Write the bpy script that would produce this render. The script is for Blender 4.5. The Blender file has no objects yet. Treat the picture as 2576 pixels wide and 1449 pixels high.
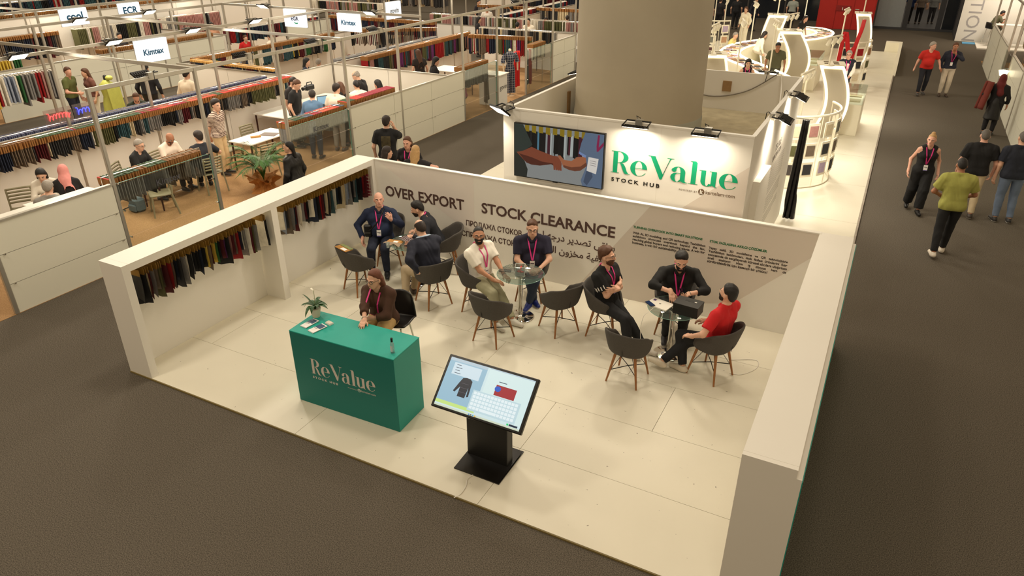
import bpy, bmesh, math, random
import numpy as np
from mathutils import Vector, Matrix
random.seed(7)
SC = bpy.context.scene
COL = SC.collection
R = math.radians
PI = math.pi

# ------------------------------------------------------------------ camera
cam_d = bpy.data.cameras.new('camera'); cam_d.sensor_width = 36.0; cam_d.lens = 25.004
cam_d.clip_start = 0.1; cam_d.clip_end = 300
cam = bpy.data.objects.new('camera', cam_d); COL.objects.link(cam)
_F = Vector((-0.41237512, 0.78753066, -0.45797622)); _R = Vector((0.88646613, 0.46278728, -0.00239621)); _U = Vector((-0.21005848, 0.40696854, 0.88896121))
cam.matrix_world = Matrix(((_R.x, _U.x, -_F.x, 7.9097), (_R.y, _U.y, -_F.y, -4.7553), (_R.z, _U.z, -_F.z, 5.4286), (0, 0, 0, 1)))
SC.camera = cam

# ------------------------------------------------------------------ light and exposure
SC.view_settings.view_transform = 'Standard'
SC.view_settings.look = 'None'
SC.view_settings.gamma = 1.0
SC.view_settings.use_curve_mapping = False
SC.view_settings.exposure = 0.0
W = bpy.data.worlds.new('hall_air'); SC.world = W; W.use_nodes = True
W.node_tree.nodes['Background'].inputs[0].default_value = (1.0, 0.78, 0.51, 1)
W.node_tree.nodes['Background'].inputs[1].default_value = 0.51

def lamp(name, typ, loc, energy, color=(1, 0.86, 0.68), size=1.0, target=None, size_y=None, spot=None, blend=0.5):
    d = bpy.data.lights.new(name, typ); d.energy = energy; d.color = color
    if typ == 'AREA':
        d.size = size
        if size_y: d.shape = 'RECTANGLE'; d.size_y = size_y
        else: d.shape = 'DISK'
    elif typ == 'SPOT':
        d.spot_size = R(spot or 60); d.spot_blend = blend; d.shadow_soft_size = size
    else: d.shadow_soft_size = size
    o = bpy.data.objects.new(name, d); COL.objects.link(o); o.location = loc
    if target is not None:
        o.rotation_euler = (Vector(target) - Vector(loc)).to_track_quat('-Z', 'Y').to_euler()
    return o
# high-bay lamps under the hall roof, far above the frame
for (x, y, e) in [(1.0, 2.6, 500), (1.5, 9.5, 520), (7.0, 7.0, 340), (-9.0, 8.5, 1300), (-1.0, -3.5, 640), (8.5, -3.5, 200), (-8.5, 20, 1300), (3.0, 21, 700), (-17, 11, 1500), (-17, 24, 1300), (-30, 22, 1400), (3.5, 36, 350), (-9, 34, 1300), (-24, 36, 1300), (-12, -1, 500)]:
    lamp('high_bay_lamp', 'AREA', (x, y, 10.0), e * 0.40, (1, 0.90, 0.74), size=1.3)

# ------------------------------------------------------------------ materials
def lin(c): return tuple(((v / 255) / 12.92 if v / 255 <= 0.04045 else ((v / 255 + 0.055) / 1.055) ** 2.4) for v in c[:3])
_M = {}
def mat(name, rgb, rough=0.6, metal=0.0, var=0.06, scale=8.0, bump=0.0, bscale=None, emit=0.0, trans=0.0, ior=1.45, alpha=1.0, spec=0.5, coat=0.0, sheen=0.0):
    if name in _M: return _M[name]
    m = bpy.data.materials.new(name); m.use_nodes = True; nt = m.node_tree; N = nt.nodes; L = nt.links
    b = N['Principled BSDF']; c = lin(rgb)
    b.inputs['Roughness'].default_value = rough; b.inputs['Metallic'].default_value = metal
    b.inputs['Base Color'].default_value = (*c, 1); b.inputs['IOR'].default_value = ior
    b.inputs['Specular IOR Level'].default_value = spec
    if coat: b.inputs['Coat Weight'].default_value = coat
    if sheen: b.inputs['Sheen Weight'].default_value = sheen
    if trans: b.inputs['Transmission Weight'].default_value = trans
    if alpha < 1: b.inputs['Alpha'].default_value = alpha
    if var or bump:
        tc = N.new('ShaderNodeTexCoord'); nz = N.new('ShaderNodeTexNoise'); nz.inputs['Scale'].default_value = scale; nz.inputs['Detail'].default_value = 4
        L.new(tc.outputs['Object'], nz.inputs['Vector'])
        if var:
            mx = N.new('ShaderNodeMix'); mx.data_type = 'RGBA'
            mx.inputs[6].default_value = (*[max(0, v * (1 - var)) for v in c], 1); mx.inputs[7].default_value = (*[min(1, v * (1 + var)) for v in c], 1)
            L.new(nz.outputs['Fac'], mx.inputs[0]); L.new(mx.outputs[2], b.inputs['Base Color'])
        if bump:
            n2 = nz
            if bscale:
                n2 = N.new('ShaderNodeTexNoise'); n2.inputs['Scale'].default_value = bscale; n2.inputs['Detail'].default_value = 3; L.new(tc.outputs['Object'], n2.inputs['Vector'])
            bp = N.new('ShaderNodeBump'); bp.inputs['Strength'].default_value = bump; bp.inputs['Distance'].default_value = 0.01
            L.new(n2.outputs['Fac'], bp.inputs['Height']); L.new(bp.outputs['Normal'], b.inputs['Normal'])
    if emit:
        b.inputs['Emission Color'].default_value = (*c, 1); b.inputs['Emission Strength'].default_value = emit
    _M[name] = m
    return m
def carpet(name, rgb, rgb2, seam=True):
    m = mat(name, rgb, 0.95, var=0, spec=0.08); nt = m.node_tree; N = nt.nodes; L = nt.links; b = N['Principled BSDF']
    tc = N.new('ShaderNodeTexCoord')
    def nz(s, d=2):
        n = N.new('ShaderNodeTexNoise'); n.inputs['Scale'].default_value = s; n.inputs['Detail'].default_value = d; L.new(tc.outputs['Object'], n.inputs['Vector']); return n
    f = nz(95, 3); g = nz(0.5, 4)
    r = N.new('ShaderNodeMapRange'); r.inputs[1].default_value = 0.35; r.inputs[2].default_value = 0.65; L.new(f.outputs['Fac'], r.inputs[0])
    mx = N.new('ShaderNodeMix'); mx.data_type = 'RGBA'; mx.inputs[6].default_value = (*lin(rgb), 1); mx.inputs[7].default_value = (*lin(rgb2), 1); L.new(r.outputs[0], mx.inputs[0])
    m2 = N.new('ShaderNodeMix'); m2.data_type = 'RGBA'; m2.blend_type = 'MULTIPLY'; m2.inputs[0].default_value = 0.35; L.new(mx.outputs[2], m2.inputs[6]); L.new(g.outputs['Color'], m2.inputs[7])
    rg = N.new('ShaderNodeMapRange'); rg.inputs[3].default_value = 0.75; rg.inputs[4].default_value = 1.15; L.new(g.outputs['Fac'], rg.inputs[0])
    cb = N.new('ShaderNodeCombineXYZ'); [L.new(rg.outputs[0], cb.inputs[i]) for i in range(3)]; L.new(cb.outputs[0], m2.inputs[7])
    L.new(m2.outputs[2], b.inputs['Base Color'])
    bp = N.new('ShaderNodeBump'); bp.inputs['Strength'].default_value = 0.5; bp.inputs['Distance'].default_value = 0.006; L.new(f.outputs['Fac'], bp.inputs['Height']); L.new(bp.outputs['Normal'], b.inputs['Normal'])
    return m
def glassmat(name, tint, refl=0.08, haze=0.0):
    if name in _M: return _M[name]
    m = bpy.data.materials.new(name); m.use_nodes = True; nt = m.node_tree; N = nt.nodes; L = nt.links; N.clear()
    out = N.new('ShaderNodeOutputMaterial'); tr = N.new('ShaderNodeBsdfTransparent'); tr.inputs[0].default_value = (*lin(tint), 1)
    gl = N.new('ShaderNodeBsdfGlossy'); gl.inputs['Roughness'].default_value = 0.03; fr = N.new('ShaderNodeFresnel'); fr.inputs[0].default_value = 1.4
    mr = N.new('ShaderNodeMath'); mr.operation = 'MULTIPLY_ADD'; mr.inputs[1].default_value = 0.5; mr.inputs[2].default_value = refl * 0.3; L.new(fr.outputs[0], mr.inputs[0])
    mx = N.new('ShaderNodeMixShader'); L.new(mr.outputs[0], mx.inputs[0]); L.new(tr.outputs[0], mx.inputs[1]); L.new(gl.outputs[0], mx.inputs[2])
    last = mx
    if haze:
        df = N.new('ShaderNodeBsdfDiffuse'); df.inputs[0].default_value = (*lin(tint), 1); m2 = N.new('ShaderNodeMixShader'); m2.inputs[0].default_value = haze; L.new(mx.outputs[0], m2.inputs[1]); L.new(df.outputs[0], m2.inputs[2]); last = m2
    L.new(last.outputs[0], out.inputs[0]); _M[name] = m
    return m
WHITE = mat('white_laminate', (230, 226, 217), 0.45, var=0.025, scale=1.2)
WHITE_TOP = WHITE
FLOORW = mat('white_floor_board', (220, 214, 196), 0.42, var=0.06, scale=1.3, bump=0.03, bscale=30)
def specks(m, dark, thr=0.70, scale=16):
    nt = m.node_tree; N = nt.nodes; L = nt.links; b = N['Principled BSDF']; src = b.inputs['Base Color'].links[0].from_socket; tc = N.new('ShaderNodeTexCoord')
    nz = N.new('ShaderNodeTexNoise'); nz.inputs['Scale'].default_value = scale; nz.inputs['Detail'].default_value = 3; L.new(tc.outputs['Object'], nz.inputs['Vector'])
    r = N.new('ShaderNodeMapRange'); r.inputs[1].default_value = thr; r.inputs[2].default_value = thr + 0.03; L.new(nz.outputs['Fac'], r.inputs[0])
    mx = N.new('ShaderNodeMix'); mx.data_type = 'RGBA'; mx.inputs[7].default_value = (*lin(dark), 1); L.new(src, mx.inputs[6]); L.new(r.outputs[0], mx.inputs[0]); L.new(mx.outputs[2], b.inputs['Base Color'])
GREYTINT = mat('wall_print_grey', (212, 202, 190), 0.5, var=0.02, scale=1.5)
specks(FLOORW, (120, 112, 98), 0.735, 21)
CARPET = carpet('grey_carpet', (70, 65, 58), (112, 104, 93))
BEIGE = carpet('beige_carpet', (146, 114, 80), (172, 138, 100))
ALU = mat('brushed_aluminium', (190, 186, 176), 0.35, metal=0.75, var=0.04)
CHROME = mat('polished_chrome', (225, 222, 215), 0.06, metal=1.0, var=0)
BLACK = mat('black_plastic', (18, 18, 18), 0.4, var=0.1)
BLACKMET = mat('black_metal', (22, 21, 20), 0.35, metal=0.3, var=0.1)
GLASS = glassmat('clear_glass', (246, 249, 246), 0.05, 0.0)
GLASSEDGE = mat('green_glass_edge', (120, 165, 150), 0.1, var=0)
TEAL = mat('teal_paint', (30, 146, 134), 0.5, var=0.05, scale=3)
WOOD = mat('walnut_wood', (150, 98, 54), 0.45, var=0.25, scale=14)
FABRIC = mat('charcoal_weave', (74, 70, 66), 0.9, var=0.3, scale=90, bump=0.35, bscale=160)
PANEL = mat('frosted_white_panel', (228, 226, 210), 0.3, var=0.02, scale=0.8)
LAMPLIT = mat('lamp_lens_lit', (255, 240, 214), 0.4, var=0, emit=9.0)
LED = mat('led_strip_lit', (255, 244, 206), 0.4, var=0, emit=2.2)

# ------------------------------------------------------------------ mesh helpers
class MB:
    def __init__(s): s.v = []; s.f = []; s.mi = []; s.cur = 0; s.sm = []
    def add(s, vs, fs, smooth=False):
        o = len(s.v); s.v += [tuple(v) for v in vs]
        for f in fs: s.f.append(tuple(i + o for i in f)); s.mi.append(s.cur); s.sm.append(smooth)
        return s
    def box(s, x0, y0, z0, x1, y1, z1, M=None):
        vs = [Vector((x, y, z)) for z in (z0, z1) for y in (y0, y1) for x in (x0, x1)]
        if M is not None: vs = [M @ v for v in vs]
        return s.add(vs, [(0, 2, 3, 1), (4, 5, 7, 6), (0, 1, 5, 4), (1, 3, 7, 5), (3, 2, 6, 7), (2, 0, 4, 6)])
    def bbox(s, x0, y0, z0, x1, y1, z1, b=0.01, M=None):
        # box with chamfered edges
        def ring(z, i): return [(x0 + i, y0), (x1 - i, y0), (x1, y0 + i), (x1, y1 - i), (x1 - i, y1), (x0 + i, y1), (x0, y1 - i), (x0, y0 + i)], z
        lev = []
        for z, ins in ((z0, b), (z0 + b, 0), (z1 - b, 0), (z1, b)):
            lev.append([Vector((max(x0 + ins, min(x1 - ins, p[0])), max(y0 + ins, min(y1 - ins, p[1])), z)) for p in ring(z, b)[0]])
        vs = [v for l in lev for v in l]
        if M is not None: vs = [M @ v for v in vs]
        fs = [tuple(range(7, -1, -1)), tuple(range(24, 32))]
        for k in range(3):
            for i in range(8): j = (i + 1) % 8; fs.append((k * 8 + i, k * 8 + j, k * 8 + 8 + j, k * 8 + 8 + i))
        return s.add(vs, fs)
    def tube(s, pts, r, n=8, cap=True, r2=None, closed=False):
        P = [Vector(p) for p in pts]; k = len(P); vs = []; fs = []
        up = None
        for i, p in enumerate(P):
            if closed: t = P[(i + 1) % k] - P[i - 1]
            else: t = P[min(i + 1, k - 1)] - P[max(i - 1, 0)]
            t.normalize()
            if up is None: up = Vector((0, 0, 1)) if abs(t.z) < 0.9 else Vector((1, 0, 0))
            a = t.cross(up)
            if a.length < 1e-4: a = t.cross(Vector((0, 1, 0)))
            a.normalize(); b = a.cross(t).normalized(); up = b
            rr = r if r2 is None else r + (r2 - r) * i / max(1, k - 1)
            if isinstance(r, (list, tuple)): rr = r[i]
            for j in range(n):
                an = 2 * math.pi * j / n; vs.append(p + a * (math.cos(an) * rr) + b * (math.sin(an) * rr))
        for i in range(k if closed else k - 1):
            i2 = (i + 1) % k
            for j in range(n): j2 = (j + 1) % n; fs.append((i * n + j, i * n + j2, i2 * n + j2, i2 * n + j))
        s.add(vs, fs, True)
        if cap and not closed:
            s.add(vs[:n], [tuple(range(n - 1, -1, -1))]); s.add(vs[-n:], [tuple(range(n))])
        return s
    def lathe(s, prof, n=24, c=(0, 0, 0), M=None):
        vs = []; fs = []; k = len(prof)
        for r, z in prof:
            for j in range(n): an = 2 * math.pi * j / n; vs.append(Vector((c[0] + r * math.cos(an), c[1] + r * math.sin(an), c[2] + z)))
        if M is not None: vs = [M @ v for v in vs]
        for i in range(k - 1):
            for j in range(n): j2 = (j + 1) % n; fs.append((i * n + j, i * n + j2, (i + 1) * n + j2, (i + 1) * n + j))
        s.add(vs, fs, True)
        if prof[0][0] > 1e-6: s.add(vs[:n], [tuple(range(n - 1, -1, -1))])
        if prof[-1][0] > 1e-6: s.add(vs[-n:], [tuple(range(n))])
        return s
    def poly(s, pts): return s.add(pts, [tuple(range(len(pts)))])
    def prism(s, pts, d):
        n = len(pts); d = Vector(d); a = [Vector(p) for p in pts]
        return s.add(a + [p + d for p in a], [tuple(range(n - 1, -1, -1)), tuple(range(n, 2 * n))] + [(i, (i + 1) % n, n + (i + 1) % n, n + i) for i in range(n)])
    def sphere(s, c, r, n=10, sc=(1, 1, 1), M=None):
        vs = []; fs = []; h = max(4, n // 2)
        for i in range(h + 1):
            th = math.pi * i / h
            for j in range(n):
                an = 2 * math.pi * j / n
                v = Vector((c[0] + r * sc[0] * math.sin(th) * math.cos(an), c[1] + r * sc[1] * math.sin(th) * math.sin(an), c[2] + r * sc[2] * math.cos(th)))
                vs.append(M @ v if M is not None else v)
        for i in range(h):
            for j in range(n): j2 = (j + 1) % n; fs.append((i * n + j, (i + 1) * n + j, (i + 1) * n + j2, i * n + j2))
        return s.add(vs, fs, True)
    def grid(s, fn, nu, nv, smooth=True):
        vs = [fn(i / nu, j / nv) for i in range(nu + 1) for j in range(nv + 1)]
        return s.add(vs, [(i * (nv + 1) + j, (i + 1) * (nv + 1) + j, (i + 1) * (nv + 1) + j + 1, i * (nv + 1) + j + 1) for i in range(nu) for j in range(nv)], smooth)
    def mesh(s, name, mats):
        me = bpy.data.meshes.new(name); me.from_pydata([tuple(v) for v in s.v], [], s.f)
        for m in (mats if isinstance(mats, (list, tuple)) else [mats]): me.materials.append(m)
        me.polygons.foreach_set('material_index', s.mi); me.polygons.foreach_set('use_smooth', s.sm); me.update()
        return me
    def build(s, name, mats, parent=None, world=True):
        return link(name, s.mesh(name, mats), parent, world)
def link(name, data, parent=None, world=True):
    o = bpy.data.objects.new(name, data); COL.objects.link(o)
    if parent is not None:
        o.parent = parent
        if world: o.matrix_parent_inverse = WM[parent.name].inverted() if parent.name in WM else Matrix()
    return o
WM = {}
def tag(o, label=None, cat=None, group=None, kind=None):
    if label: o['label'] = label
    if cat: o['category'] = cat
    if group: o['group'] = group
    if kind: o['kind'] = kind
    return o
def thing(name, label, cat, loc=(0, 0, 0), rz=0.0, group=None):
    o = bpy.data.objects.new(name, None); COL.objects.link(o); o.empty_display_size = 0.1
    o.location = loc; o.rotation_euler = (0, 0, rz)
    WM[o.name] = Matrix.Translation(Vector(loc)) @ Matrix.Rotation(rz, 4, 'Z')
    return tag(o, label, cat, group)
def struct(name, mb, mats, parent=None, label=None):
    o = mb.build(name, mats, parent)
    if parent is None:
        o['kind'] = 'structure'
        if label: o['label'] = label
    return o
def copy_tree(o, loc=None, rz=None, label=None, group=None, parent=None):
    c = o.copy(); COL.objects.link(c)
    if parent is not None: c.parent = parent
    if loc is not None: c.location = loc
    if rz is not None: c.rotation_euler = (0, 0, rz)
    if label: c['label'] = label
    if group: c['group'] = group
    for ch in list(o.children): copy_tree(ch, parent=c)
    return c
def text(body, size, mtx, m, parent=None, width=None, bold=0.0, align='LEFT', name='lettering', spacing=1.0, ext=0.002, font_z=None, height=None):
    cu = bpy.data.curves.new(name, 'FONT'); cu.body = body; cu.size = size; cu.align_x = align; cu.offset = bold; cu.extrude = ext; cu.space_character = spacing; cu.resolution_u = 3
    o = bpy.data.objects.new(name, cu)
    me = bpy.data.meshes.new_from_object(o); bpy.data.objects.remove(o); bpy.data.curves.remove(cu)
    co = np.zeros(len(me.vertices) * 3, np.float32); me.vertices.foreach_get('co', co); co = co.reshape(-1, 3); dx, dy = co[:, 0].ptp() if hasattr(co, 'ptp') else np.ptp(co[:, 0]), np.ptp(co[:, 1])
    sx = width / dx if width else 1.0; sy = height / dy if height else sx
    me.materials.clear(); me.materials.append(m); me.transform(mtx @ Matrix.Diagonal((sx, sy, 1, 1)))
    return link(name, me, parent)
def on_wall(x, y, z):      # text matrix for a wall facing -Y
    return Matrix.Translation((x, y, z)) @ Matrix.Rotation(R(90), 4, 'X')
def wall_x(x, y, z, rot=0):        # text matrix for a wall facing +X, reading towards +Y
    return Matrix.Translation((x, y, z)) @ Matrix.Rotation(R(90), 4, 'Z') @ Matrix.Rotation(R(90), 4, 'X') @ Matrix.Rotation(rot, 4, 'Z')
# ------------------------------------------------------------------ setting: floors
struct('floor_hall', MB().box(-60, -12, -0.08, 30, 75, 0.0), CARPET)
def floor_zone(name, x0, y0, x1, y1, m, z=0.006): return struct(name, MB().box(x0, y0, -0.02, x1, y1, z), m)
fl = struct('floor_stand', MB().box(-0.40, 0.0, 0.0, 7.9, 5.08, 0.012), mat('floor_joint_dark', (150, 142, 126), 0.8))
rows = [(0.0, 1.0, [-0.395, 2.5, 5.0, 7.49]), (1.0, 2.0, [-0.395, 0.0, 2.5, 5.0, 7.49]), (2.0, 3.0, [-0.395, 1.25, 3.75, 6.25, 7.49]), (3.0, 4.0, [-0.395, 0.6, 3.1, 5.6, 7.49]), (4.0, 5.06, [-0.395, 2.4, 4.9, 7.49])]
for (y0, y1, xs) in rows:
    for a, b in zip(xs[:-1], xs[1:]):
        MB().box(a + 0.0025, y0 + 0.0025, 0.010, b - 0.0025, y1 - 0.0025, 0.022).build('floor_panel', FLOORW, fl)
MB().box(-0.43, -0.012, 0.0, 7.48, 0.0, 0.02).build('edge_strip', mat('edge_strip_ochre', (120, 104, 60), 0.6), fl)
fp = struct('floor_platform', MB().box(-0.36, 5.15, 0.0, 7.9, 33.6, 0.03), mat('platform_joint', (190, 184, 168), 0.7))
k = 0
for yy in [5.16 + 2.5 * i for i in range(12)]:
    for (a, b) in ((-0.355, 2.5), (2.5, 5.2), (5.2, 7.895)):
        MB().box(a + 0.003, yy + 0.003, 0.02, b - 0.003, min(yy + 2.5, 33.59) - 0.003, 0.04).build('floor_panel', FLOORW, fp)
MB().box(7.9, 5.15, 0.0, 7.93, 33.6, 0.036).build('edge_strip', mat('platform_edge_dirty', (150, 140, 128), 0.8, var=0.4, scale=9), fp)
floor_zone('floor_booths', -12.2, -6, -3.42, 22.6, BEIGE)
floor_zone('floor_booths.001', -24.2, -6, -15.7, 34, BEIGE)
floor_zone('floor_booths.002', -44, 0, -28, 60, BEIGE)
floor_zone('floor_booths.003', -14.5, 25, -3.4, 34, BEIGE)

# ------------------------------------------------------------------ stand walls
H = 1.667
wl = struct('wall_left', MB().box(-0.43, 0.02, 0.0, -0.395, 5.05, H - 0.1), WHITE, label='white rack wall with two recessed bays at the left of the stand')
b = MB(); b.box(-0.43, 0.0, H - 0.1, 0.0, 5.05, H); b.build('top_beam', WHITE, wl)
for (y0, y1) in ((0.0, 0.105), (2.50, 2.62), (4.96, 5.05)):
    MB().box(-0.43 if y0 == 0 else -0.395, y0, 0.0, 0.0, y1, H - 0.1).build('upright_panel', WHITE, wl)
for (y0, y1) in ((0.11, 2.49), (2.63, 4.955)):
    MB().tube([(-0.2, y0, 1.535), (-0.2, y1, 1.535)], 0.012, 8).build('hanging_rail', BLACKMET, wl)
    MB().box(-0.39, y0, H - 0.115, -0.36, y1, H - 0.101).build('led_strip', mat('bay_led', (255, 236, 190), 0.4, var=0, emit=16.0), wl)
MB().box(-0.428, 0.1, H, -0.002, 0.102, H + 0.0006).build('joint_line', GREYTINT, wl)
wb = struct('wall_back', MB().box(-0.43, 5.05, 0.0, 7.9, 5.11, H), WHITE, label='printed white back wall of the stand')
MB().prism([(0.04, 5.0485, 1.665), (2.05, 5.0485, H - 0.002), (2.05, 5.0485, 0.55)], (0, 0.001, 0)).build('print_shade', mat('wall_print_pale', (228, 220, 212), 0.5, var=0.02), wb)
MB().prism([(5.12, 5.0485, H - 0.002), (7.47, 5.0485, H - 0.002), (7.47, 5.0485, 1.33), (6.5, 5.0485, 0.35), (5.2, 5.0485, 0.02), (3.98, 5.0485, 0.02), (4.68, 5.0485, 1.04)], (0, 0.001, 0)).build('print_shade', GREYTINT, wb)
MB().box(0.0, 5.04, H - 0.012, 7.5, 5.12, H + 0.004).build('top_trim', WHITE, wb)
BROWN = mat('print_brown', (84, 62, 56), 0.6, var=0)
GREEN = mat('print_green', (40, 110, 70), 0.6, var=0)
DARK = mat('print_dark', (52, 42, 36), 0.6, var=0)
yb = 5.0475
text('OVER EXPORT', 0.26, on_wall(0.19, yb, 1.015), BROWN, wb, width=1.66, bold=0.006, height=0.2)
text('STOCK CLEARANCE', 0.26, on_wall(2.195, yb, 1.035), BROWN, wb, width=2.39, bold=0.006, height=0.19)
text('ПРОДАЖА СТОКОВ', 0.15, on_wall(1.875, yb, 0.745), BROWN, wb, width=1.08, bold=0.003, height=0.125)
text('РАСПРОДАЖА СТОКОВ', 0.15, on_wall(1.63, yb, 0.535), BROWN, wb, width=1.36, bold=0.003, height=0.125)
def arab(words):      # words of presentation-form letters in reading order, laid out right to left
    return ' '.join(w[::-1] for w in words[::-1])
a1 = arab(['\uFE91\uFEEE\uFE8D\uFED7\uFEF0', '\uFE97\uFEBC\uFEAA\uFEF3\uFEAE', '\uFEA9\uFEAD\uFE9F\uFEEA', '\uFE8D\uFEED\uFEDF\uFEF0'])
a2 = arab(['\uFE97\uFEBC\uFED4\uFEF4\uFE94', '\uFEE3\uFEA8\uFEB0\uFEED\uFEE5', '\uFE8D\uFEDF\uFED8\uFEE4\uFE8E\uFEB5'])
text(a1, 0.2, on_wall(3.1, yb, 0.80), BROWN, wb, width=1.5, bold=0.002)
text(a2, 0.2, on_wall(3.1, yb, 0.57), BROWN, wb, width=1.45, bold=0.002)
text('TURNING OVERSTOCK INTO SMART SOLUTIONS', 0.055, on_wall(4.875, yb, 1.262), GREEN, wb, width=1.06, bold=0.0022, ext=0.001)
for i, t in enumerate(['With AI, 3D modeling, and QR technology, Texhibition', 'exhibitors   showcase   overstock   beyond   the   fair,', 'reaching global buyers and reducing waste. A win for', 'business, a win for sustainability.']):
    text(t, 0.05, on_wall(4.875, yb, 1.165 - 0.0545 * i), DARK, wb, width=1.115 if i < 3 else 0.70, bold=0.0012, ext=0.001)
text('STOK FAZLASINA AKILCI ÇÖZÜMLER', 0.055, on_wall(6.042, yb, 1.255), GREEN, wb, width=0.81, bold=0.0022, ext=0.001)
for i, (t, w) in enumerate([('Yapay   zekâ,   3D   modelleme   ve   QR   teknolojisiyle', 1.11), ('Texhibition  katılımcıları,  stok  fazlası  ürünlerini  fuar', 1.11), ('sonrasında da sergileyerek küresel alıcılara ulaşırken', 1.11), ('israfı     azaltıyor.     Hem     iş     dünyası     hem     de', 1.11), ('sürdürülebilirlik için kazançlı bir çözüm!', 0.86)]):
    text(t, 0.05, on_wall(6.042, yb, 1.152 - 0.0545 * i), DARK, wb, width=w, bold=0.0012, ext=0.001)
wr = struct('wall_right', MB().box(7.48, 0.05, 0.0, 7.9, 5.05, H - 0.003), WHITE, label='thick white side wall at the right of the stand')
MB().box(7.478, 0.0, 0.0, 7.902, 0.05, H).build('end_panel', WHITE, wr)
MB().box(7.478, 0.052, H - 0.004, 7.902, 5.05, H).build('top_panel', WHITE, wr)
MB().box(7.902, 0.0, 0.0, 7.945, 5.1, 1.585).build('outer_board', WHITE, wr)
MB().box(7.945, 0.0, 0.02, 7.953, 5.1, 1.57).build('outer_print', TEAL, wr)

# ------------------------------------------------------------------ column box behind the stand
U = 5.2
wc = struct('wall_column_box', MB().box(2.55, U, 0.03, 6.42, U + 0.06, 2.82), WHITE, label='tall white sign wall wrapped round the concrete column')
MB().box(2.55, U + 0.06, 0.03, 2.61, 9.95, 2.80).build('side_panel', WHITE, wc)
MB().box(6.36, U + 0.06, 0.03, 6.42, 9.95, 2.80).build('side_panel', WHITE, wc)
MB().box(2.55, 9.95, 0.03, 6.42, 10.0, 2.80).build('back_panel', WHITE, wc)
MB().box(2.61, U + 0.06, 2.02, 6.36, 9.95, 2.06).build('lid_board', mat('dusty_board', (168, 156, 128), 0.9, var=0.35, scale=5, bump=0.2), wc)
for xx in (3.83, 5.13): MB().box(xx, U - 0.0006, 1.3, xx + 0.0025, U, 2.82).build('joint_line', GREYTINT, wc)
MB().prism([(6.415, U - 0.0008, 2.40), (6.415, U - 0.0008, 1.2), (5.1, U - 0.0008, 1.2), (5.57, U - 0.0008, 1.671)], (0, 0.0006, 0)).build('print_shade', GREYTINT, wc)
MB().box(2.545, U - 0.004, 2.80, 6.425, U + 0.064, 2.826).build('top_trim', WHITE, wc)
# side board with fine print, right-hand face
sb = MB(); sb.box(6.42, 5.7, 0.04, 6.52, 6.62, 2.04); sb.build('side_board', WHITE, wc)
TXT = mat('print_fine_grey', (120, 112, 104), 0.7, var=0)
for i in range(22):
    if i in (10, 17): continue
    MB().box(6.4205, 6.75 + 0.02 * (i % 3), 1.72 - i * 0.048, 6.4215, 8.9 - (0.5 if i in (9, 16, 21) else 0.0) , 1.728 - i * 0.048).build('text_line', TXT, wc)
text('TEXTILE', 0.13, wall_x(6.4212, 7.6, 1.98), TXT, wc, width=0.62, ext=0.001)
text('INNOVATION', 0.13, wall_x(6.4212, 7.45, 1.84), TXT, wc, width=0.9, ext=0.001)
col = struct('column_concrete', MB().lathe([(1.16, 2.06), (1.16, 2.35), (1.145, 2.45), (1.15, 9.5)], 64, (3.87, 7.95, 0)), mat('painted_concrete', (168, 158, 138), 0.7, var=0.10, scale=1.3, bump=0.12, bscale=14))
MB().lathe([(1.166, 2.06), (1.166, 2.30), (1.16, 2.33)], 64, (3.87, 7.95, 0)).build('base_band', mat('concrete_grey_band', (158, 158, 146), 0.75, var=0.12, scale=2), col)
WOODB = mat('raw_wood_block', (150, 118, 78), 0.8, var=0.2, scale=20)
for (x0, y0, x1, y1) in ((4.95, 9.93, 5.12, 9.95), ): MB().box(x0, y0, 2.42, x1, y1, 2.62).build('wood_batten', WOODB, wc)
for yy in (7.6, 8.9): MB().box(2.61, yy, 2.2, 2.64, yy + 0.1, 2.62).build('wood_batten', WOODB, wc)

def ribbon_cable(name, pts, r, m, label, cat='cable'):
    P = [Vector(p) for p in pts]; out = []
    for i in range(len(P) - 1):
        p0 = P[max(i - 1, 0)]; p1 = P[i]; p2 = P[i + 1]; p3 = P[min(i + 2, len(P) - 1)]
        for t in [j / 6 for j in range(6)]:
            out.append(0.5 * ((2 * p1) + (-p0 + p2) * t + (2 * p0 - 5 * p1 + 4 * p2 - p3) * t * t + (-p0 + 3 * p1 - 3 * p2 + p3) * t ** 3))
    out.append(P[-1])
    return tag(MB().tube(out, r, 6).build(name, m), label, cat)
CAB = mat('white_cable', (225, 220, 210), 0.5, var=0)
GCAB = mat('grey_cable', (120, 112, 100), 0.6, var=0)
ribbon_cable('cable', [(3.6, 9.9, 2.83), (4.1, 9.93, 2.5), (4.7, 9.93, 2.3), (5.4, 9.93, 2.45), (5.95, 9.92, 2.83)], 0.012, GCAB, 'thin grey cable looping down the inner back panel of the column box')
ribbon_cable('cable', [(6.02, 9.92, 2.83), (6.1, 9.7, 2.5), (6.2, 8.6, 2.25), (6.0, 7.2, 2.10), (5.7, 6.3, 2.12), (5.75, 5.5, 2.3), (5.8, 5.22, 2.83)], 0.012, CAB, 'white cable running across the dusty lid beside the column')
ps = thing('power_strip', 'brown power strip hung inside the column box', 'power strip', (6.33, 8.2, 2.15))
MB().box(6.325, 8.16, 2.15, 6.36, 8.24, 2.55).build('strip_body', mat('strip_brown', (96, 78, 60), 0.6), ps)
for i in range(5): MB().box(6.318, 8.17, 2.19 + 0.07 * i, 6.325, 8.23, 2.235 + 0.07 * i).build('socket', BLACK, ps)

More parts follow.
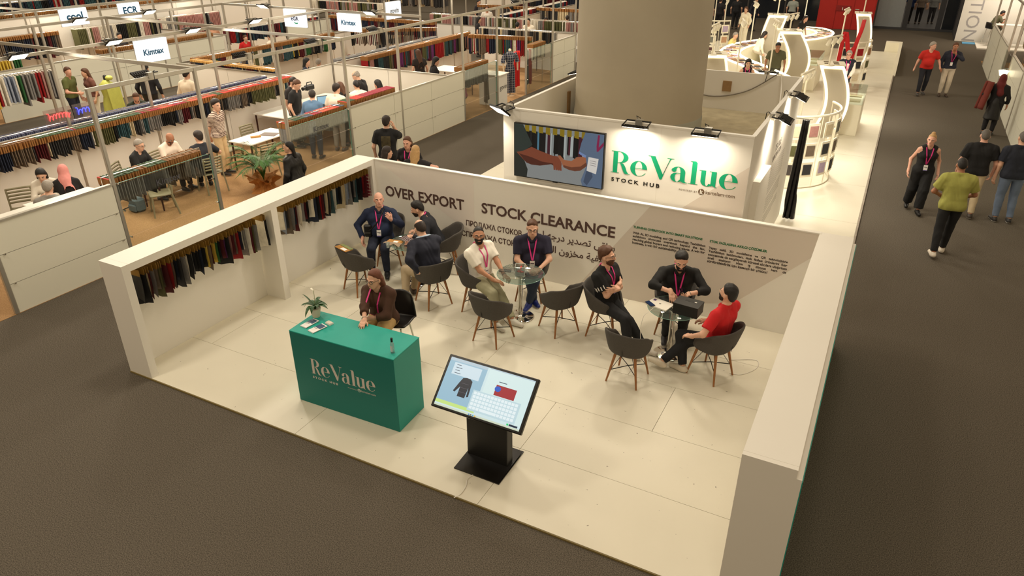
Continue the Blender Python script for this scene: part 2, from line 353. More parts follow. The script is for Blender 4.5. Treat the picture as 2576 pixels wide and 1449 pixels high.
def flood(loc, rz, tilt, label, energy, group='black floodlights on the column box', lit=True, spot=150):
    # lamp head on a U bracket; local +Y is the way it leans out, face looks down/back
    t = thing('floodlight', label, 'floodlight', loc, rz, group)
    Mh = Matrix.Translation((0, 0.19, 0.0)) @ Matrix.Rotation(tilt, 4, 'X')
    hb = MB(); hb.prism([Mh @ Vector(p) for p in [(-0.17, -0.11, 0), (0.17, -0.11, 0), (0.17, 0.11, 0), (-0.17, 0.11, 0)]], Mh.to_3x3() @ Vector((0, 0, 0.03)))
    for i in range(7): x = -0.13 + i * 0.043; hb.box(x - 0.006, -0.08, 0.03, x + 0.006, 0.08, 0.038, Mh)
    hb.build('housing', BLACKMET, t, False)
    lb = MB(); lb.box(-0.155, -0.095, -0.006, 0.155, 0.095, 0.0, Mh); lb.build('lens', LAMPLIT, t, False)
    br = MB(); br.tube([(-0.18, 0.2, 0.03), (-0.18, 0.02, 0.06), (0.18, 0.02, 0.06), (0.18, 0.2, 0.03)], 0.012, 6); br.build('bracket', BLACKMET, t, False)
    MB().box(-0.05, -0.04, -0.02, 0.05, 0.04, 0.08).build('clamp', ALU, t, False)
    MB().tube([(0.03, -0.02, 0.06), (0.07, -0.06, 0.11), (0.02, -0.09, 0.08), (0.0, -0.1, -0.1)], 0.006, 5).build('cord', BLACK, t, False)
    if energy:
        d = bpy.data.lights.new('floodlight_lamp', 'AREA'); d.shape = 'RECTANGLE'; d.size = 0.3; d.size_y = 0.18; d.energy = energy; d.color = (1, 0.87, 0.68); d.spread = R(spot)
        o = bpy.data.objects.new('lamp_light', d); COL.objects.link(o); o.parent = t
        o.matrix_local = Mh @ Matrix.Translation((0, 0, -0.012))
    return t
flood((2.66, U - 0.0, 2.80), PI - 0.5, R(38), 'floodlight at the left corner of the sign wall, glowing towards the aisle', 20)
flood((4.79, U - 0.0, 2.80), PI, R(14), 'floodlight clamped above the sign wall beside the television', 15, spot=170)
flood((5.79, U - 0.0, 2.80), PI, R(14), 'floodlight clamped above the green sign lettering', 15, spot=170)
flood((6.43, 6.55, 2.78), -PI / 2, R(-24), 'nearer of two floodlights on the right side of the column box', 14, spot=120)
flood((6.43, 8.25, 2.78), -PI / 2, R(-24), 'farther of two floodlights on the right side of the column box', 14, spot=120)
flood((4.0, 10.0, 2.78), 0, R(-15), 'floodlight on the rear panel of the column box beside the column', 20)
flood((5.75, 10.0, 2.78), 0, R(-15), 'floodlight on the rear panel near its right corner', 20)
flood((2.55, 8.6, 2.78), PI / 2, R(-15), 'floodlight lying on the left panel of the column box', 10)
# ------------------------------------------------------------------ the didone style logo lettering
def strip2(mb, T, outer, inner):
    n = len(outer); dy = 0.00012 * len(mb.f); vs = [(x, y - dy, z) for x, y, z in [T(*p) for p in outer] + [T(*p) for p in inner]]
    mb.add(vs, [(i, i + 1, n + i + 1, n + i) for i in range(n - 1)])
def quad2(mb, T, pts):
    dy = 0.00012 * len(mb.f); mb.add([(x, y - dy, z) for x, y, z in [T(*p) for p in pts]], [tuple(range(len(pts)))])
def arc(cx, cy, rx, ry, a0, a1, n=20): return [(cx + rx * math.cos(R(a0 + (a1 - a0) * i / n)), cy + ry * math.sin(R(a0 + (a1 - a0) * i / n))) for i in range(n + 1)]
def glyph(ch, mb, T):
    q = lambda *p: quad2(mb, T, p)
    if ch == 'R':
        q((0.07, 0), (0.24, 0), (0.24, 1), (0.07, 1)); q((0.0, 0.975), (0.3, 0.975), (0.3, 1), (0.0, 1)); q((0.0, 0), (0.31, 0), (0.31, 0.022), (0.0, 0.022))
        strip2(mb, T, arc(0.30, 0.74, 0.33, 0.26, -90, 90), arc(0.30, 0.74, 0.15, 0.238, -90, 90))
        q((0.24, 0.478), (0.32, 0.478), (0.32, 0.5), (0.24, 0.5))
        strip2(mb, T, [(0.34, 0.49), (0.46, 0.46), (0.53, 0.34), (0.60, 0.12), (0.66, 0.03), (0.74, 0.0)], [(0.32, 0.48), (0.36, 0.42), (0.42, 0.24), (0.48, 0.08), (0.53, 0.01), (0.74, -0.01)])
        return 0.76
    if ch == 'e':
        A = list(range(0, 331, 11)); out = []; inn = []
        for a in A:
            t = max(0, min(1, (a - 255) / 40)); ir = 0.13 * (1 - t) + 0.285 * t
            out.append((0.31 + 0.31 * math.cos(R(a)), 0.335 + 0.35 * math.sin(R(a)))); inn.append((0.31 + ir * math.cos(R(a)), 0.335 + 0.33 * math.sin(R(a))))
        strip2(mb, T, out, inn); q((0.15, 0.335), (0.62, 0.335), (0.62, 0.36), (0.15, 0.36))
        return 0.68
    if ch == 'V':
        q((0.02, 0.97), (0.2, 0.97), (0.52, 0.2), (0.44, 0.0), (0.40, 0.0)); q((0.48, 0.0), (0.72, 0.97), (0.755, 0.97), (0.44, 0.0)); q((-0.06, 0.975), (0.2, 0.975), (0.2, 1.0), (-0.06, 1.0))
        q((0.62, 0.975), (0.86, 0.975), (0.86, 1.0), (0.62, 1.0)); q((0.68, 0.975), (0.735, 0.92), (0.79, 0.975))
        return 0.84
    if ch == 'a':
        q((0.36, 0.06), (0.53, 0.03), (0.53, 0.44), (0.36, 0.44)); strip2(mb, T, arc(0.28, 0.44, 0.25, 0.245, 0, 150, 14), arc(0.28, 0.44, 0.08, 0.225, 0, 150, 14))
        q(*arc(0.13, 0.52, 0.085, 0.085, 0, 360, 14)[:-1]); q((0.045, 0.48), (0.21, 0.48), (0.19, 0.60), (0.06, 0.58))
        strip2(mb, T, arc(0.24, 0.2, 0.22, 0.21, 80, 330, 22), arc(0.26, 0.2, 0.085, 0.19, 80, 330, 22)); q((0.24, 0.385), (0.38, 0.385), (0.38, 0.41), (0.24, 0.41))
        q((0.30, 0.05), (0.40, 0.12), (0.36, 0.03)); strip2(mb, T, [(0.36, 0.1), (0.42, 0.02), (0.52, -0.01), (0.64, 0.01)], [(0.53, 0.12), (0.54, 0.06), (0.57, 0.03), (0.64, 0.03)])
        return 0.66
    if ch == 'l':
        q((0.08, 0), (0.25, 0), (0.25, 0.97), (0.08, 0.97)); q((0.0, 0), (0.33, 0), (0.33, 0.022), (0.0, 0.022)); q((-0.02, 1.0), (0.2, 1.02), (0.25, 0.95), (0.08, 0.97))
        return 0.36
    if ch == 'u':
        q((0.05, 0.22), (0.21, 0.22), (0.21, 0.66), (0.05, 0.66)); q((-0.02, 0.655), (0.21, 0.655), (0.21, 0.68), (-0.02, 0.68))
        strip2(mb, T, arc(0.27, 0.22, 0.22, 0.23, 180, 330, 14), arc(0.27, 0.22, 0.06, 0.21, 180, 330, 14))
        q((0.40, 0.08), (0.57, 0.0), (0.57, 0.66), (0.40, 0.66)); q((0.33, 0.655), (0.57, 0.655), (0.57, 0.68), (0.33, 0.68)); q((0.38, 0.04), (0.46, 0.12), (0.44, 0.02)); q((0.54, 0), (0.62, 0.0), (0.62, 0.02), (0.54, 0.03))
        return 0.67
def logo(parent, x0, y, z0, width, cap, m, m2, m3, mk):
    adv = dict(R=0.72, e=0.69, V=0.76, a=0.66, l=0.36, u=0.67); tot = sum(adv[c] for c in 'ReValu') + 0.62
    s = width / tot; x = x0
    for i, c in enumerate('ReValue'):
        mb = MB(); zoff = 0.0
        glyph(c, mb, lambda u, v: (x + u * s, y, z0 + v * cap)); mb.build('letter', m, parent); x += adv[c] * s
    f = width / 1.89
    text('STOCK HUB', 0.07 * f, on_wall(x0 + 0.015 * f, y, z0 - 0.135 * f), m2, parent, width=0.76 * f, bold=0.002 * f, spacing=1.5, ext=0.001, height=0.062 * f)
    text('POWERED BY', 0.03 * f, on_wall(x0 + 1.07 * f, y, z0 - 0.118 * f), m3, parent, width=0.265 * f, spacing=1.4, ext=0.0005)
    kb = MB(); cx, cz = x0 + 1.40 * f, z0 - 0.095 * f
    kb.add([(cx + 0.046 * f * math.cos(a * PI / 16), y, cz + 0.046 * f * math.sin(a * PI / 16)) for a in range(32)], [tuple(range(32))]); kb.build('emblem_disc', m3, parent)
    text('k', 0.085 * f, on_wall(cx - 0.022 * f, y - 0.0015, cz - 0.03 * f), mk, parent, bold=0.003 * f, ext=0.0005)
    text('kartelam·com', 0.07 * f, on_wall(x0 + 1.458 * f, y, z0 - 0.115 * f), m3, parent, width=0.415 * f, ext=0.0005)
SIGN = mat('sign_green', (30, 158, 112), 0.8, var=0.0, spec=0.1)
logo(wc, 4.402, U - 0.0025, 2.035, 1.885, 0.335, SIGN, mat('print_black', (30, 28, 24), 0.5, var=0), mat('print_taupe', (110, 88, 66), 0.6, var=0), WHITE)

# ------------------------------------------------------------------ television with a handshake picture
tv = thing('television', 'wall television showing two people shaking hands', 'television', (3.53, U - 0.03, 1.75))
MB().box(2.77, U - 0.055, 1.748, 4.30, U - 0.003, 2.618).build('housing', BLACK, tv)
def scr(name, rgb, e=0.55):
    if name in _M: return _M[name]
    m = mat(name, (8, 8, 8), 0.3, var=0.0, emit=1.0); m.node_tree.nodes['Principled BSDF'].inputs['Emission Color'].default_value = (*lin(rgb), 1)
    return m
px = lambda u, v, d=0: (2.785 + u * 1.50, U - 0.0562 - d, 1.762 + (1 - v) * 0.842)
def tvp(name, pts, m, d): MB().poly([px(u, v, d) for u, v in pts]).build(name, m, tv)
tvp('picture', [(0, 0), (0, 1), (1, 1), (1, 0)], scr('tv_grey_wall', (120, 122, 120), 0.35), 0)
rr = random.Random(3); tx = 0.1
while tx < 0.84:
    w = rr.uniform(0.012, 0.034); c = rr.choice([(14, 14, 16), (10, 10, 12), (28, 26, 28), (120, 124, 122), (60, 24, 34), (150, 156, 152), (16, 16, 18), (70, 110, 128), (12, 12, 12)])
    tvp('picture_cloth', [(tx, 0.10), (tx - 0.004, rr.uniform(0.44, 0.56)), (tx + w, rr.uniform(0.46, 0.58)), (tx + w, 0.10)], scr('tv_c%d_%d_%d' % c, c, 0.3), 0.0004 + 0.00002 * int(tx * 100)); tx += w
for i in range(9):
    a = 0.12 + i * 0.08; tvp('picture_card', [(a, 0.0), (a, 0.12), (a + 0.05, 0.12 + 0.02 * (i % 2)), (a + 0.05, 0.0)], scr('tv_mustard', (120, 100, 24), 0.4), 0.0028)
tvp('picture_shirt', [(0, 0), (0, 0.56), (0.10, 0.52), (0.21, 0.36), (0.16, 0.2), (0.10, 0.0)], scr('tv_olive', (40, 48, 44), 0.35), 0.0034)
tvp('picture_shirt', [(0, 0.5), (0, 1.0), (0.145, 1.0), (0.155, 0.85), (0.12, 0.7), (0.05, 0.5)], scr('tv_olive_dark', (32, 36, 33), 0.3), 0.0032)
tvp('picture_arm', [(0.02, 0.54), (0.1, 0.50), (0.2, 0.40), (0.3, 0.455), (0.45, 0.515), (0.5, 0.51), (0.53, 0.56), (0.55, 0.64), (0.545, 0.75), (0.5, 0.76), (0.455, 0.70), (0.43, 0.68), (0.3, 0.74), (0.2, 0.745), (0.14, 0.72)], scr('tv_skin_dark', (112, 58, 40), 0.4), 0.0036)
tvp('picture_arm', [(0.84, 0.44), (0.72, 0.47), (0.66, 0.56), (0.57, 0.56), (0.54, 0.5), (0.51, 0.53), (0.55, 0.62), (0.57, 0.70), (0.63, 0.735), (0.7, 0.745), (0.76, 0.72), (0.84, 0.6)], scr('tv_skin_light', (142, 86, 58), 0.4), 0.0038)
tvp('picture_arm_shade', [(0.05, 0.56), (0.2, 0.60), (0.32, 0.655), (0.45, 0.66), (0.455, 0.70), (0.43, 0.68), (0.3, 0.74), (0.2, 0.745), (0.14, 0.72)], scr('tv_skin_shade', (70, 32, 24)), 0.0037)
tvp('picture_arm_shade', [(0.57, 0.66), (0.66, 0.68), (0.76, 0.64), (0.84, 0.52), (0.84, 0.6), (0.76, 0.72), (0.7, 0.745), (0.63, 0.735), (0.57, 0.70)], scr('tv_skin_shade2', (96, 54, 38)), 0.0039)
tvp('picture_thumb', [(0.50, 0.50), (0.53, 0.485), (0.57, 0.55), (0.565, 0.58), (0.54, 0.565)], scr('tv_skin_light', (0, 0, 0)), 0.0041)
tvp('picture_shirt_fold', [(0.86, 0.42), (0.84, 0.62), (0.80, 0.92), (0.84, 0.98), (0.9, 0.8), (0.87, 0.6)], scr('tv_blue_shade', (60, 70, 88)), 0.0043)
tvp('picture_sleeve', [(0.74, 0.36), (0.735, 0.40), (0.81, 0.465), (0.82, 0.42)], scr('tv_blue_hem', (104, 122, 160)), 0.0044)
for i in range(4): tvp('picture_finger', [(0.455 + i * 0.02, 0.70), (0.46 + i * 0.024, 0.78), (0.48 + i * 0.024, 0.775), (0.475 + i * 0.024, 0.68)], scr('tv_skin_dark', (0, 0, 0)), 0.004)
tvp('picture_shirt', [(0.80, 0.0), (0.76, 0.2), (0.74, 0.36), (0.81, 0.42), (0.83, 0.6), (0.77, 0.9), (0.79, 1.0), (1.0, 1.0), (1.0, 0.0), (0.84, 0.0)], scr('tv_blue_grey', (82, 96, 116), 0.35), 0.0042)
tvp('picture_lanyard', [(0.935, 0.02), (0.925, 0.22), (0.93, 0.32), (0.945, 0.32), (1.0, 0.2), (1.0, 0.13), (0.95, 0.24), (0.955, 0.02)], scr('tv_pink', (120, 28, 66), 0.4), 0.0046)
tvp('picture_badge', [(0.845, 0.44), (0.83, 0.7), (0.935, 0.74), (0.955, 0.45)], scr('tv_badge', (196, 190, 182), 0.4), 0.0046)
for i in range(3): tvp('picture_badge_line', [(0.862, 0.5 + i * 0.04), (0.862, 0.507 + i * 0.04), (0.93, 0.514 + i * 0.04), (0.93, 0.507 + i * 0.04)], scr('tv_badge_ink', (90, 80, 84), 0.3), 0.0049)
MB().box(3.46, U - 0.058, 1.737, 3.54, U - 0.03, 1.748).build('sensor', BLACK, tv)

# ------------------------------------------------------------------ teal reception counter
ct = thing('reception_counter', 'teal reception counter with pale stand logo', 'counter', (2.83, 0.85, 0.022), 0.031)
cb = MB(); cb.bbox(-0.755, -0.27, 0, 0.755, 0.27, 1.01, 0.004); cb.build('body', TEAL, ct, False)
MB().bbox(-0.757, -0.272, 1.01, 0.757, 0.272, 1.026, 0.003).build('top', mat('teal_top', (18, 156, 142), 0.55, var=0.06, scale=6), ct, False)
MB().box(-0.754, -0.2712, 0.003, 0.754, -0.2702, 1.008).build('front_panel', mat('teal_front_shade', (12, 112, 104), 0.55, var=0.05, scale=2), ct, False)  # thin sheet in darker teal, the front's shade put into its colour
PALE = mat('logo_pale', (206, 198, 190), 0.6, var=0)
class _P: pass
lg = bpy.data.objects.new('front_print', None); COL.objects.link(lg); lg.parent = ct; WM[lg.name] = Matrix()
logo(lg, -0.49, -0.2722, 0.485, 0.95, 0.215, PALE, PALE, PALE, TEAL)
WM.pop(lg.name)
CT = 0.022 + 1.026
# brochures, bottle, plant, card holder on the counter
def brochures(x, y, rz, n, label):
    t = thing('brochure_stack', label, 'brochures', (x, y, CT), rz)
    for i in range(n):
        MB().box(-0.052 + 0.001 * i, -0.105 + 0.0015 * (i % 3), 0.0015 * i, 0.052 + 0.001 * i, 0.105, 0.0013 + 0.0015 * i).build('leaflet', mat('paper_white', (232, 230, 228), 0.5, var=0), t, False)
    z = 0.0015 * n
    MB().box(-0.045, 0.0, z, 0.05, 0.09, z + 0.0004).build('photo', mat('leaflet_blue', (70, 92, 120), 0.4, var=0.5, scale=40), t, False)
    MB().box(-0.04, -0.02, z, 0.02, -0.012, z + 0.0004).build('caption', mat('leaflet_ink', (120, 120, 126), 0.5, var=0), t, False)
brochures(2.20, 0.79, -0.12, 9, 'stack of leaflets at the left end of the teal counter')
brochures(2.37, 0.74, -0.22, 9, 'stack of leaflets beside the first, right of the plant pot')
bc = thing('business_card_box', 'small white box of business cards behind the leaflets', 'card box', (2.42, 0.90, CT), -0.2)
MB().box(-0.045, -0.03, 0, 0.045, 0.03, 0.018).build('box', mat('paper_white', (0, 0, 0)), bc, False)
MB().box(-0.04, -0.026, 0.018, 0.04, 0.026, 0.024).build('cards', mat('card_cream', (214, 206, 190), 0.6), bc, False)
sp = thing('spray_bottle', 'clear spray bottle with black cap on the teal counter', 'bottle', (3.50, 0.72, CT))
MB().lathe([(0.021, 0), (0.024, 0.006), (0.023, 0.12), (0.012, 0.145), (0.011, 0.15)], 16, (0, 0, 0)).build('bottle', glassmat('bottle_plastic', (228, 232, 234), 0.15, 0.18), sp, False)
MB().lathe([(0.0135, 0.145), (0.0135, 0.19), (0.012, 0.196)], 14).build('cap', BLACK, sp, False)
lbm = MB(); lbm.grid(lambda u, v: (0.0242 * math.cos(-2.4 + u * 1.6), 0.0242 * math.sin(-2.4 + u * 1.6), 0.025 + v * 0.075), 8, 1); lbm.build('label', mat('bottle_label', (205, 208, 215), 0.5, var=0.15, scale=60), sp, False)
LEAF = mat('leaf_green', (34, 74, 26), 0.4, var=0.3, scale=12)
def leaf(mb, base, az, length, rise, droop, width, n=8):
    def f(u, v):
        r = length * u; z = rise * u - droop * u * u * u
        w = width * math.sin(PI * min(1, u * 0.97 + 0.03)) ** 0.8 * (1 - 0.25 * u)
        s = (v - 0.5) * 2
        return Vector((base[0] + r * math.sin(az) + s * w * math.cos(az), base[1] + r * math.cos(az) - s * w * math.sin(az), base[2] + z + 0.25 * abs(s) * w))
    mb.grid(f, n, 4)
pp = thing('potted_plant', 'peace lily in a cream pot on the teal counter', 'plant', (2.15, 0.97, CT))
MB().lathe([(0.045, 0), (0.068, 0.11), (0.072, 0.125), (0.064, 0.125), (0.06, 0.11)], 28).build('pot', mat('pot_cream', (222, 212, 190), 0.5), pp, False)
MB().lathe([(0.0, 0.108), (0.062, 0.108)], 20).build('soil', mat('soil', (50, 36, 26), 0.95), pp, False)
for i in range(13):
    mb = MB(); az_ = i * 2.4 + 0.3; ln = rr.uniform(0.12, 0.2)
    mb.tube([(0.01 * math.sin(az_), 0.01 * math.cos(az_), 0.1), (0.02 * math.sin(az_), 0.02 * math.cos(az_), 0.17)], 0.003, 5)
    leaf(mb, (0.02 * math.sin(az_), 0.02 * math.cos(az_), 0.16), az_, ln, rr.uniform(0.03, 0.12), rr.uniform(0.05, 0.16), 0.03); mb.build('leaf', LEAF, pp, False)
mb = MB(); leaf(mb, (0, 0, 0.15), 4.3, 0.14, 0.2, 0.04, 0.02); mb.build('leaf', LEAF, pp, False)
MB().tube([(0, 0.0, 0.1), (0.005, 0.01, 0.3), (0.0, 0.015, 0.36)], 0.003, 5).build('flower_stem', mat('stem_green', (120, 140, 70), 0.5), pp, False)
fm = MB(); leaf(fm, (0.0, 0.015, 0.355), 4.5, 0.06, 0.06, 0.06, 0.018); fm.build('flower', mat('petal_white', (236, 232, 214), 0.5), pp, False)

# ------------------------------------------------------------------ touch screen kiosk
kk = thing('touch_kiosk', 'black touch-screen kiosk with a tilted lit display', 'kiosk', (4.78, 0.66, 0.022))
kb = MB(); kb.prism([(-0.285, -0.30, 0), (0.285, -0.30, 0), (0.285, 0.30, 0), (-0.285, 0.30, 0)], (0, 0, 0.012)); kb.prism([(-0.285, -0.30, 0.012), (-0.27, -0.02, 0.05), (-0.27, 0.02, 0.05), (-0.285, 0.30, 0.012)], (0.56, 0, 0)); kb.build('base', mat('kiosk_black_gloss', (20, 17, 15), 0.28, var=0.1), kk, False)
MB().bbox(-0.255, -0.05, 0.03, 0.255, 0.08, 0.88, 0.006).build('column', mat('kiosk_black', (16, 15, 14), 0.45, var=0.1), kk, False)
# screen tilted: bottom edge near the viewer
a = np.array; 
Pbl, Pbr, Ptl = Vector((-0.545, -0.30, 0.775)), Vector((0.545, -0.30, 0.775)), Vector((-0.545, 0.14, 1.19))
ex = (Pbr - Pbl).normalized(); ey = (Ptl - Pbl).normalized(); ez = ex.cross(ey)
KM = Matrix(((ex.x, ey.x, ez.x, Pbl.x), (ex.y, ey.y, ez.y, Pbl.y), (ex.z, ey.z, ez.z, Pbl.z), (0, 0, 0, 1)))
kw, kh = 1.09, 0.60
MB().bbox(0, 0, -0.05, kw, kh, 0, 0.008, KM).build('display_housing', mat('kiosk_bezel', (14, 13, 13), 0.3), kk, False)
def kp(name, u0, v0, u1, v1, m, d=0.001): MB().add([KM @ Vector((x * kw, (1 - y) * kh, d)) for x, y in ((u0, v1), (u1, v1), (u1, v0), (u0, v0))], [(0, 1, 2, 3)]).build(name, m, kk, False)
def kpoly(name, pts, m, d): MB().add([KM @ Vector((x * kw, (1 - y) * kh, d)) for x, y in pts], [tuple(range(len(pts)))]).build(name, m, kk, False)
kp('screen', 0.03, 0.045, 0.97, 0.955, scr('k_white', (205, 226, 228), 0.9))
kp('app_window', 0.03, 0.10, 0.455, 0.84, scr('k_blue', (150, 186, 204), 0.75), 0.0014)
kp('app_window', 0.48, 0.06, 0.965, 0.88, scr('k_pale', (212, 232, 230), 0.95), 0.0014)
kp('wallpaper', 0.03, 0.84, 0.47, 0.90, scr('k_green', (196, 224, 130), 0.8), 0.0014)
kp('popup_menu', 0.09, 0.12, 0.40, 0.34, scr('k_menu', (205, 222, 230), 0.9), 0.0018)
for i in range(4): kp('menu_line', 0.12, 0.15 + 0.05 * i, 0.17 + 0.02 * (i % 2), 0.162 + 0.05 * i, scr('k_ink', (90, 104, 116), 0.4), 0.0021)
kp('title_bar', 0.03, 0.045, 0.455, 0.10, scr('k_bar', (180, 198, 208), 0.8), 0.0015)
kp('title_bar', 0.48, 0.045, 0.97, 0.065, scr('k_bar', (0, 0, 0)), 0.0016)
kpoly('jacket_picture', [(0.235, 0.36), (0.275, 0.34), (0.315, 0.345), (0.345, 0.38), (0.355, 0.66), (0.335, 0.675), (0.325, 0.50), (0.32, 0.70), (0.235, 0.70), (0.235, 0.52), (0.195, 0.64), (0.175, 0.625), (0.21, 0.46)], scr('k_jacket', (40, 42, 50), 0.15), 0.002)
for i in range(3): kp('jacket_check', 0.236, 0.45 + 0.08 * i, 0.32, 0.456 + 0.08 * i, scr('k_check', (88, 84, 92), 0.3), 0.0023)
kp('banner_picture', 0.60, 0.30, 0.82, 0.49, scr('k_red', (160, 42, 50), 0.6), 0.0018)
kb2 = MB(); kb2.add([KM @ Vector((0.625 * kw + 0.036 * math.cos(t * PI / 10), (1 - 0.37) * kh + 0.03 * math.sin(t * PI / 10), 0.0022)) for t in range(20)], [tuple(range(20))]); kb2.build('banner_badge', scr('k_badge', (40, 90, 190), 0.6), kk, False)
kp('heading', 0.615, 0.235, 0.70, 0.25, scr('k_ink', (0, 0, 0)), 0.0018)
kp('keyboard_picture', 0.385, 0.50, 0.905, 0.875, scr('k_keys_bg', (190, 214, 220), 0.8), 0.0024)
for r_ in range(5):
    for c_ in range(13):
        u0 = 0.40 + c_ * 0.0375; v0 = 0.525 + r_ * 0.066
        if r_ == 4 and 3 <= c_ <= 7:
            if c_ == 3: kp('key_picture', u0, v0, u0 + 0.182, v0 + 0.05, scr('k_key', (226, 238, 240), 0.95), 0.0027)
            continue
        kp('key_picture', u0, v0, u0 + 0.031, v0 + 0.05, scr('k_key', (226, 238, 240), 0.95), 0.0027)
kp('task_bar', 0.03, 0.925, 0.97, 0.955, scr('k_task', (205, 214, 190), 0.8), 0.002)
for i, c in enumerate([(40, 120, 190), (50, 60, 70), (40, 150, 200), (230, 180, 60)]): kp('task_icon', 0.42 + i * 0.022, 0.93, 0.434 + i * 0.022, 0.95, scr('k_icon%d' % i, c, 0.6), 0.0024)
kp('chat_button', 0.855, 0.885, 0.945, 0.918, scr('k_navy', (24, 40, 60), 0.2), 0.0024)
kp('chat_icon', 0.83, 0.885, 0.85, 0.918, scr('k_green2', (40, 200, 110), 0.6), 0.0024)
ribbon_cable('power_cable', [(4.74, 0.36, 0.027), (4.72, 0.28, 0.027), (4.76, 0.18, 0.027), (4.77, 0.05, 0.027), (4.73, -0.02, 0.015)], 0.006, CAB, 'white power cable with plug leading off the kiosk base')

# ------------------------------------------------------------------ bucket chairs
def bucket_mesh():
    mb = MB(); nu, nv = 40, 10
    def rim(th):     # th from the back, 0..pi
        t = abs(th)
        if t < R(50): return 0.37 - 0.02 * (t / R(50)) ** 2
        if t < R(112): s = (t - R(50)) / R(62); return 0.35 - 0.175 * (s * s * (3 - 2 * s))
        if t < R(140): s = (t - R(112)) / R(28); return 0.175 - 0.155 * (s * s * (3 - 2 * s))
        return 0.02
    def f(u, v):
        th = -PI + 2 * PI * u; h = rim(th)
        rx, ry = 0.235, 0.225
        if v <= 0.5:
            s = v / 0.5; r = s; z = 0.025 * s ** 4; k = 1.0
        else:
            s = (v - 0.5) / 0.5; r = 1 + (0.22 if abs(th) < R(125) else 0.05) * s ** 0.9 * (h / 0.3 if h > 0.1 else 0.5); z = 0.025 + (h - 0.0) * s ** 1.15
        ex_ = 2.6; c = math.cos(th); sn = math.sin(th)
        rad = 1 / ((abs(sn) ** ex_ + abs(c) ** ex_) ** (1 / ex_))
        x = rx * 1.05 * r * rad * sn; y = -ry * r * rad * c - (0.045 * (z / 0.37) if abs(th) < R(90) else 0)
        return Vector((x, y, 0.43 + z - 0.02 * (1 - min(1, r)) ))
    mb.grid(f, nu, nv)
    me = mb.mesh('bucket_shell', FABRIC)
    bm = bmesh.new(); bm.from_mesh(me); bmesh.ops.remove_doubles(bm, verts=bm.verts, dist=0.002); bm.to_mesh(me); bm.free()
    return me
proto = thing('bucket_chair', 'x', 'chair')
sh = link('bucket_seat', bucket_mesh(), proto, False)
m_ = sh.modifiers.new('solid', 'SOLIDIFY'); m_.thickness = 0.035; m_.offset = -0.3
m_ = sh.modifiers.new('sub', 'SUBSURF'); m_.levels = 1; m_.render_levels = 1
MB().lathe([(0.0, 0.452), (0.19, 0.452), (0.205, 0.462), (0.19, 0.478), (0.0, 0.482)], 28).build('seat_cushion', FABRIC, proto, False)
MB().tube([(0.0, -0.262, 0.47), (0.0, -0.285, 0.62), (0.0, -0.318, 0.80)], 0.004, 5).build('back_seam', mat('seam_dark', (40, 38, 36), 0.9), proto, False)
for sx in (-1, 1):
    for sy in (-1, 1):
        MB().tube([(sx * 0.212, sy * 0.218, 0.0), (sx * 0.135, sy * 0.14, 0.415)], 0.0115, 10, r2=0.02).build('leg', WOOD, proto, False)
br = MB(); br.tube([(-0.185, -0.19, 0.17), (0, 0, 0.19), (0.185, 0.19, 0.17)], 0.006, 6); br.tube([(-0.185, 0.19, 0.17), (0, 0, 0.19), (0.185, -0.19, 0.17)], 0.006, 6)
for sx, sy in ((-1, -1), (1, 1), (-1, 1), (1, -1)): br.tube([(sx * 0.17, sy * 0.175, 0.175), (sx * 0.06, sy * 0.06, 0.40)], 0.004, 5)
br.build('wire_brace', BLACKMET, proto, False)
FZ = 0.022
CH = [  # x, y, compass facing, label
 (2.16, 3.53, -62, 'charcoal bucket chair under the man in the navy blazer'),
 (1.70, 4.62, -120, 'charcoal bucket chair under the man in black by the lettering'),
 (0.62, 4.48, 150, 'charcoal bucket chair under the bald man'),
 (0.86, 3.36, 20, 'empty bucket chair with a fabric card on its backrest'),
 (2.88, 3.72, 75, 'charcoal bucket chair under the man in the white T-shirt'),
 (3.55, 2.99, 8, 'empty bucket chair standing in front of the middle table'),
 (3.45, 4.42, 165, 'charcoal bucket chair under the man in the navy polo'),
 (4.27, 3.69, -58, 'empty bucket chair right of the middle table'),
 (4.93, 3.88, 90, 'charcoal bucket chair under the man with crossed arms'),
 (5.61, 2.94, 3, 'empty bucket chair in front of the right table'),
 (6.56, 3.53, -68, 'charcoal bucket chair under the man in the red polo'),
 (5.77, 4.42, 172, 'charcoal bucket chair under the man in the black shirt at the right table')]
for i, (x, y, a_, lb) in enumerate(CH):
    if i == 0: proto.location = (x, y, FZ); proto.rotation_euler = (0, 0, -R(a_)); tag(proto, lb, 'chair', 'charcoal bucket chairs at the tables')
    else: copy_tree(proto, (x, y, FZ), -R(a_), lb, 'charcoal bucket chairs at the tables')
# receptionist's stool
rc = thing('bar_chair', 'black shell bar chair with pale legs behind the counter', 'chair', (2.74, 1.78, FZ), R(192))
def rf(u, v):
    x = (u - 0.5) * 0.46
    if v < 0.5: return Vector((x, 0.2 - 0.4 * v / 0.5, 0.68 + 0.03 * (2 * u - 1) ** 2 + (0.02 if v < 0.1 else 0)))
    s = (v - 0.5) / 0.5; return Vector((x * (1 - 0.25 * s * s), -0.2 - 0.09 * s + 0.09 * (2 * u - 1) ** 2 * s, 0.68 + 0.36 * s))
o = MB().grid(rf, 10, 14).build('shell', mat('black_leather', (24, 21, 20), 0.35, var=0.1), rc, False); m_ = o.modifiers.new('s', 'SOLIDIFY'); m_.thickness = 0.03; m_ = o.modifiers.new('sub', 'SUBSURF'); m_.render_levels = 1
for sx in (-1, 1):
    for sy in (-1, 1): MB().tube([(sx * 0.22, sy * 0.22, 0.0), (sx * 0.13, sy * 0.13, 0.67)], 0.012, 8).build('leg', mat('pale_leg', (225, 220, 205), 0.4), rc, False)
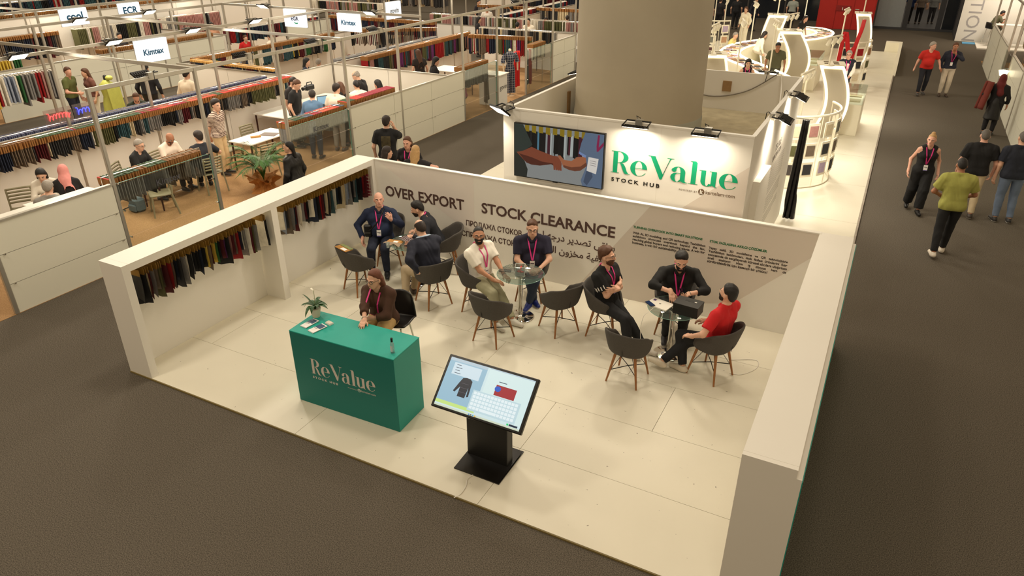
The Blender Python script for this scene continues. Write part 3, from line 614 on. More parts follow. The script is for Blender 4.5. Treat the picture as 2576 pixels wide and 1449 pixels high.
MB().tube([(0.19, 0.19, 0.25), (-0.19, 0.19, 0.25), (-0.19, -0.19, 0.25), (0.19, -0.19, 0.25)], 0.008, 6, closed=True).build('foot_ring', mat('pale_leg', (0, 0, 0)), rc, False)

# ------------------------------------------------------------------ glass bistro tables
TG = glassmat('table_glass', (236, 242, 239), 0.08, 0.015)
def bistro(x, y, label):
    t = thing('bistro_table', label, 'table', (x, y, FZ), 0, 'round glass tables on chrome pedestals')
    MB().lathe([(0.0, 0.728), (0.35, 0.728), (0.354, 0.733), (0.35, 0.738), (0.0, 0.738)], 56).build('glass_top', TG, t, False)
    o = MB().tube([(0.353 * math.cos(a), 0.353 * math.sin(a), 0.733) for a in np.linspace(0, 2 * PI, 48, endpoint=False)], 0.0035, 5, closed=True).build('glass_rim', GLASSEDGE, t, False)
    MB().lathe([(0.034, 0.03), (0.034, 0.715), (0.09, 0.716), (0.09, 0.728)], 24).build('pedestal', CHROME, t, False)
    MB().lathe([(0.215, 0.0), (0.22, 0.006), (0.2, 0.014), (0.12, 0.02), (0.1, 0.035), (0.06, 0.045), (0.036, 0.05)], 48).build('base', CHROME, t, False)
    MB().lathe([(0.036, 0.738), (0.036, 0.744), (0.0, 0.746)], 20).build('top_cap', CHROME, t, False)
    return t
bistro(1.48, 3.98, 'glass table at the left with fabric samples on it')
bistro(3.60, 3.75, 'glass table in the middle with an acrylic holder on it')
bistro(5.93, 3.77, 'glass table at the right with a laptop and a black box')
TT = FZ + 0.7385
# items on the tables
ah = thing('acrylic_holder', 'clear acrylic holder of red wrapped sweets on the middle table', 'holder', (3.62, 3.70, TT + 0.008), 0.4)
AC = glassmat('acrylic_clear', (236, 242, 240), 0.12, 0.10)
for (x0, y0, x1, y1) in ((-0.07, -0.07, 0.07, -0.066), (-0.07, 0.066, 0.07, 0.07), (-0.07, -0.066, -0.066, 0.066), (0.066, -0.066, 0.07, 0.066)): MB().box(x0, y0, 0, x1, y1, 0.15).build('acrylic_wall', AC, ah, False)
MB().box(-0.066, -0.066, 0, 0.066, 0.066, 0.004).build('acrylic_floor', AC, ah, False)
EDG = mat('acrylic_edge', (236, 240, 236), 0.2, var=0)
MB().tube([(-0.07, -0.07, 0.15), (0.07, -0.07, 0.15), (0.07, 0.07, 0.15), (-0.07, 0.07, 0.15)], 0.0022, 5, closed=True).build('acrylic_rim', EDG, ah, False)
for gx in (-1, 1):
    for gy in (-1, 1): MB().tube([(gx * 0.07, gy * 0.07, 0), (gx * 0.07, gy * 0.07, 0.15)], 0.0018, 5).build('acrylic_rim', EDG, ah, False)
CANDY = mat('red_foil', (170, 20, 24), 0.25, metal=0.4, var=0.3, scale=60)
for i, (x, y, z, a_) in enumerate([(-0.02, 0.0, 0.05, 0.5), (0.03, -0.01, 0.06, 1.2), (0.0, 0.02, 0.1, 0.2), (-0.03, 0.03, 0.03, 2.0), (0.02, 0.03, 0.03, 2.6)]):
    o = tag(MB().sphere((0, 0, 0), 0.02, 8, (0.8, 2.2, 0.6)).build('wrapped_sweet', CANDY), 'red foil wrapped sweet in the acrylic holder', 'sweet', 'wrapped sweets in the acrylic holder'); o.location = (3.62 + x, 3.70 + y, TT + 0.008 + z); o.rotation_euler = (0.6 if i == 2 else 0.1, a_ * 0.3, a_)
def slab(name, x, y, z, w, d, h, rz, parts, label, cat, rx=0):
    t = thing(name, label, cat, (x, y, z), rz); t.rotation_euler = (rx, 0, rz)
    for (n, bx, m) in parts: MB().bbox(*bx, 0.0015).build(n, m, t, False)
    return t
LAPW = mat('laptop_silver', (226, 222, 212), 0.3, metal=0.2, var=0.02)
slab('laptop', 5.74, 3.75, TT, 0, 0, 0, -0.25, [('base', (-0.16, -0.115, 0, 0.16, 0.115, 0.012), LAPW), ('lid', (-0.16, -0.115, 0.0125, 0.16, 0.115, 0.02), LAPW), ('sticker', (-0.13, 0.03, 0.02, -0.09, 0.075, 0.0206), mat('sticker_purple', (70, 40, 90), 0.4)), ('lid_emblem', (-0.012, -0.01, 0.02, 0.012, 0.014, 0.0204), mat('emblem_grey', (90, 88, 84), 0.4))], 'closed silver laptop with a sticker on the right table', 'laptop')
PHB = mat('phone_glass', (14, 16, 22), 0.1, var=0)
slab('mobile_phone', 5.62, 3.68, TT + 0.0215, 0, 0, 0, 0.9, [('phone_body', (-0.036, -0.075, 0, 0.036, 0.075, 0.008), BLACK), ('phone_screen', (-0.034, -0.073, 0.008, 0.034, 0.073, 0.0086), mat('phone_screen_blue', (36, 52, 84), 0.1, var=0.4, scale=60))], 'phone lying on the corner of the silver laptop', 'phone')
slab('black_box', 6.13, 3.72, TT, 0, 0, 0, -0.1, [('box', (-0.17, -0.12, 0, 0.17, 0.12, 0.13), mat('black_card', (20, 18, 17), 0.5)), ('lid', (-0.172, -0.122, 0.13, 0.172, 0.122, 0.158), mat('black_card_lid', (26, 23, 21), 0.5)), ('lid_slot', (-0.06, 0.02, 0.158, 0.06, 0.05, 0.1588), BLACK), ('price_tag', (0.07, 0.025, 0.158, 0.1, 0.045, 0.159), WHITE)], 'matt black storage box on the right table', 'box')
ribbon_cable('charging_cable', [(5.70, 3.62, TT + 0.02), (5.66, 3.46, TT + 0.005), (5.62, 3.41, TT - 0.05), (5.60, 3.40, 0.5), (5.64, 3.40, 0.25), (5.70, 3.5, 0.1), (5.74, 3.52, 0.03), (5.9, 3.5, 0.027)], 0.0035, CAB, 'white charging cable hanging down from the laptop on the right table')
ribbon_cable('floor_cable', [(6.75, 4.0, 0.027), (7.05, 4.15, 0.027), (7.1, 3.95, 0.027), (6.95, 3.7, 0.027), (6.8, 3.66, 0.027)], 0.006, CAB, 'white cable looped on the floor behind the red polo chair')
# fabric samples on the left table
CHECK = mat('tartan_dark', (44, 30, 34), 0.9, var=0.2)
def checker(m, c1, c2, scale, axes='XY'):
    nt = m.node_tree; N = nt.nodes; L = nt.links; b = N['Principled BSDF']; tc = N.new('ShaderNodeTexCoord'); w = []
    for ax_ in axes:
        wv = N.new('ShaderNodeTexWave'); wv.bands_direction = ax_; wv.inputs['Scale'].default_value = scale; L.new(tc.outputs['Object'], wv.inputs['Vector']); r_ = N.new('ShaderNodeMapRange'); r_.inputs[1].default_value = 0.93; r_.inputs[2].default_value = 0.97; L.new(wv.outputs['Fac'], r_.inputs[0]); w.append(r_)
    mx = N.new('ShaderNodeMath'); mx.operation = 'MAXIMUM'; L.new(w[0].outputs[0], mx.inputs[0]); L.new(w[1].outputs[0], mx.inputs[1])
    mm = N.new('ShaderNodeMix'); mm.data_type = 'RGBA'; mm.inputs[6].default_value = (*lin(c1), 1); mm.inputs[7].default_value = (*lin(c2), 1); L.new(mx.outputs[0], mm.inputs[0]); L.new(mm.outputs[2], b.inputs['Base Color'])
checker(CHECK, (42, 28, 34), (190, 170, 168), 8)
o = thing('checked_fabric', 'dark checked fabric swatch draped over the left table', 'fabric', (1.55, 4.03, TT + 0.02), -0.35)
MB().grid(lambda u, v: Vector(((u - 0.5) * 0.5, (v - 0.5) * 0.36, 0.012 * math.sin(u * 9 + v * 4) + 0.014)), 16, 12).build('cloth', CHECK, o, False)
MB().grid(lambda u, v: Vector((0.25 + 0.03 * math.sin(v * 5) * u, (v - 0.5) * 0.3 * (1 - 0.3 * u), 0.012 - 0.5 * u)), 10, 8).build('hanging_corner', mat('lining_dark', (44, 26, 28), 0.9, var=0.2), o, False)
sc2 = thing('sample_cards', 'brown fabric header cards on the left table', 'sample cards', (1.25, 3.83, TT + 0.003), 0.15)
KRAFT = mat('kraft_card', (168, 122, 62), 0.8, var=0.2, scale=30)
for i in range(3): MB().box(-0.13, -0.06 + 0.004 * i, 0.006 * i, 0.13 - 0.01 * i, 0.07, 0.006 * i + 0.004).build('card', KRAFT, sc2, False)
MB().box(-0.02, -0.03, 0.0165, 0.06, 0.03, 0.0172).build('label', mat('paper_white', (0, 0, 0)), sc2, False)
MB().grid(lambda u, v: Vector((-0.14 + u * 0.3, -0.14 + v * 0.1, 0.02 + 0.02 * math.sin(u * 12 + v * 3) * (1 - v))), 14, 6).build('sample_cloth', mat('sample_stripe', (150, 130, 110), 0.9, var=0.5, scale=40), sc2, False)
cup = thing('drinking_glass', 'empty clear drinking glass on the left table', 'glass', (1.27, 3.62, TT))
MB().lathe([(0.026, 0), (0.033, 0.085), (0.030, 0.085), (0.024, 0.005), (0, 0.005)], 20).build('tumbler', AC, cup, False)
bk = thing('fabric_card', 'kraft card with pattern sample lying on the empty chair', 'sample card', (0.81, 3.10, FZ + 0.835), -0.3)
MB().box(-0.15, -0.07, 0, 0.15, 0.07, 0.01).build('card', KRAFT, bk, False); MB().box(-0.02, -0.06, 0.01, 0.1, 0.0, 0.0108).build('label', mat('paper_white', (0, 0, 0)), bk, False); MB().box(-0.13, 0.02, 0.01, 0.15, 0.075, 0.016).build('pattern', mat('leafy_print', (120, 128, 84), 0.9, var=0.6, scale=30), bk, False)

# ------------------------------------------------------------------ fabric swatches in the rack wall
def swatch_mesh(seed, length, width, flare):
    q = random.Random(seed); mb = MB(); ph = q.uniform(0, 6)
    def f(u, v):
        x = (u - 0.5) * width * (1 + flare * v * (0.5 - u)); y = 0.012 * math.sin(ph + v * 4 + u * 3) * v + 0.006 * math.sin(ph * 2 + u * 9) * v
        return Vector((x, y, -0.09 - v * length * 1.08 * (1 + 0.08 * math.sin(ph + u * 3))))
    mb.grid(f, 4, 5); off = Vector((0, 0.007, 0)); n = len(mb.v)
    mb.grid(lambda u, v: f(1 - u, v) + off, 4, 5)
    # hem between both faces
    for i in range(4):
        a0, a1 = i * 6 + 5, (i + 1) * 6 + 5; b0, b1 = n + (4 - i) * 6 + 5, n + (3 - i) * 6 + 5
        mb.f.append((a0, a1, b1, b0)); mb.mi.append(0); mb.sm.append(False)
    return mb.mesh('swatch_cloth', FABRIC)
SWM = [swatch_mesh(s, l, w, fl_) for s, l, w, fl_ in ((1, 0.30, 0.30, 0.1), (2, 0.38, 0.32, 0.0), (3, 0.33, 0.31, 0.2), (4, 0.42, 0.33, -0.1), (5, 0.35, 0.32, 0.15))]
MUST = mat('mustard_header_card', (132, 98, 30), 0.7, var=0.15)
hd = MB(); hd.box(-0.155, -0.002, -0.105, 0.155, 0.002, -0.012); hd.box(-0.01, -0.003, -0.02, 0.01, 0.003, 0.016); HDM = hd.mesh('header_card', MUST)
hk = MB(); hk.tube([(0, 0, -0.02), (0, 0, 0.02), (0.014, 0, 0.03)], 0.003, 4); HKM = hk.mesh('hook', BLACKMET)
SWC = dict(black=(22, 22, 24), charcoal=(52, 52, 54), white=(226, 220, 206), cream=(206, 192, 160), grey=(132, 130, 128), maroon=(84, 20, 28), taupe=(112, 98, 84), navy=(34, 42, 62), red=(150, 26, 30), green=(44, 96, 52), pink=(178, 130, 124), yellow=(208, 178, 70), olive=(92, 92, 58), purple=(110, 50, 110), teal=(52, 84, 92), lightblue=(150, 160, 178))
SWMAT = {k: mat('cloth_' + k, c, 0.9, var=0.25, scale=18) for k, c in SWC.items()}
swp = {}
def swatch(y, x, z, col, q, where, group, hdr=HDM, back=None, k=None):
    sfx = '' if k is None else ', %d%s from the near end' % (k, 'th' if 10 <= k % 100 <= 20 else {1: 'st', 2: 'nd', 3: 'rd'}.get(k % 10, 'th'))
    t = thing('fabric_swatch', '%s fabric swatch%s %s' % (col.replace('lightblue', 'light blue'), sfx, where), 'fabric swatch', (x, y, z), q.uniform(-0.16, 0.16), group)
    o = link('cloth', q.choice(SWM), t, False); o.material_slots[0].link = 'OBJECT'; o.material_slots[0].material = SWMAT[col]
    link('header_card', hdr, t, False); link('hook', HKM, t, False)
q = random.Random(11)
bay1 = ['charcoal', 'black', 'cream', 'maroon', 'grey', 'taupe', 'olive', 'taupe', 'maroon', 'red', 'taupe', 'black', 'navy', 'charcoal', 'grey', 'white', 'black', 'grey', 'black', 'black', 'navy', 'black', 'yellow', 'taupe', 'maroon', 'yellow', 'green', 'black', 'maroon', 'purple', 'black', 'pink', 'maroon', 'taupe', 'red', 'navy', 'white', 'grey', 'white', 'maroon', 'olive', 'grey']
y = 0.24
for i, c in enumerate(bay1): swatch(y, -0.2, 1.522, c, q, 'in the nearer bay', 'swatches in the nearer bay', k=i + 1); y += 0.0475
swatch(2.36, -0.2, 1.522, 'white', q, 'at the far end of the nearer bay', 'swatches in the nearer bay'); swatch(2.42, -0.2, 1.522, 'black', q, 'beside the dividing upright of the nearer bay', 'swatches in the nearer bay')
bay2 = ['white', 'lightblue', 'charcoal', 'taupe', 'grey', 'navy', 'maroon', 'white', 'white', 'grey', 'maroon', 'black', 'white', 'white', 'navy', 'black', 'red', 'maroon', 'charcoal', 'cream', 'black', 'taupe', 'teal', 'white', 'green', 'navy', 'black', 'cream', 'cream', 'lightblue', 'lightblue', 'grey', 'black', 'grey', 'teal', 'black', 'black', 'navy', 'red', 'maroon']
y = 2.76
for i, c in enumerate(bay2): swatch(y, -0.2, 1.522, c, q, 'in the farther bay', 'swatches in the farther bay', k=i + 1); y += 0.053
t = thing('plaid_swatch', 'red, green and white plaid swatch at the far end of the rack wall', 'fabric swatch', (-0.2, 4.9, 1.52))
PL = mat('plaid_red', (150, 40, 60), 0.9); checker(PL, (140, 40, 56), (220, 214, 200), 5, 'XZ')
o = link('cloth', SWM[3], t, False); o.material_slots[0].link = 'OBJECT'; o.material_slots[0].material = PL; link('header_card', HDM, t, False); link('hook', HKM, t, False)
# ------------------------------------------------------------------ people: signed-distance bodies meshed as one surface
F32 = np.float32
def _n(v): v = np.asarray(v, float); return v / (np.linalg.norm(v) + 1e-9)
def cone(a, b, ra, rb, flat=False):
    a = np.asarray(a, F32); b = np.asarray(b, F32); ab = b - a; L2 = float(ab @ ab) + 1e-9; L = math.sqrt(L2)
    def f(p):
        d = p - a; t = (d @ ab) / L2; tc = np.clip(t, 0, 1)
        q = d - tc[:, None] * ab
        r = np.sqrt(np.einsum('ij,ij->i', q, q)) - (ra + (rb - ra) * tc)
        if flat: r = np.maximum(r, (t - 1) * L)
        return r
    return f
def ell(c, R3, rad):     # ellipsoid with axes = columns of R3
    c = np.asarray(c, F32); M = np.asarray(R3, F32); rad = np.asarray(rad, F32); mr = float(min(rad))
    def f(p):
        q = (p - c) @ M; k0 = np.sqrt(((q / rad) ** 2).sum(1)); k1 = np.sqrt(((q / (rad * rad)) ** 2).sum(1)) + 1e-6
        return k0 * (k0 - 1) / k1
    return f
def smin(a, b, k):
    h = np.clip(0.5 + 0.5 * (b - a) / k, 0, 1); return b + (a - b) * h - k * h * (1 - h)
def union(fs, k=0.03):
    def f(p):
        d = fs[0](p)
        for g in fs[1:]: d = smin(d, g(p), k)
        return d
    return f
def wrinkle(p, amp, s=1.0):
    x, y, z = p[:, 0] * s, p[:, 1] * s, p[:, 2] * s
    return amp * (np.sin(31 * z + 9 * np.sin(13 * x) + 7 * y) * 0.5 + np.sin(23 * x - 17 * z + 5 * np.sin(19 * y)) * 0.35 + np.sin(41 * y + 27 * z) * 0.2)
def nets(fn, lo, hi, h):
    lo = np.asarray(lo, float); n = np.maximum(np.ceil((np.asarray(hi) - lo) / h).astype(int), 8); B = 6
    nb = (n + B - 1) // B; n = nb * B
    ax = [lo[i] + (np.arange(nb[i]) + 0.5) * B * h - h * 0.5 for i in range(3)]
    G = np.stack(np.meshgrid(*ax, indexing='ij'), -1).reshape(-1, 3).astype(F32)
    dc = fn(G); act = np.abs(dc) < B * h * 0.92 + 0.012
    D = np.repeat(np.repeat(np.repeat(np.where(dc > 0, 1, -1).astype(F32).reshape(nb), B, 0), B, 1), B, 2)
    idx = np.stack(np.unravel_index(np.nonzero(act)[0], nb), -1) * B
    o = np.stack(np.meshgrid(*[np.arange(B)] * 3, indexing='ij'), -1).reshape(-1, 3)
    I = (idx[:, None] + o[None]).reshape(-1, 3)
    D[I[:, 0], I[:, 1], I[:, 2]] = fn((lo + I * h).astype(F32))
    S = D < 0
    c = [S[i:n[0] - 1 + i, j:n[1] - 1 + j, k:n[2] - 1 + k] for i in (0, 1) for j in (0, 1) for k in (0, 1)]
    cnt = sum(x.astype(np.int8) for x in c); C = np.stack(np.nonzero((cnt > 0) & (cnt < 8)), -1)
    if len(C) == 0: return np.zeros((0, 3)), np.zeros((0, 4), int)
    vid = -np.ones(n - 1, int); vid[C[:, 0], C[:, 1], C[:, 2]] = np.arange(len(C))
    acc = np.zeros((len(C), 3)); w = np.zeros(len(C))
    cor = np.array([(i, j, k) for i in (0, 1) for j in (0, 1) for k in (0, 1)])
    val = np.stack([D[C[:, 0] + i, C[:, 1] + j, C[:, 2] + k] for i, j, k in cor], 1)
    for a in range(8):
        for b in range(a + 1, 8):
            if np.abs(cor[a] - cor[b]).sum() != 1: continue
            m = (val[:, a] < 0) != (val[:, b] < 0); t = val[m, a] / (val[m, a] - val[m, b])
            acc[m] += cor[a] + t[:, None] * (cor[b] - cor[a]); w[m] += 1
    V = lo + (C + acc / w[:, None]) * h
    Q = []
    for axn in range(3):
        u, v = (axn + 1) % 3, (axn + 2) % 3
        s0 = [slice(0, m) for m in n]; s1 = [slice(0, m) for m in n]
        s0[axn] = slice(0, n[axn] - 1); s1[axn] = slice(1, n[axn])
        d = S[tuple(s0)] != S[tuple(s1)]; E = np.stack(np.nonzero(d), -1)
        E = E[(E[:, u] > 0) & (E[:, v] > 0) & (E[:, u] < n[u] - 1) & (E[:, v] < n[v] - 1)]
        if len(E) == 0: continue
        def g(du, dv): X = E.copy(); X[:, u] -= du; X[:, v] -= dv; return vid[X[:, 0], X[:, 1], X[:, 2]]
        q = np.stack([g(0, 0), g(1, 0), g(1, 1), g(0, 1)], 1); inside = S[E[:, 0], E[:, 1], E[:, 2]]
        q[~inside] = q[~inside][:, ::-1]; Q.append(q)
    return V, np.concatenate(Q)
def npmesh(name, parts, mats, split=None):
    V = []; Qs = []; o = 0
    for v, q in parts:
        V.append(v); Qs.append(q + o); o += len(v)
    V = np.concatenate(V); Qs = np.concatenate(Qs); me = bpy.data.meshes.new(name)
    me.vertices.add(len(V)); me.vertices.foreach_set('co', V.astype(F32).ravel()); me.loops.add(len(Qs) * 4); me.polygons.add(len(Qs))
    me.loops.foreach_set('vertex_index', Qs.ravel().astype(np.int32)); me.polygons.foreach_set('loop_start', np.arange(0, len(Qs) * 4, 4, dtype=np.int32))
    try: me.polygons.foreach_set('loop_total', np.full(len(Qs), 4, np.int32))
    except Exception: pass
    me.polygons.foreach_set('use_smooth', np.ones(len(Qs), bool))
    for m in mats: me.materials.append(m)
    if split is not None: me.polygons.foreach_set('material_index', split(V[Qs].mean(1)).astype(np.int32))
    me.update(calc_edges=True); me.validate()
    return me
SKIN = {k: mat('skin_' + k, c, 0.5, var=0.08, scale=30) for k, c in dict(light=(214, 168, 142), mid=(190, 138, 108), tan=(164, 112, 84), rosy=(216, 164, 142)).items()}
HAIRM = {k: mat('hair_' + k, c, 0.55, var=0.3, scale=60, bump=0.4, bscale=120) for k, c in dict(black=(20, 16, 15), dark=(38, 27, 22), brown=(84, 52, 32), auburn=(104, 58, 38), blond=(176, 140, 92), grey=(150, 142, 132), pepper=(92, 86, 80)).items()}
EYEW = mat('eye_white', (225, 220, 214), 0.2, var=0); IRIS = mat('eye_dark', (34, 22, 16), 0.15, var=0); LIP = mat('lip', (172, 96, 84), 0.45, var=0)
PINK = mat('lanyard_pink', (214, 52, 132), 0.6, var=0.05); BADGE = mat('badge_white', (232, 228, 224), 0.4, var=0); BADGE2 = mat('badge_lilac', (120, 110, 170), 0.4, var=0); BADGE3 = mat('badge_ink', (60, 58, 66), 0.5, var=0)
def cloth(rgb, rough=0.85): return mat('garment_%d_%d_%d' % tuple(rgb), rgb, rough, var=0.10, scale=14, bump=0.12, bscale=200)
def ik(a, c, l1, l2, hint):
    a = np.asarray(a, float); c = np.asarray(c, float); d = c - a; L = np.linalg.norm(d); mx = (l1 + l2) * 0.995
    if L > mx: c = a + d / L * mx; d = c - a; L = mx
    u = d / L; x = (l1 * l1 - l2 * l2 + L * L) / (2 * L); hgt = math.sqrt(max(0, l1 * l1 - x * x))
    h = np.asarray(hint, float); h = h - (h @ u) * u
    return a + u * x + _n(h) * hgt, c
def rotm(yaw=0, pitch=0, roll=0):   # columns right, forward, up ; yaw>0 turns to own right, pitch>0 looks down, roll>0 tilts to own right
    y, p, r = R(yaw), R(pitch), R(roll)
    Rz = np.array([[math.cos(y), math.sin(y), 0], [-math.sin(y), math.cos(y), 0], [0, 0, 1]])
    Rx = np.array([[1, 0, 0], [0, math.cos(p), math.sin(p)], [0, -math.sin(p), math.cos(p)]])
    Ry = np.array([[math.cos(r), 0, math.sin(r)], [0, 1, 0], [-math.sin(r), 0, math.cos(r)]])
    return Rz @ Rx @ Ry
def hand_prims(w, d, nrm, s, side, curl=35, spread=1.0, thumb=0.8):
    d = _n(d); nrm = _n(np.asarray(nrm) - (np.asarray(nrm) @ d) * d); x = np.cross(d, nrm) * side   # x towards the thumb
    fs = []; w = np.asarray(w, float)
    fs.append(cone(w - d * 0.03 * s, w + d * 0.03 * s, 0.027 * s, 0.028 * s))
    for i, (off, L) in enumerate(((0.031, 0.074), (0.010, 0.083), (-0.011, 0.077), (-0.031, 0.060))):
        kn = w + d * (0.092 - 0.008 * abs(i - 1)) * s + x * off * s
        fs.append(cone(w + x * off * 0.7 * s + d * 0.02 * s, kn, 0.015 * s, 0.0125 * s))
        c1, c2 = R(curl * 0.7), R(curl * 1.9)
        dd = d + x * 0.10 * spread * (1.2 - i * 0.8)
        d1 = _n(_n(dd) * math.cos(c1) + nrm * math.sin(c1)); d2 = _n(_n(dd) * math.cos(c2) + nrm * math.sin(c2))
        m = kn + d1 * L * 0.55 * s; e = m + d2 * L * 0.5 * s
        fs.append(cone(kn, m, 0.0105 * s, 0.0092 * s)); fs.append(cone(m, e, 0.009 * s, 0.0072 * s))
    tb = w + d * 0.028 * s + x * 0.026 * s; t1 = tb + _n(d * 0.7 + x * thumb + nrm * 0.35) * 0.045 * s; t2 = t1 + _n(d * 0.9 + x * thumb * 0.35 + nrm * 0.35) * 0.036 * s
    fs.append(cone(tb, t1, 0.015 * s, 0.0115 * s)); fs.append(cone(t1, t2, 0.011 * s, 0.0085 * s))
    return fs
DEF = dict(s=1.0, wide=1.0, belly=0.0, sit=False, lean=4, side=0, twist=0, pel=(0, 0, None), head=(0, 5, 0), hL=None, hR=None, eL=(-0.6, -0.6, -0.6), eR=(0.6, -0.6, -0.6), nL=None, nR=None, dL=None, dR=None, cL=30, cR=30,
           fL=None, fR=None, kL=(0, 1, 0.6), kR=(0, 1, 0.6), tL=-8, tR=8, skin='mid', hair='dark', style='short', beard=None, glasses=False, shirt=(30, 30, 34), sleeve='short', shirt2=None, pants=(30, 30, 34), fit=1.0, pfit=1.0, shoe=(40, 36, 34), sole=(200, 196, 188), lan=False, woman=False, open_v=0.0, coat=None, hem=0.0, bare=False, vox=0.012, scarf=None, toe=0, skirt=None, stripes=None, collar=None)
def person(loc, face, label, group=None, fine=True, cat='person', **kw):
    P = dict(DEF); P.update(kw); s = P['s']; wd = P['wide']; dist = math.dist(loc, (7.91, -4.755, 5.43)); vc = min(0.030, max(0.019, 0.00135 * dist)); vc = P.get('cv', vc); vox = P['vox'] if fine else vc
    root = thing('person', label, cat, loc, -R(face), group)
    sit = P['sit']; px_, py_, pz = P['pel']
    if pz is None: pz = 0.545 if sit else 0.93 * s
    pel = np.array([px_, py_, pz])
    T = rotm(P['twist'] * 0.4, P['lean'], P['side']); T2 = rotm(P['twist'], P['lean'] * 1.15, P['side'])
    up = T[:, 2]; ts = s * (0.96 if P['woman'] else 1.0)
    waist = pel + up * 0.14 * ts; chest = pel + up * 0.36 * ts; up2 = T2[:, 2]; rt = T2[:, 0]; fw = T2[:, 1]
    nk = chest + up2 * 0.155 * ts
    shw = (0.165 if P['woman'] else 0.19) * s * (0.5 + 0.5 * wd)
    shL = chest + up2 * 0.078 * ts - rt * shw; shR = chest + up2 * 0.078 * ts + rt * shw
    Hd = rotm(P['twist'], P['lean'] * 0.5, 0) @ rotm(*P['head']); hs = 0.97 * s if P['woman'] else s
    hc = nk + up2 * 0.056 * hs + Hd[:, 2] * 0.105 * hs + Hd[:, 1] * 0.028 * hs + fw * 0.01
    hipw = 0.095 * s * (0.6 + 0.4 * wd); hipL = pel - T[:, 0] * hipw; hipR = pel + T[:, 0] * hipw
    la, lf = 0.285 * s, 0.255 * s
    sgn = {'L': -1, 'R': 1}; arm = {}
    for k, sh_ in (('L', shL), ('R', shR)):
        t = P['h' + k]
        if t is None: t = sh_ + np.array([sgn[k] * 0.10, 0.06, -0.50 * s])
        el, wr_ = ik(sh_, t, la, lf, P['e' + k]); arm[k] = (sh_, el, wr_)
    lt, ls = (0.43 * s, 0.42 * s); leg = {}
    for k, h_ in (('L', hipL), ('R', hipR)):
        f_ = P['f' + k]
        if f_ is None: f_ = (sgn[k] * 0.10, 0.42 if sit else 0.0, 0.085)
        f_ = np.array([f_[0], f_[1], f_[2]]); kn, an = ik(h_, f_, lt, ls, P['k' + k]); leg[k] = (h_, kn, an)
    # --- torso prims
    tw = wd; be = P['belly']
    def torso(e, low=True):
        wr0 = (0.094 if not P['woman'] else 0.080) * s * (0.6 + 0.4 * tw) + e; cr = (0.104 + 0.01 * (tw - 1)) * s * (0.93 if P['woman'] else 1) + e; pr_ = 0.104 * s + e
        fs = []
        for g in (-1, 1):
            ca = chest + rt * g * 0.078 * s * tw; wa = waist + T[:, 0] * g * 0.058 * s * tw; pa = pel + T[:, 0] * g * 0.07 * s * tw
            fs += [cone(ca, wa, cr, wr0), cone(ca, chest + up2 * 0.075 * s + rt * g * 0.085 * s * tw - fw * 0.012, cr, 0.066 * s + e), cone(nk + rt * g * 0.03 * s + up2 * 0.01, arm['L' if g < 0 else 'R'][0] + up2 * 0.004, 0.047 * s + e * 0.6, 0.047 * s + e)]
            if low: fs.append(cone(wa, pa, wr0, pr_))
        fs.append(cone(chest, waist, cr, wr0))
        if low: fs.append(cone(pel - T[:, 0] * 0.075 * s * tw, pel + T[:, 0] * 0.075 * s * tw, 0.108 * s + e, 0.108 * s + e))
        if be: fs.append(ell(waist + T[:, 1] * 0.06 + up * 0.02, T, (0.13 * s + be + e, 0.10 * s + be + e, 0.15 * s + e)))
        if P['woman']:
            for g in (-1, 1): fs.append(ell(chest + fw * 0.075 * s + rt * g * 0.07 * s - up2 * 0.02 * s, T2, (0.062 * s + e, 0.06 * s + e, 0.062 * s + e)))
        return fs
    def armp(k, e, t_up=1.0, t_lo=1.0):
        a, b, c = arm[k]; fs = [cone(a, a + (b - a) * t_up, 0.056 * s * (0.7 + 0.3 * wd) * (0.88 if P['woman'] else 1) + e, (0.056 + (0.042 - 0.056) * t_up) * s * (0.88 if P['woman'] else 1) + e, flat=t_up < 1)]
        if t_lo > 0 and t_up >= 1: fs.append(cone(b, b + (c - b) * t_lo, 0.043 * s * (0.88 if P['woman'] else 1) + e, (0.043 - 0.015 * t_lo) * s + e, flat=t_lo < 1))
        return fs
    def legp(k, e, t=1.0, ft=1.0):
        a, b, c = leg[k]; fs = [cone(a, b, 0.088 * s * (0.55 + 0.45 * wd) + e, 0.060 * s + e * ft)]
        fs.append(cone(b, b + (c - b) * t, 0.060 * s + e * ft, (0.060 - 0.02 * t) * s + e * ft * 1.1, flat=True)); 
        if ft <= 1.01: fs.append(cone(b + (c - b) * 0.12 - 0.02 * _n(np.cross(c - b, T[:, 0])) * 0, b + (c - b) * 0.45, 0.056 * s + e, 0.05 * s + e))
        return fs
    neckf = [cone(nk - up2 * 0.07 * s, hc - Hd[:, 2] * 0.06 * hs - Hd[:, 1] * 0.015, 0.062 * s * (0.8 if P['woman'] else 1), 0.053 * s * (0.82 if P['woman'] else 1))]
    hp = lambda x, y, z: hc + Hd @ (np.array([x, y, z]) * hs)
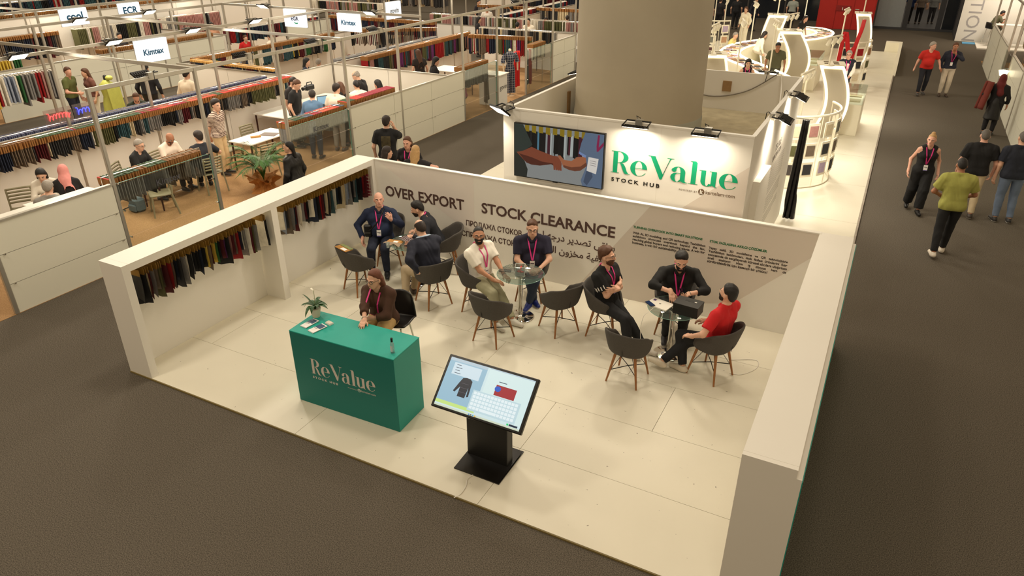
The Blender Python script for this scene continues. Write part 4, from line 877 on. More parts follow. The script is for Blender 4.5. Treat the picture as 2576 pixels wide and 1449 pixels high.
    def headf(detail):
        fs = [ell(hp(0, -0.012, 0.025), Hd, np.array((0.077, 0.096, 0.098)) * hs), ell(hp(0, 0.018, -0.035), Hd, np.array((0.062, 0.078, 0.085)) * hs)]
        fs.append(cone(hp(-0.015, 0.058, -0.092), hp(0.015, 0.058, -0.092), 0.024 * hs, 0.024 * hs))
        f1 = union(fs, 0.03 * hs); sm = [cone(hp(0, 0.094, 0.012), hp(0, 0.112, -0.022), 0.0075 * hs, 0.0125 * hs), cone(hp(-0.012, 0.1, -0.026), hp(0.012, 0.1, -0.026), 0.0085 * hs, 0.0085 * hs), cone(hp(-0.05, 0.073, 0.027), hp(-0.015, 0.09, 0.024), 0.008 * hs, 0.008 * hs), cone(hp(0.05, 0.073, 0.027), hp(0.015, 0.09, 0.024), 0.008 * hs, 0.008 * hs), cone(hp(-0.018, 0.088, -0.057), hp(0.018, 0.088, -0.057), 0.009 * hs, 0.009 * hs)]
        ears = [ell(hp(g * 0.078, -0.012, -0.008), Hd @ rotm(0, 0, 0), np.array((0.012, 0.02, 0.032)) * hs) for g in (-1, 1)]
        soc = [ell(hp(g * 0.032, 0.104, 0.006), Hd, np.array((0.017, 0.017, 0.012)) * hs) for g in (-1, 1)]
        fn_ = union([f1] + sm, 0.012 * hs)
        def f(p):
            d = fn_(p)
            if detail:
                for g in soc: d = np.maximum(d, -(g(p)) - 0.000) if False else -smin(-d, g(p), 0.008)
            for g in ears: d = smin(d, g(p), 0.008)
            return d
        return f
    hf = headf(fine); hands = {}
    for k in 'LR':
        a, b, c = arm[k]; d = P['d' + k]; d = (c - b) if d is None else np.asarray(d, float)
        nn = P['n' + k]; nn = np.array([-sgn[k] * 0.8, 0.3, -0.2]) if nn is None else np.asarray(nn, float)
        hands[k] = (c, _n(d), hand_prims(c, d, nn, (0.92 if P['woman'] else 1.0) * s, sgn[k], P['c' + k]))
    allp = [pel, nk, hc] + [p for k in 'LR' for p in arm[k]] + [p for k in 'LR' for p in leg[k]]
    for k in 'LR': allp.append(hands[k][0] + hands[k][1] * 0.13)
    allp = np.array(allp); lo = allp.min(0) - 0.2; hi = allp.max(0) + 0.2; lo[2] = max(lo[2], -0.01)
    bodyf = torso(-0.004) + [f for k in 'LR' for f in armp(k, -0.002)] + [f for k in 'LR' for f in legp(k, -0.004)]
    body1 = union(bodyf + neckf, 0.03); skin = SKIN[P['skin']]
    if fine:
        parts = [nets(body1, lo, hi, 0.017)]
        parts.append(nets(union([hf] + neckf, 0.025), hc - 0.19 * hs, hc + 0.17 * hs, 0.006))
        for k in 'LR':
            a, b, c = arm[k]; hcen = c + hands[k][1] * 0.07
            fh = union(hands[k][2], 0.009); fa = cone(b, c, 0.041 * s * (0.88 if P['woman'] else 1), 0.026 * s); far = cone(b, c, 0.1, 0.1)
            fz = lambda p, fh=fh, fa=fa, c=c, u=_n(c - b): np.maximum(smin(fh(p), fa(p), 0.02), -((p - c) @ u + 0.09))
            parts.append(nets(fz, hcen - 0.15, hcen + 0.15, 0.0054))
    else:
        parts = [nets(lambda p: smin(body1(p), hf(p), 0.02), lo, hi, vc)]
        for k in 'LR':
            hcen = hands[k][0] + hands[k][1] * 0.07
            if dist < 26: parts.append(nets(union(hands[k][2], 0.012), hcen - 0.15, hcen + 0.15, 0.011))
            else: parts.append(nets(union(hands[k][2][:1] + hands[k][2][1::3], 0.02), hcen - 0.15, hcen + 0.15, 0.016))
    link('body', npmesh('body', parts, [skin]), root, False)
    GAR = []
    # --- trousers
    if P['pants'] is not None:
        pf = 0.010 * P['pfit'] + 0.004; tl = P.get('plen', 0.94)
        tf = [cone(pel - T[:, 0] * 0.075 * s * tw, pel + T[:, 0] * 0.075 * s * tw, 0.108 * s + pf, 0.108 * s + pf), cone(waist - T[:, 0] * 0.05 * s * tw - up * 0.05, waist + T[:, 0] * 0.05 * s * tw - up * 0.05, 0.095 * s + pf * 0.8, 0.095 * s + pf * 0.8)]
        for k in 'LR': tf += legp(k, pf, tl, 1.0 if P['pfit'] < 1.6 else 1.7)
        tu = union(tf, 0.02); wz = waist + up * 0.03
        tf2 = lambda p: np.maximum(tu(p) + wrinkle(p, 0.0035), (p - wz.astype(F32)) @ up.astype(F32))
        link('trousers', npmesh('trousers', [nets(tf2, lo, hi, vox)], [cloth(P['pants'])]), root, False)
    # --- shoes
    for k in 'LR':
        a, b, c = leg[k]; an = R(P['t' + k]); td = np.array([math.sin(an), math.cos(an), 0]); flo = c[2] - 0.085
        tp = P['toe']; fd = _n(td + np.array([0, 0, -math.tan(R(P.get('tip' + k, 0)))]))
        heel = c - fd * 0.035 + np.array([0, 0, -0.042]); toe = c + fd * 0.165 * s + np.array([0, 0, -0.05])
        sf = union([cone(heel, c + fd * 0.05 + np.array([0, 0, -0.035]), 0.042, 0.044), cone(c + fd * 0.04 + np.array([0, 0, -0.042]), toe, 0.045, 0.036)] + ([] if P['bare'] else [cone(c - np.array([0, 0, 0.05]), c + np.array([0, 0, 0.012]), 0.046, 0.044, True)]), 0.025)
        z0 = c[2] - 0.085
        dn = np.array([0, 0, 1.0]) + td * math.tan(R(P.get('tip' + k, 0))); dn = _n(dn)
        sz = lambda p, sf=sf, c=c, dn=dn: np.maximum(sf(p), -((p - c.astype(F32)) @ dn.astype(F32) + 0.083))
        v, q_ = nets(sz, c - 0.24, c + 0.24, 0.010 if fine else vc * 0.75)
        spl = lambda m_, c=c, dn=dn: ((m_ - c) @ dn < -0.060)
        link('shoe', npmesh('shoe', [(v, q_)], [cloth(P['shoe'], 0.5), cloth(P['sole'], 0.6)], spl), root, False)
    # --- shirt
    if P['shirt'] is not None:
        e = 0.013 * P['fit'] + 0.006
        tu_, tlo = {'none': (0.0, 0), 'short': (0.72 if not P['woman'] else 0.55, 0), 'elbow': (1.0, 0.12), 'three': (1.0, 0.5), 'long': (1.0, 0.97)}[P['sleeve']]
        sf = torso(e, True); es = e * (1.3 if P['sleeve'] == 'short' else 0.8)
        if tu_ > 0:
            for k in 'LR': sf += armp(k, es, tu_, tlo)
        su = union(sf, 0.03); hz = pel - up * (0.02 + P['hem']) * s if not sit else pel - up * 0.03; nb = nk + up2 * 0.0 + fw * 0.0
        ncut = cone(nk + up2 * 0.005 + fw * (0.03), nk + up2 * 0.2 + fw * 0.10, 0.060 * s * (0.85 if P['woman'] else 1), 0.09)
        ov = P['open_v']; vcut = cone(nk + fw * 0.11, nk + fw * 0.16 - up2 * ov, 0.05, 0.004) if ov else None
        shc = [cone(arm[k][0] + up2 * 0.0, arm[k][0] + rt * sgn[k] * 0.1, 0.075, 0.075) for k in 'LR'] if P['sleeve'] == 'none' else []
        def fs_(p):
            d = su(p) + wrinkle(p, 0.0045 if fine else 0.0025)
            d = np.maximum(d, -((p - hz.astype(F32)) @ up.astype(F32))); d = np.maximum(d, (p - (nk + up2 * 0.045).astype(F32)) @ up2.astype(F32)); d = np.maximum(d, -ncut(p))
            if vcut: d = np.maximum(d, -vcut(p))
            for g in shc: d = np.maximum(d, -g(p))
            return d
        mats_ = [cloth(P['shirt'])]; spl = None
        if P['stripes'] is not None: mats_.append(cloth(P['stripes'])); spl = lambda c: (((c - pel) @ up / 0.032) % 1.0) < 0.42
        GAR.append(fs_)
        link(P.get('top_name', 'shirt'), npmesh('shirt', [nets(fs_, lo, hi, vox)], mats_, spl), root, False)
    if P['collar'] is not None:
        cf = cone(nk - up2 * 0.02 + fw * 0.024, nk + up2 * 0.027 + fw * 0.02, 0.080 * s, 0.070 * s, True); ci = cone(nk - up2 * 0.1, nk + up2 * 0.1 + fw * 0.03, 0.062 * s, 0.062 * s)
        fc = lambda p: np.maximum(np.maximum(np.maximum(cf(p), -ci(p)), -((p - (nk - up2 * 0.02 - fw * 0.0).astype(F32)) @ (up2 + 0.5 * fw).astype(F32))), -cone(nk + fw * 0.11 - up2 * 0.04, nk + fw * 0.10 + up2 * 0.07, 0.022, 0.075)(p))
        link('collar', npmesh('collar', [nets(fc, nk - 0.15, nk + 0.15, 0.007 if fine else vc * 0.6)], [cloth(P['collar'])]), root, False)
    if P['coat'] is not None:
        e = 0.03; sf = torso(e, True); zc = P.get('coat_z', 0.45)
        if P.get('coat_sleeve', True):
            for k in 'LR': sf += armp(k, 0.02, 1.0, 0.92)
        if not sit: sf.append(cone(pel, np.array([pel[0], pel[1], zc]), 0.14 * s + e * 0.5, 0.20 * s, True))
        su2 = union(sf, 0.03); sl = cone(nk + fw * 0.16, pel + T[:, 1] * 0.2 - up * 0.6, 0.06, 0.07)
        fcz = lambda p: np.maximum(np.maximum(su2(p) + wrinkle(p, 0.005), -sl(p) if P.get('coat_open', True) else -1e3 + 0 * p[:, 0]), np.maximum((p - (nk + up2 * 0.03).astype(F32)) @ up2.astype(F32), (pel[2] - 0.16 if sit else zc) - p[:, 2]))
        GAR.append(fcz)
        link(P.get('coat_name', 'jacket'), npmesh('coat', [nets(fcz, lo, hi, vox)], [cloth(P['coat'], P.get('coat_rough', 0.85))]), root, False)
    if P['skirt'] is not None:
        zc = P.get('skirt_z', 0.12); sk = union([cone(waist, pel, 0.11 * s, 0.14 * s), cone(pel, np.array([pel[0], pel[1], zc]), 0.15 * s, 0.21 * s, True)], 0.05)
        link('skirt', npmesh('skirt', [nets(lambda p: sk(p) + wrinkle(p, 0.006), lo, hi, vox)], [cloth(P['skirt'])]), root, False)
    # --- hair
    hm = HAIRM.get(P['hair']); st = P['style']; hv = 0.0075 if fine else vc * 0.7
    Hf = Hd.astype(F32); hcf = hc.astype(F32)
    def loc_(p): return ((p - hcf) @ Hf) / hs
    hx = 0.0 if fine else 0.009
    hbase = ell(hp(0, -0.016, 0.03), Hd, (np.array((0.083, 0.104, 0.105)) + hx) * hs)
    hocc = ell(hp(0, -0.036, -0.012), Hd, np.array((0.078, 0.086, 0.088)) * hs)
    if st in ('short', 'thick', 'crop', 'long', 'bob', 'bun', 'wavy', 'pony'):
        thick = dict(short=0.004, thick=0.014, crop=-0.003, long=0.006, bob=0.01, bun=-0.002, wavy=0.022, pony=0.0)[st]
        def hfn(p):
            l = loc_(p); x, y, z = l[:, 0], l[:, 1], l[:, 2]
            if st in ('long', 'bob'): line = z - (1.25 * y + (0.0 if st == 'long' else -0.015))
            else: line = z - np.where(y > 0.0, 0.90 * y + 0.018, np.where(y > -0.035, 0.018, 0.018 + 1.55 * (y + 0.035)))
            tp = np.clip(line / 0.04, 0, 1)
            d = smin(hbase(p), hocc(p), 0.02) + (0.008 if fine else 0.0) * (1 - tp) - thick * hs * np.clip(z * 11, 0.0, 1.2) * tp
            if st in ('wavy', 'thick', 'short') and fine: d = d + (0.0045 if st == 'wavy' else 0.0022) * np.sin(70 * x + 50 * z) * np.sin(75 * y + 20 * x)
            return np.maximum(d, -line * hs * 0.8)
        fs = [hfn]
        if st in ('long', 'bob', 'pony'):
            ln = P.get('hlen', 0.20) if st != 'bob' else 0.09
            dnv = _n(-up2 * 1.0 - fw * 0.25)
            pts = [(0.064, -0.05), (-0.064, -0.05), (0.035, -0.085), (-0.035, -0.085), (0, -0.09)] if st != 'pony' else [(0, -0.09)]
            st_ = [cone(hp(a_, b_, 0.0), hp(a_ * 1.12, b_, -0.06) + dnv * ln * s, 0.036 * s, 0.030 * s) for a_, b_ in pts]
            un = union(st_, 0.02); fs.append(lambda p: un(p) + wrinkle(p, 0.003, 2.0))
        if st == 'bun': fs.append(ell(hp(0, -0.03, 0.135), Hd, np.array((0.04, 0.04, 0.033)) * hs))
        hf2 = union(fs, 0.012)
        cut = lambda p: np.maximum(hf2(p), -(hf(p) + (0.006 if fine else 0.03)))
        link('hair', npmesh('hair', [nets(cut, hc - np.array([0.2, 0.2, 0.25 + (P.get('hlen', 0.2) if st in ('long', 'pony') else 0)]), hc + 0.2, hv)], [hm]), root, False)
    elif st == 'balding':
        def hb(p):
            l = loc_(p); y, z = l[:, 1], l[:, 2]
            return np.maximum(np.maximum(smin(hbase(p), hocc(p), 0.02) + 0.002, -(z - (0.72 * y + 0.0)) * hs), (z - 0.075 + 0.25 * y) * hs)
        link('hair', npmesh('hair', [nets(lambda p: np.maximum(hb(p), -(hf(p) + 0.006)), hc - 0.2, hc + 0.2, hv)], [hm]), root, False)
    elif st == 'hijab':
        he = ell(hp(0, -0.01, 0.015), Hd, np.array((0.098, 0.118, 0.132)) * hs); nc = cone(hp(0, -0.01, -0.06), nk - up2 * 0.03, 0.085 * s, 0.13 * s); dr = cone(nk + fw * 0.02, nk - fw * 0.1 - up2 * 0.22 + rt * 0.05, 0.1, 0.09)
        fo = ell(hp(0, 0.115, -0.02), Hd, np.array((0.058, 0.07, 0.085)) * hs)
        hj = union([he, nc, dr], 0.05)
        link('headscarf', npmesh('headscarf', [nets(lambda p: np.maximum(hj(p) + wrinkle(p, 0.004, 1.5), -fo(p)), hc - np.array([0.3, 0.3, 0.5]), hc + 0.22, hv * 1.3)], [cloth(P['scarf'])]), root, False)
    if P['beard']:
        bb = union([ell(hp(0, 0.018, -0.04), Hd, np.array((0.0672, 0.0835, 0.089)) * hs), cone(hp(-0.016, 0.059, -0.094), hp(0.016, 0.059, -0.094), 0.029 * hs, 0.029 * hs), cone(hp(-0.022, 0.089, -0.046), hp(0.022, 0.089, -0.046), 0.0105 * hs, 0.0105 * hs)], 0.02)
        mo = ell(hp(0, 0.105, -0.062), Hd, np.array((0.022, 0.03, 0.0095)) * hs); up_ = ell(hp(0, 0.08, 0.01), Hd, np.array((0.058, 0.07, 0.055)) * hs)
        def fb(p):
            l = loc_(p); x, y, z = l[:, 0], l[:, 1], l[:, 2]
            return np.maximum(np.maximum(np.maximum(bb(p), -mo(p)), np.maximum((z + 0.034 - 0.2 * np.abs(x)) * hs, (0.0 - y) * hs)), -(hf(p) + 0.004))
        link('beard', npmesh('beard', [nets(fb, hc - 0.17, hc + 0.15, hv)], [HAIRM[P['beard']]]), root, False)
    if fine or P.get('feat', False):
        H4 = Matrix([[*(Hd[i] * hs), hc[i]] for i in range(3)] + [[0, 0, 0, 1]])
        for g in (-1, 1):
            MB().sphere((g * 0.032, 0.0815, 0.005), 0.0115, 8, (1.15, 1, 0.62), H4).build('eye', EYEW, root, False)
            MB().sphere((g * 0.032, 0.0905, 0.005), 0.0062, 8, (1, 0.5, 0.95), H4).build('iris', IRIS, root, False)
            MB().tube([H4 @ Vector((g * 0.016, 0.0965, 0.026)), H4 @ Vector((g * 0.034, 0.0935, 0.031)), H4 @ Vector((g * 0.052, 0.078, 0.026))], 0.0048, 5).build('eyebrow', HAIRM['dark' if P['hair'] in ('grey', 'blond', 'none') else P['hair']], root, False)
        MB().tube([H4 @ Vector((-0.022, 0.0865, -0.058)), H4 @ Vector((-0.008, 0.097, -0.0555)), H4 @ Vector((0.008, 0.097, -0.0555)), H4 @ Vector((0.022, 0.0865, -0.058))], [0.002, 0.005, 0.005, 0.002], 6).build('lips', LIP, root, False)
        if P['glasses']:
            gm = MB()
            for g in (-1, 1):
                gm.tube([H4 @ Vector((g * 0.034 + 0.024 * math.cos(t), 0.108 - 0.012 * abs(math.cos(t) * g + 1) * 0.5, 0.004 + 0.019 * math.sin(t))) for t in np.linspace(0, 2 * PI, 16, endpoint=False)], 0.0022, 5, closed=True)
                gm.tube([H4 @ Vector((g * 0.058, 0.1, 0.012)), H4 @ Vector((g * 0.08, 0.03, 0.012)), H4 @ Vector((g * 0.082, -0.02, 0.006))], 0.0022, 5)
            gm.tube([H4 @ Vector((-0.011, 0.11, 0.008)), H4 @ Vector((0.011, 0.11, 0.008))], 0.002, 5); gm.build('glasses', BLACK, root, False)
    # --- lanyard and badge laid on the garment surface
    if P['lan']:
        gb = union(torso(0.004, True) + neckf, 0.03)
        def srf(p):
            d = gb(p)
            for g_ in GAR: d = np.minimum(d, g_(p))
            return d
        def onb(x, zz):
            b0 = nk + rt * x + up2 * zz; t = np.linspace(0.32, -0.12, 45); pp_ = b0 + fw * t[:, None]
            d = srf(pp_.astype(F32)); i = np.argmax(d < 0.004); return pp_[i] + fw * 0.007 if d[i] < 0.004 else b0 + fw * 0.05
        drop = P.get('ldrop', 0.30) * s; lm = MB(); wv = 0.0095
        for g in (-1, 1):
            pts = [(nk + rt * g * 0.066 * s - fw * 0.035 + up2 * 0.035), (nk + rt * g * 0.07 * s + fw * 0.03 + up2 * 0.03)] + [onb(g * (0.066 * (1 - t) + 0.006 * t) * s, 0.0 - drop * t) for t in (0.08, 0.25, 0.42, 0.6, 0.78, 0.92, 1.0)]
            ff = np.array([(p - nk) @ fw for p in pts[1:]]); tt = np.arange(len(ff), dtype=float)
            for i in range(1, len(ff) - 1):
                for a_ in range(i):
                    for b_ in range(i + 1, len(ff)): ff[i] = max(ff[i], ff[a_] + (ff[b_] - ff[a_]) * (i - a_) / (b_ - a_))
            pts = [pts[0]] + [p + fw * (f_ - (p - nk) @ fw) for p, f_ in zip(pts[1:], ff)]
            vs = []
            for p in pts: vs += [p - rt * wv * 1.0, p + rt * wv * 1.0, p + rt * wv + fw * 0.003, p - rt * wv + fw * 0.003]
            fs = []
            for i in range(len(pts) - 1):
                o_ = i * 4
                for j in range(4): fs.append((o_ + j, o_ + (j + 1) % 4, o_ + 4 + (j + 1) % 4, o_ + 4 + j))
            lm.add([Vector(v) for v in vs], fs)
        pb = [nk - fw * 0.045 + up2 * 0.04 + rt * g * 0.066 * s for g in (-1, 1)]; lm.tube([Vector(pb[0]), Vector(nk - fw * 0.07 + up2 * 0.04), Vector(pb[1])], 0.009, 6)
        lm.build('lanyard', PINK, root, False)
        top = onb(0, -drop); bot = onb(0, -drop - 0.12 * s); bot = bot + fw * 0.012; dv = _n(bot - top); nv = np.cross(rt, dv); nv = nv if nv @ fw > 0 else -nv
        def card(n_, x0, z0, x1, z1, m_, d0, d1):
            b_ = MB(); pts = [top + rt * x + dv * z + nv * d for d in (d0, d1) for x, z in ((x0, z0), (x1, z0), (x1, z1), (x0, z1))]
            b_.add([Vector(p) for p in pts], [(0, 1, 2, 3), (7, 6, 5, 4), (0, 4, 5, 1), (1, 5, 6, 2), (2, 6, 7, 3), (3, 7, 4, 0)]); return b_.build(n_, m_, root, False)
        card('badge', -0.037, 0.015, 0.037, 0.125, BADGE, 0.004, 0.008)
        if fine:
            card('badge_band', -0.037, 0.110, 0.037, 0.125, BADGE2, 0.008, 0.009); card('badge_name', -0.028, 0.05, 0.028, 0.062, BADGE3, 0.008, 0.009)
            card('badge_text', -0.028, 0.072, 0.005, 0.078, mat('badge_grey', (150, 148, 152), 0.5, var=0), 0.008, 0.009)
    if P.get('back_print'):
        def bk(u_, v_):
            b0 = nk + rt * (u_ - 0.5) * 0.20 - up2 * (0.10 + 0.24 * v_); t = np.linspace(-0.34, 0.05, 66); pp_ = (b0 + fw * t[:, None]).astype(F32); dd = GAR[0](pp_); i = int(np.argmax(dd < 0.0)); return Vector(pp_[i] - fw * 0.009)
        MB().grid(bk, 8, 8).build('back_print', P['back_print'], root, False)
    if P.get('sleeve_print'):
        for k in 'R':
            a, b, c = arm[k]; u = _n(b - a); o_ = _n(np.cross(u, fw) * (1 if k == 'L' else -1)); o_ = o_ if o_ @ (rt * sgn[k]) > 0 else -o_; v_ = np.cross(u, o_)
            for i_ in range(5):
                th = -0.9 + 0.42 * i_; n_ = _n(o_ * math.cos(th) + v_ * math.sin(th)); t_ = np.cross(u, n_); rad_ = 0.056 * s * (0.7 + 0.3 * wd) + 0.0312 * P['fit']; p0 = a + (b - a) * (0.42 + 0.03 * (i_ % 2)) + n_ * rad_; b_ = MB()
                b_.add([Vector(p0 + u * x_ + t_ * y_ + n_ * z_) for z_ in (0, 0.004) for x_, y_ in ((0, -0.006), (0.055, -0.006), (0.055, 0.006), (0, 0.006))], [(0, 1, 2, 3), (7, 6, 5, 4), (0, 4, 5, 1), (1, 5, 6, 2), (2, 6, 7, 3), (3, 7, 4, 0)]); b_.build('sleeve_print', BADGE, root, False)
    if P.get('watch'):
        k = P['watch']; a, b, c = arm[k]; u = _n(c - b); w0 = c - u * 0.025; ring = [Vector(w0 + 0.031 * s * (math.cos(t) * _n(np.cross(u, [0.3, 0.5, 0.8])) + math.sin(t) * np.cross(u, _n(np.cross(u, [0.3, 0.5, 0.8]))))) for t in np.linspace(0, 2 * PI, 14, endpoint=False)]
        MB().tube(ring, 0.006, 6, closed=True).build('watch', mat('watch_steel', (170, 165, 155), 0.25, metal=0.9), root, False)
    return root, dict(hands=hands, Hd=Hd, hc=hc)
def wpt(loc, face, p):
    a = R(face); x, y, z = p; return (loc[0] + x * math.cos(a) + y * math.sin(a), loc[1] - x * math.sin(a) + y * math.cos(a), loc[2] + z)

def wperson(loc, face, label, **kw):
    a = R(face)
    for k in ('hL', 'hR', 'fL', 'fR'):
        if k + 'w' in kw:
            x, y, z = kw.pop(k + 'w'); dx, dy = x - loc[0], y - loc[1]
            kw[k] = (dx * math.cos(a) - dy * math.sin(a), dx * math.sin(a) + dy * math.cos(a), z - loc[2])
    return person(loc, face, label, **kw)
# ------------------------------------------------------------------ people on the stand
Z0 = FZ
wperson((0.63, 4.28, Z0), 152, 'bald man in a navy shirt with a pink lanyard at the left table', sit=True, lean=-4, wide=1.22, belly=0.045, head=(-12, -6, 0), skin='rosy', hair='grey', style='none', shirt=(27, 38, 66), collar=(24, 33, 58), sleeve='long', pants=(28, 34, 52), shoe=(30, 30, 34), lan=True,
        hR=(0.30, 0.16, 0.60), dR=(0.0, 0.3, -1), eR=(0.9, -0.5, 0), hL=(-0.24, 0.30, 0.99), dL=(0.25, 0.5, 0.8), nL=(0.6, -0.6, 0), eL=(-0.7, 0, -0.7), cL=45, fR=(0.14, 0.40, 0.085), fL=(-0.12, 0.43, 0.085), watch='L', s=1.0)
wperson((1.60, 4.56, Z0), -122, 'dark-haired man in black leaning over the left table from behind', sit=True, lean=24, head=(8, 8, 0), skin='light', hair='black', style='thick', beard='dark', shirt=(24, 26, 34), sleeve='long', pants=(30, 30, 36), lan=True, wide=1.05,
        hLw=(1.42, 4.10, 0.80), dL=(0.2, 1, -0.1), nL=(0.3, 0, -1), hRw=(1.32, 4.36, 0.80), dR=(-0.3, 1, -0.1), nR=(0, 0, -1), fL=(-0.12, 0.38, 0.085), fR=(0.12, 0.3, 0.085))
wperson((2.13, 3.52, Z0), -60, 'balding man in a navy blazer and khaki trousers holding a phone', sit=True, lean=17, head=(-4, 16, 0), skin='light', hair='dark', style='balding', glasses=True, shirt=(168, 186, 206), collar=(168, 186, 206), sleeve='long', coat=(28, 31, 46), coat_name='blazer', pants=(176, 158, 130), shoe=(70, 58, 48), wide=1.08, s=1.03,
        hLw=(2.13, 3.25, 0.66), dL=(0.2, 0.8, -0.5), nL=(0.3, 0, -1), eL=(-0.8, -0.6, 0), hRw=(1.68, 3.68, 0.80), dR=(-0.2, 1, 0.25), nR=(-0.3, -0.2, 0.9), cR=50, fLw=(1.74, 3.36, 0.105), fRw=(1.72, 3.62, 0.105))
slab('mobile_phone', 1.575, 3.72, 0.835, 0, 0, 0, R(30), [('phone_body', (-0.036, -0.075, 0, 0.036, 0.075, 0.008), BLACK)], 'phone held by the man in the navy blazer', 'phone')
wperson((2.93, 3.72, Z0), 104, 'bearded man in a white T-shirt and glasses facing the camera', sit=True, lean=-3, head=(42, -5, 0), skin='mid', hair='black', style='crop', beard='black', glasses=True, shirt=(238, 232, 220), fit=1.15, sleeve='short', pants=(150, 146, 118), pfit=1.5, shoe=(214, 208, 198), lan=True, wide=1.12, s=1.02, ldrop=0.32,
        hR=(0.06, 0.34, 0.62), dR=(-0.5, 0.8, -0.2), nR=(0, 0.2, -1), eR=(0.8, -0.4, -0.4), hL=(-0.12, 0.40, 0.63), dL=(0.25, 0.9, 0), nL=(0.3, 0, -1), cL=40, eL=(-0.8, -0.4, -0.4), fRw=(3.43, 3.28, 0.107), fLw=(3.60, 3.48, 0.107), watch='L')
slab('black_folder', 3.315, 3.80, 0.715, 0, 0, 0, 0.3, [('cover', (-0.09, -0.04, 0, 0.09, 0.04, 0.014), BLACK)], 'black wallet case held by the man in the white T-shirt', 'case')
wperson((3.47, 4.40, Z0), 152, 'man in a navy polo and glasses looking down at the middle table', sit=True, lean=2, head=(0, 7, 0), skin='light', hair='brown', style='short', glasses=True, shirt=(32, 30, 50), collar=(32, 30, 50), sleeve='short', pants=(40, 50, 70), shoe=(24, 40, 110), lan=True, wide=1.16, belly=0.02, s=1.03, open_v=0.04,
        hR=(0.05, 0.32, 0.64), dR=(-0.6, 0.7, -0.1), nR=(-0.5, -0.3, -0.5), eR=(0.9, -0.3, -0.2), hL=(-0.09, 0.35, 0.66), dL=(0.6, 0.7, 0), nL=(0.5, -0.3, -0.6), eL=(-0.9, -0.3, -0.2), cL=45, cR=45, fR=(-0.03, 0.22, 0.085), fL=(0.05, 0.34, 0.085), tL=22, tR=-22)
wperson((4.93, 3.86, Z0), 102, 'man in a black T-shirt with crossed arms and glasses', sit=True, lean=-6, head=(-14, -2, 0), skin='light', hair='brown', style='wavy', beard='brown', glasses=True, shirt=(20, 20, 22), fit=1.4, sleeve='short', pants=(24, 25, 28), shoe=(200, 192, 180), lan=True, s=1.03,
        hR=(-0.05, 0.17, 0.86), dR=(-1, -0.3, -0.1), nR=(0, -1, 0), eR=(0.6, 0.25, -1), cR=60, hL=(0.11, 0.225, 0.85), dL=(1, -0.35, 0.1), nL=(0, -1, 0), eL=(-0.6, 0.25, -1), cL=25, sleeve_print=True, fRw=(5.44, 3.46, 0.107), fLw=(5.62, 3.62, 0.107), ldrop=0.24)
wperson((5.78, 4.42, Z0), 160, 'bearded man in a black shirt looking down at a phone', sit=True, lean=12, head=(0, 11, 0), skin='light', hair='black', style='thick', beard='black', shirt=(18, 18, 18), collar=(18, 18, 18), sleeve='three', pants=(24, 24, 28), shoe=(36, 34, 36), lan=True, wide=1.2, belly=0.03, s=1.05, open_v=0.07,
        hR=(0.12, 0.44, 0.86), dR=(-0.2, 0.7, -0.5), nR=(0, -0.3, -1), eR=(0.9, -0.2, 0.1), hL=(-0.12, 0.40, 0.82), dL=(0.5, 0.7, 0), nL=(0.2, 0, 1), eL=(-0.9, -0.2, 0), cL=45, fR=(0.12, 0.30, 0.085), fL=(-0.1, 0.36, 0.085), watch='L')
slab('mobile_phone', 5.965, 4.03, 0.895, 0, 0, 0, 0.5, [('phone_body', (-0.036, -0.075, 0, 0.036, 0.075, 0.008), BLACK), ('phone_screen', (-0.034, -0.073, 0.008, 0.034, 0.073, 0.0086), PHB)], 'phone held flat by the man in the black shirt', 'phone')
wperson((6.58, 3.55, Z0), -70, 'man in a red polo and black trousers seated with crossed legs', sit=True, lean=-8, head=(4, -6, 0), skin='light', hair='black', style='thick', beard='dark', shirt=(196, 26, 32), collar=(196, 26, 32), sleeve='short', pants=(22, 23, 26), shoe=(214, 204, 186), wide=1.06, s=1.02,
        hLw=(6.30, 3.30, 0.66), dL=(0.2, 1, -0.3), nL=(0.2, 0, -1), eL=(-0.8, -0.5, -0.2), hRw=(6.38, 3.80, 0.66), dR=(-0.3, 1, -0.2), nR=(0, 0, -1), fLw=(6.22, 3.42, 0.107), fRw=(5.95, 3.34, 0.15), tR=-14, tipR=-8)
wperson((2.66, 1.66, Z0), 170, 'receptionist in a brown blouse and tan trousers behind the counter', sit=True, pel=(0, 0, 0.80), lean=11, head=(14, 0, 0), woman=True, s=0.99, skin='light', hair='auburn', style='long', hlen=0.17, glasses=True, shirt=(70, 44, 30), sleeve='three', fit=1.6, pants=(190, 156, 104), pfit=1.5, shoe=(60, 50, 44), lan=True, open_v=0.12, ldrop=0.34,
        hR=(-0.06, 0.62, 1.045), dR=(-0.15, 1, -0.12), nR=(0, 0, -1), cR=14, eR=(0.8, 0, -0.5), hL=(0.06, 0.33, 0.94), dL=(0.7, 0.6, -0.3), nL=(0, 0, -1), eL=(-0.8, 0.2, -0.4), fR=(0.12, 0.32, 0.34), fL=(-0.1, 0.32, 0.34), watch='R')

cbg = thing('crossbody_bag', 'black crossbody bag worn by the bald man', 'bag', (0.63, 4.28, Z0), -R(152))
MB().bbox(0.13, 0.12, 0.62, 0.26, 0.19, 0.84, 0.02).build('pouch', BLACK, cbg, False)
MB().tube([(-0.10, 0.08, 1.10), (-0.05, 0.17, 1.0), (0.03, 0.235, 0.88), (0.13, 0.215, 0.78), (0.19, 0.17, 0.74)], 0.012, 6).build('strap', BLACK, cbg, False)
MB().box(0.15, 0.19, 0.70, 0.24, 0.193, 0.705).build('zip', ALU, cbg, False)
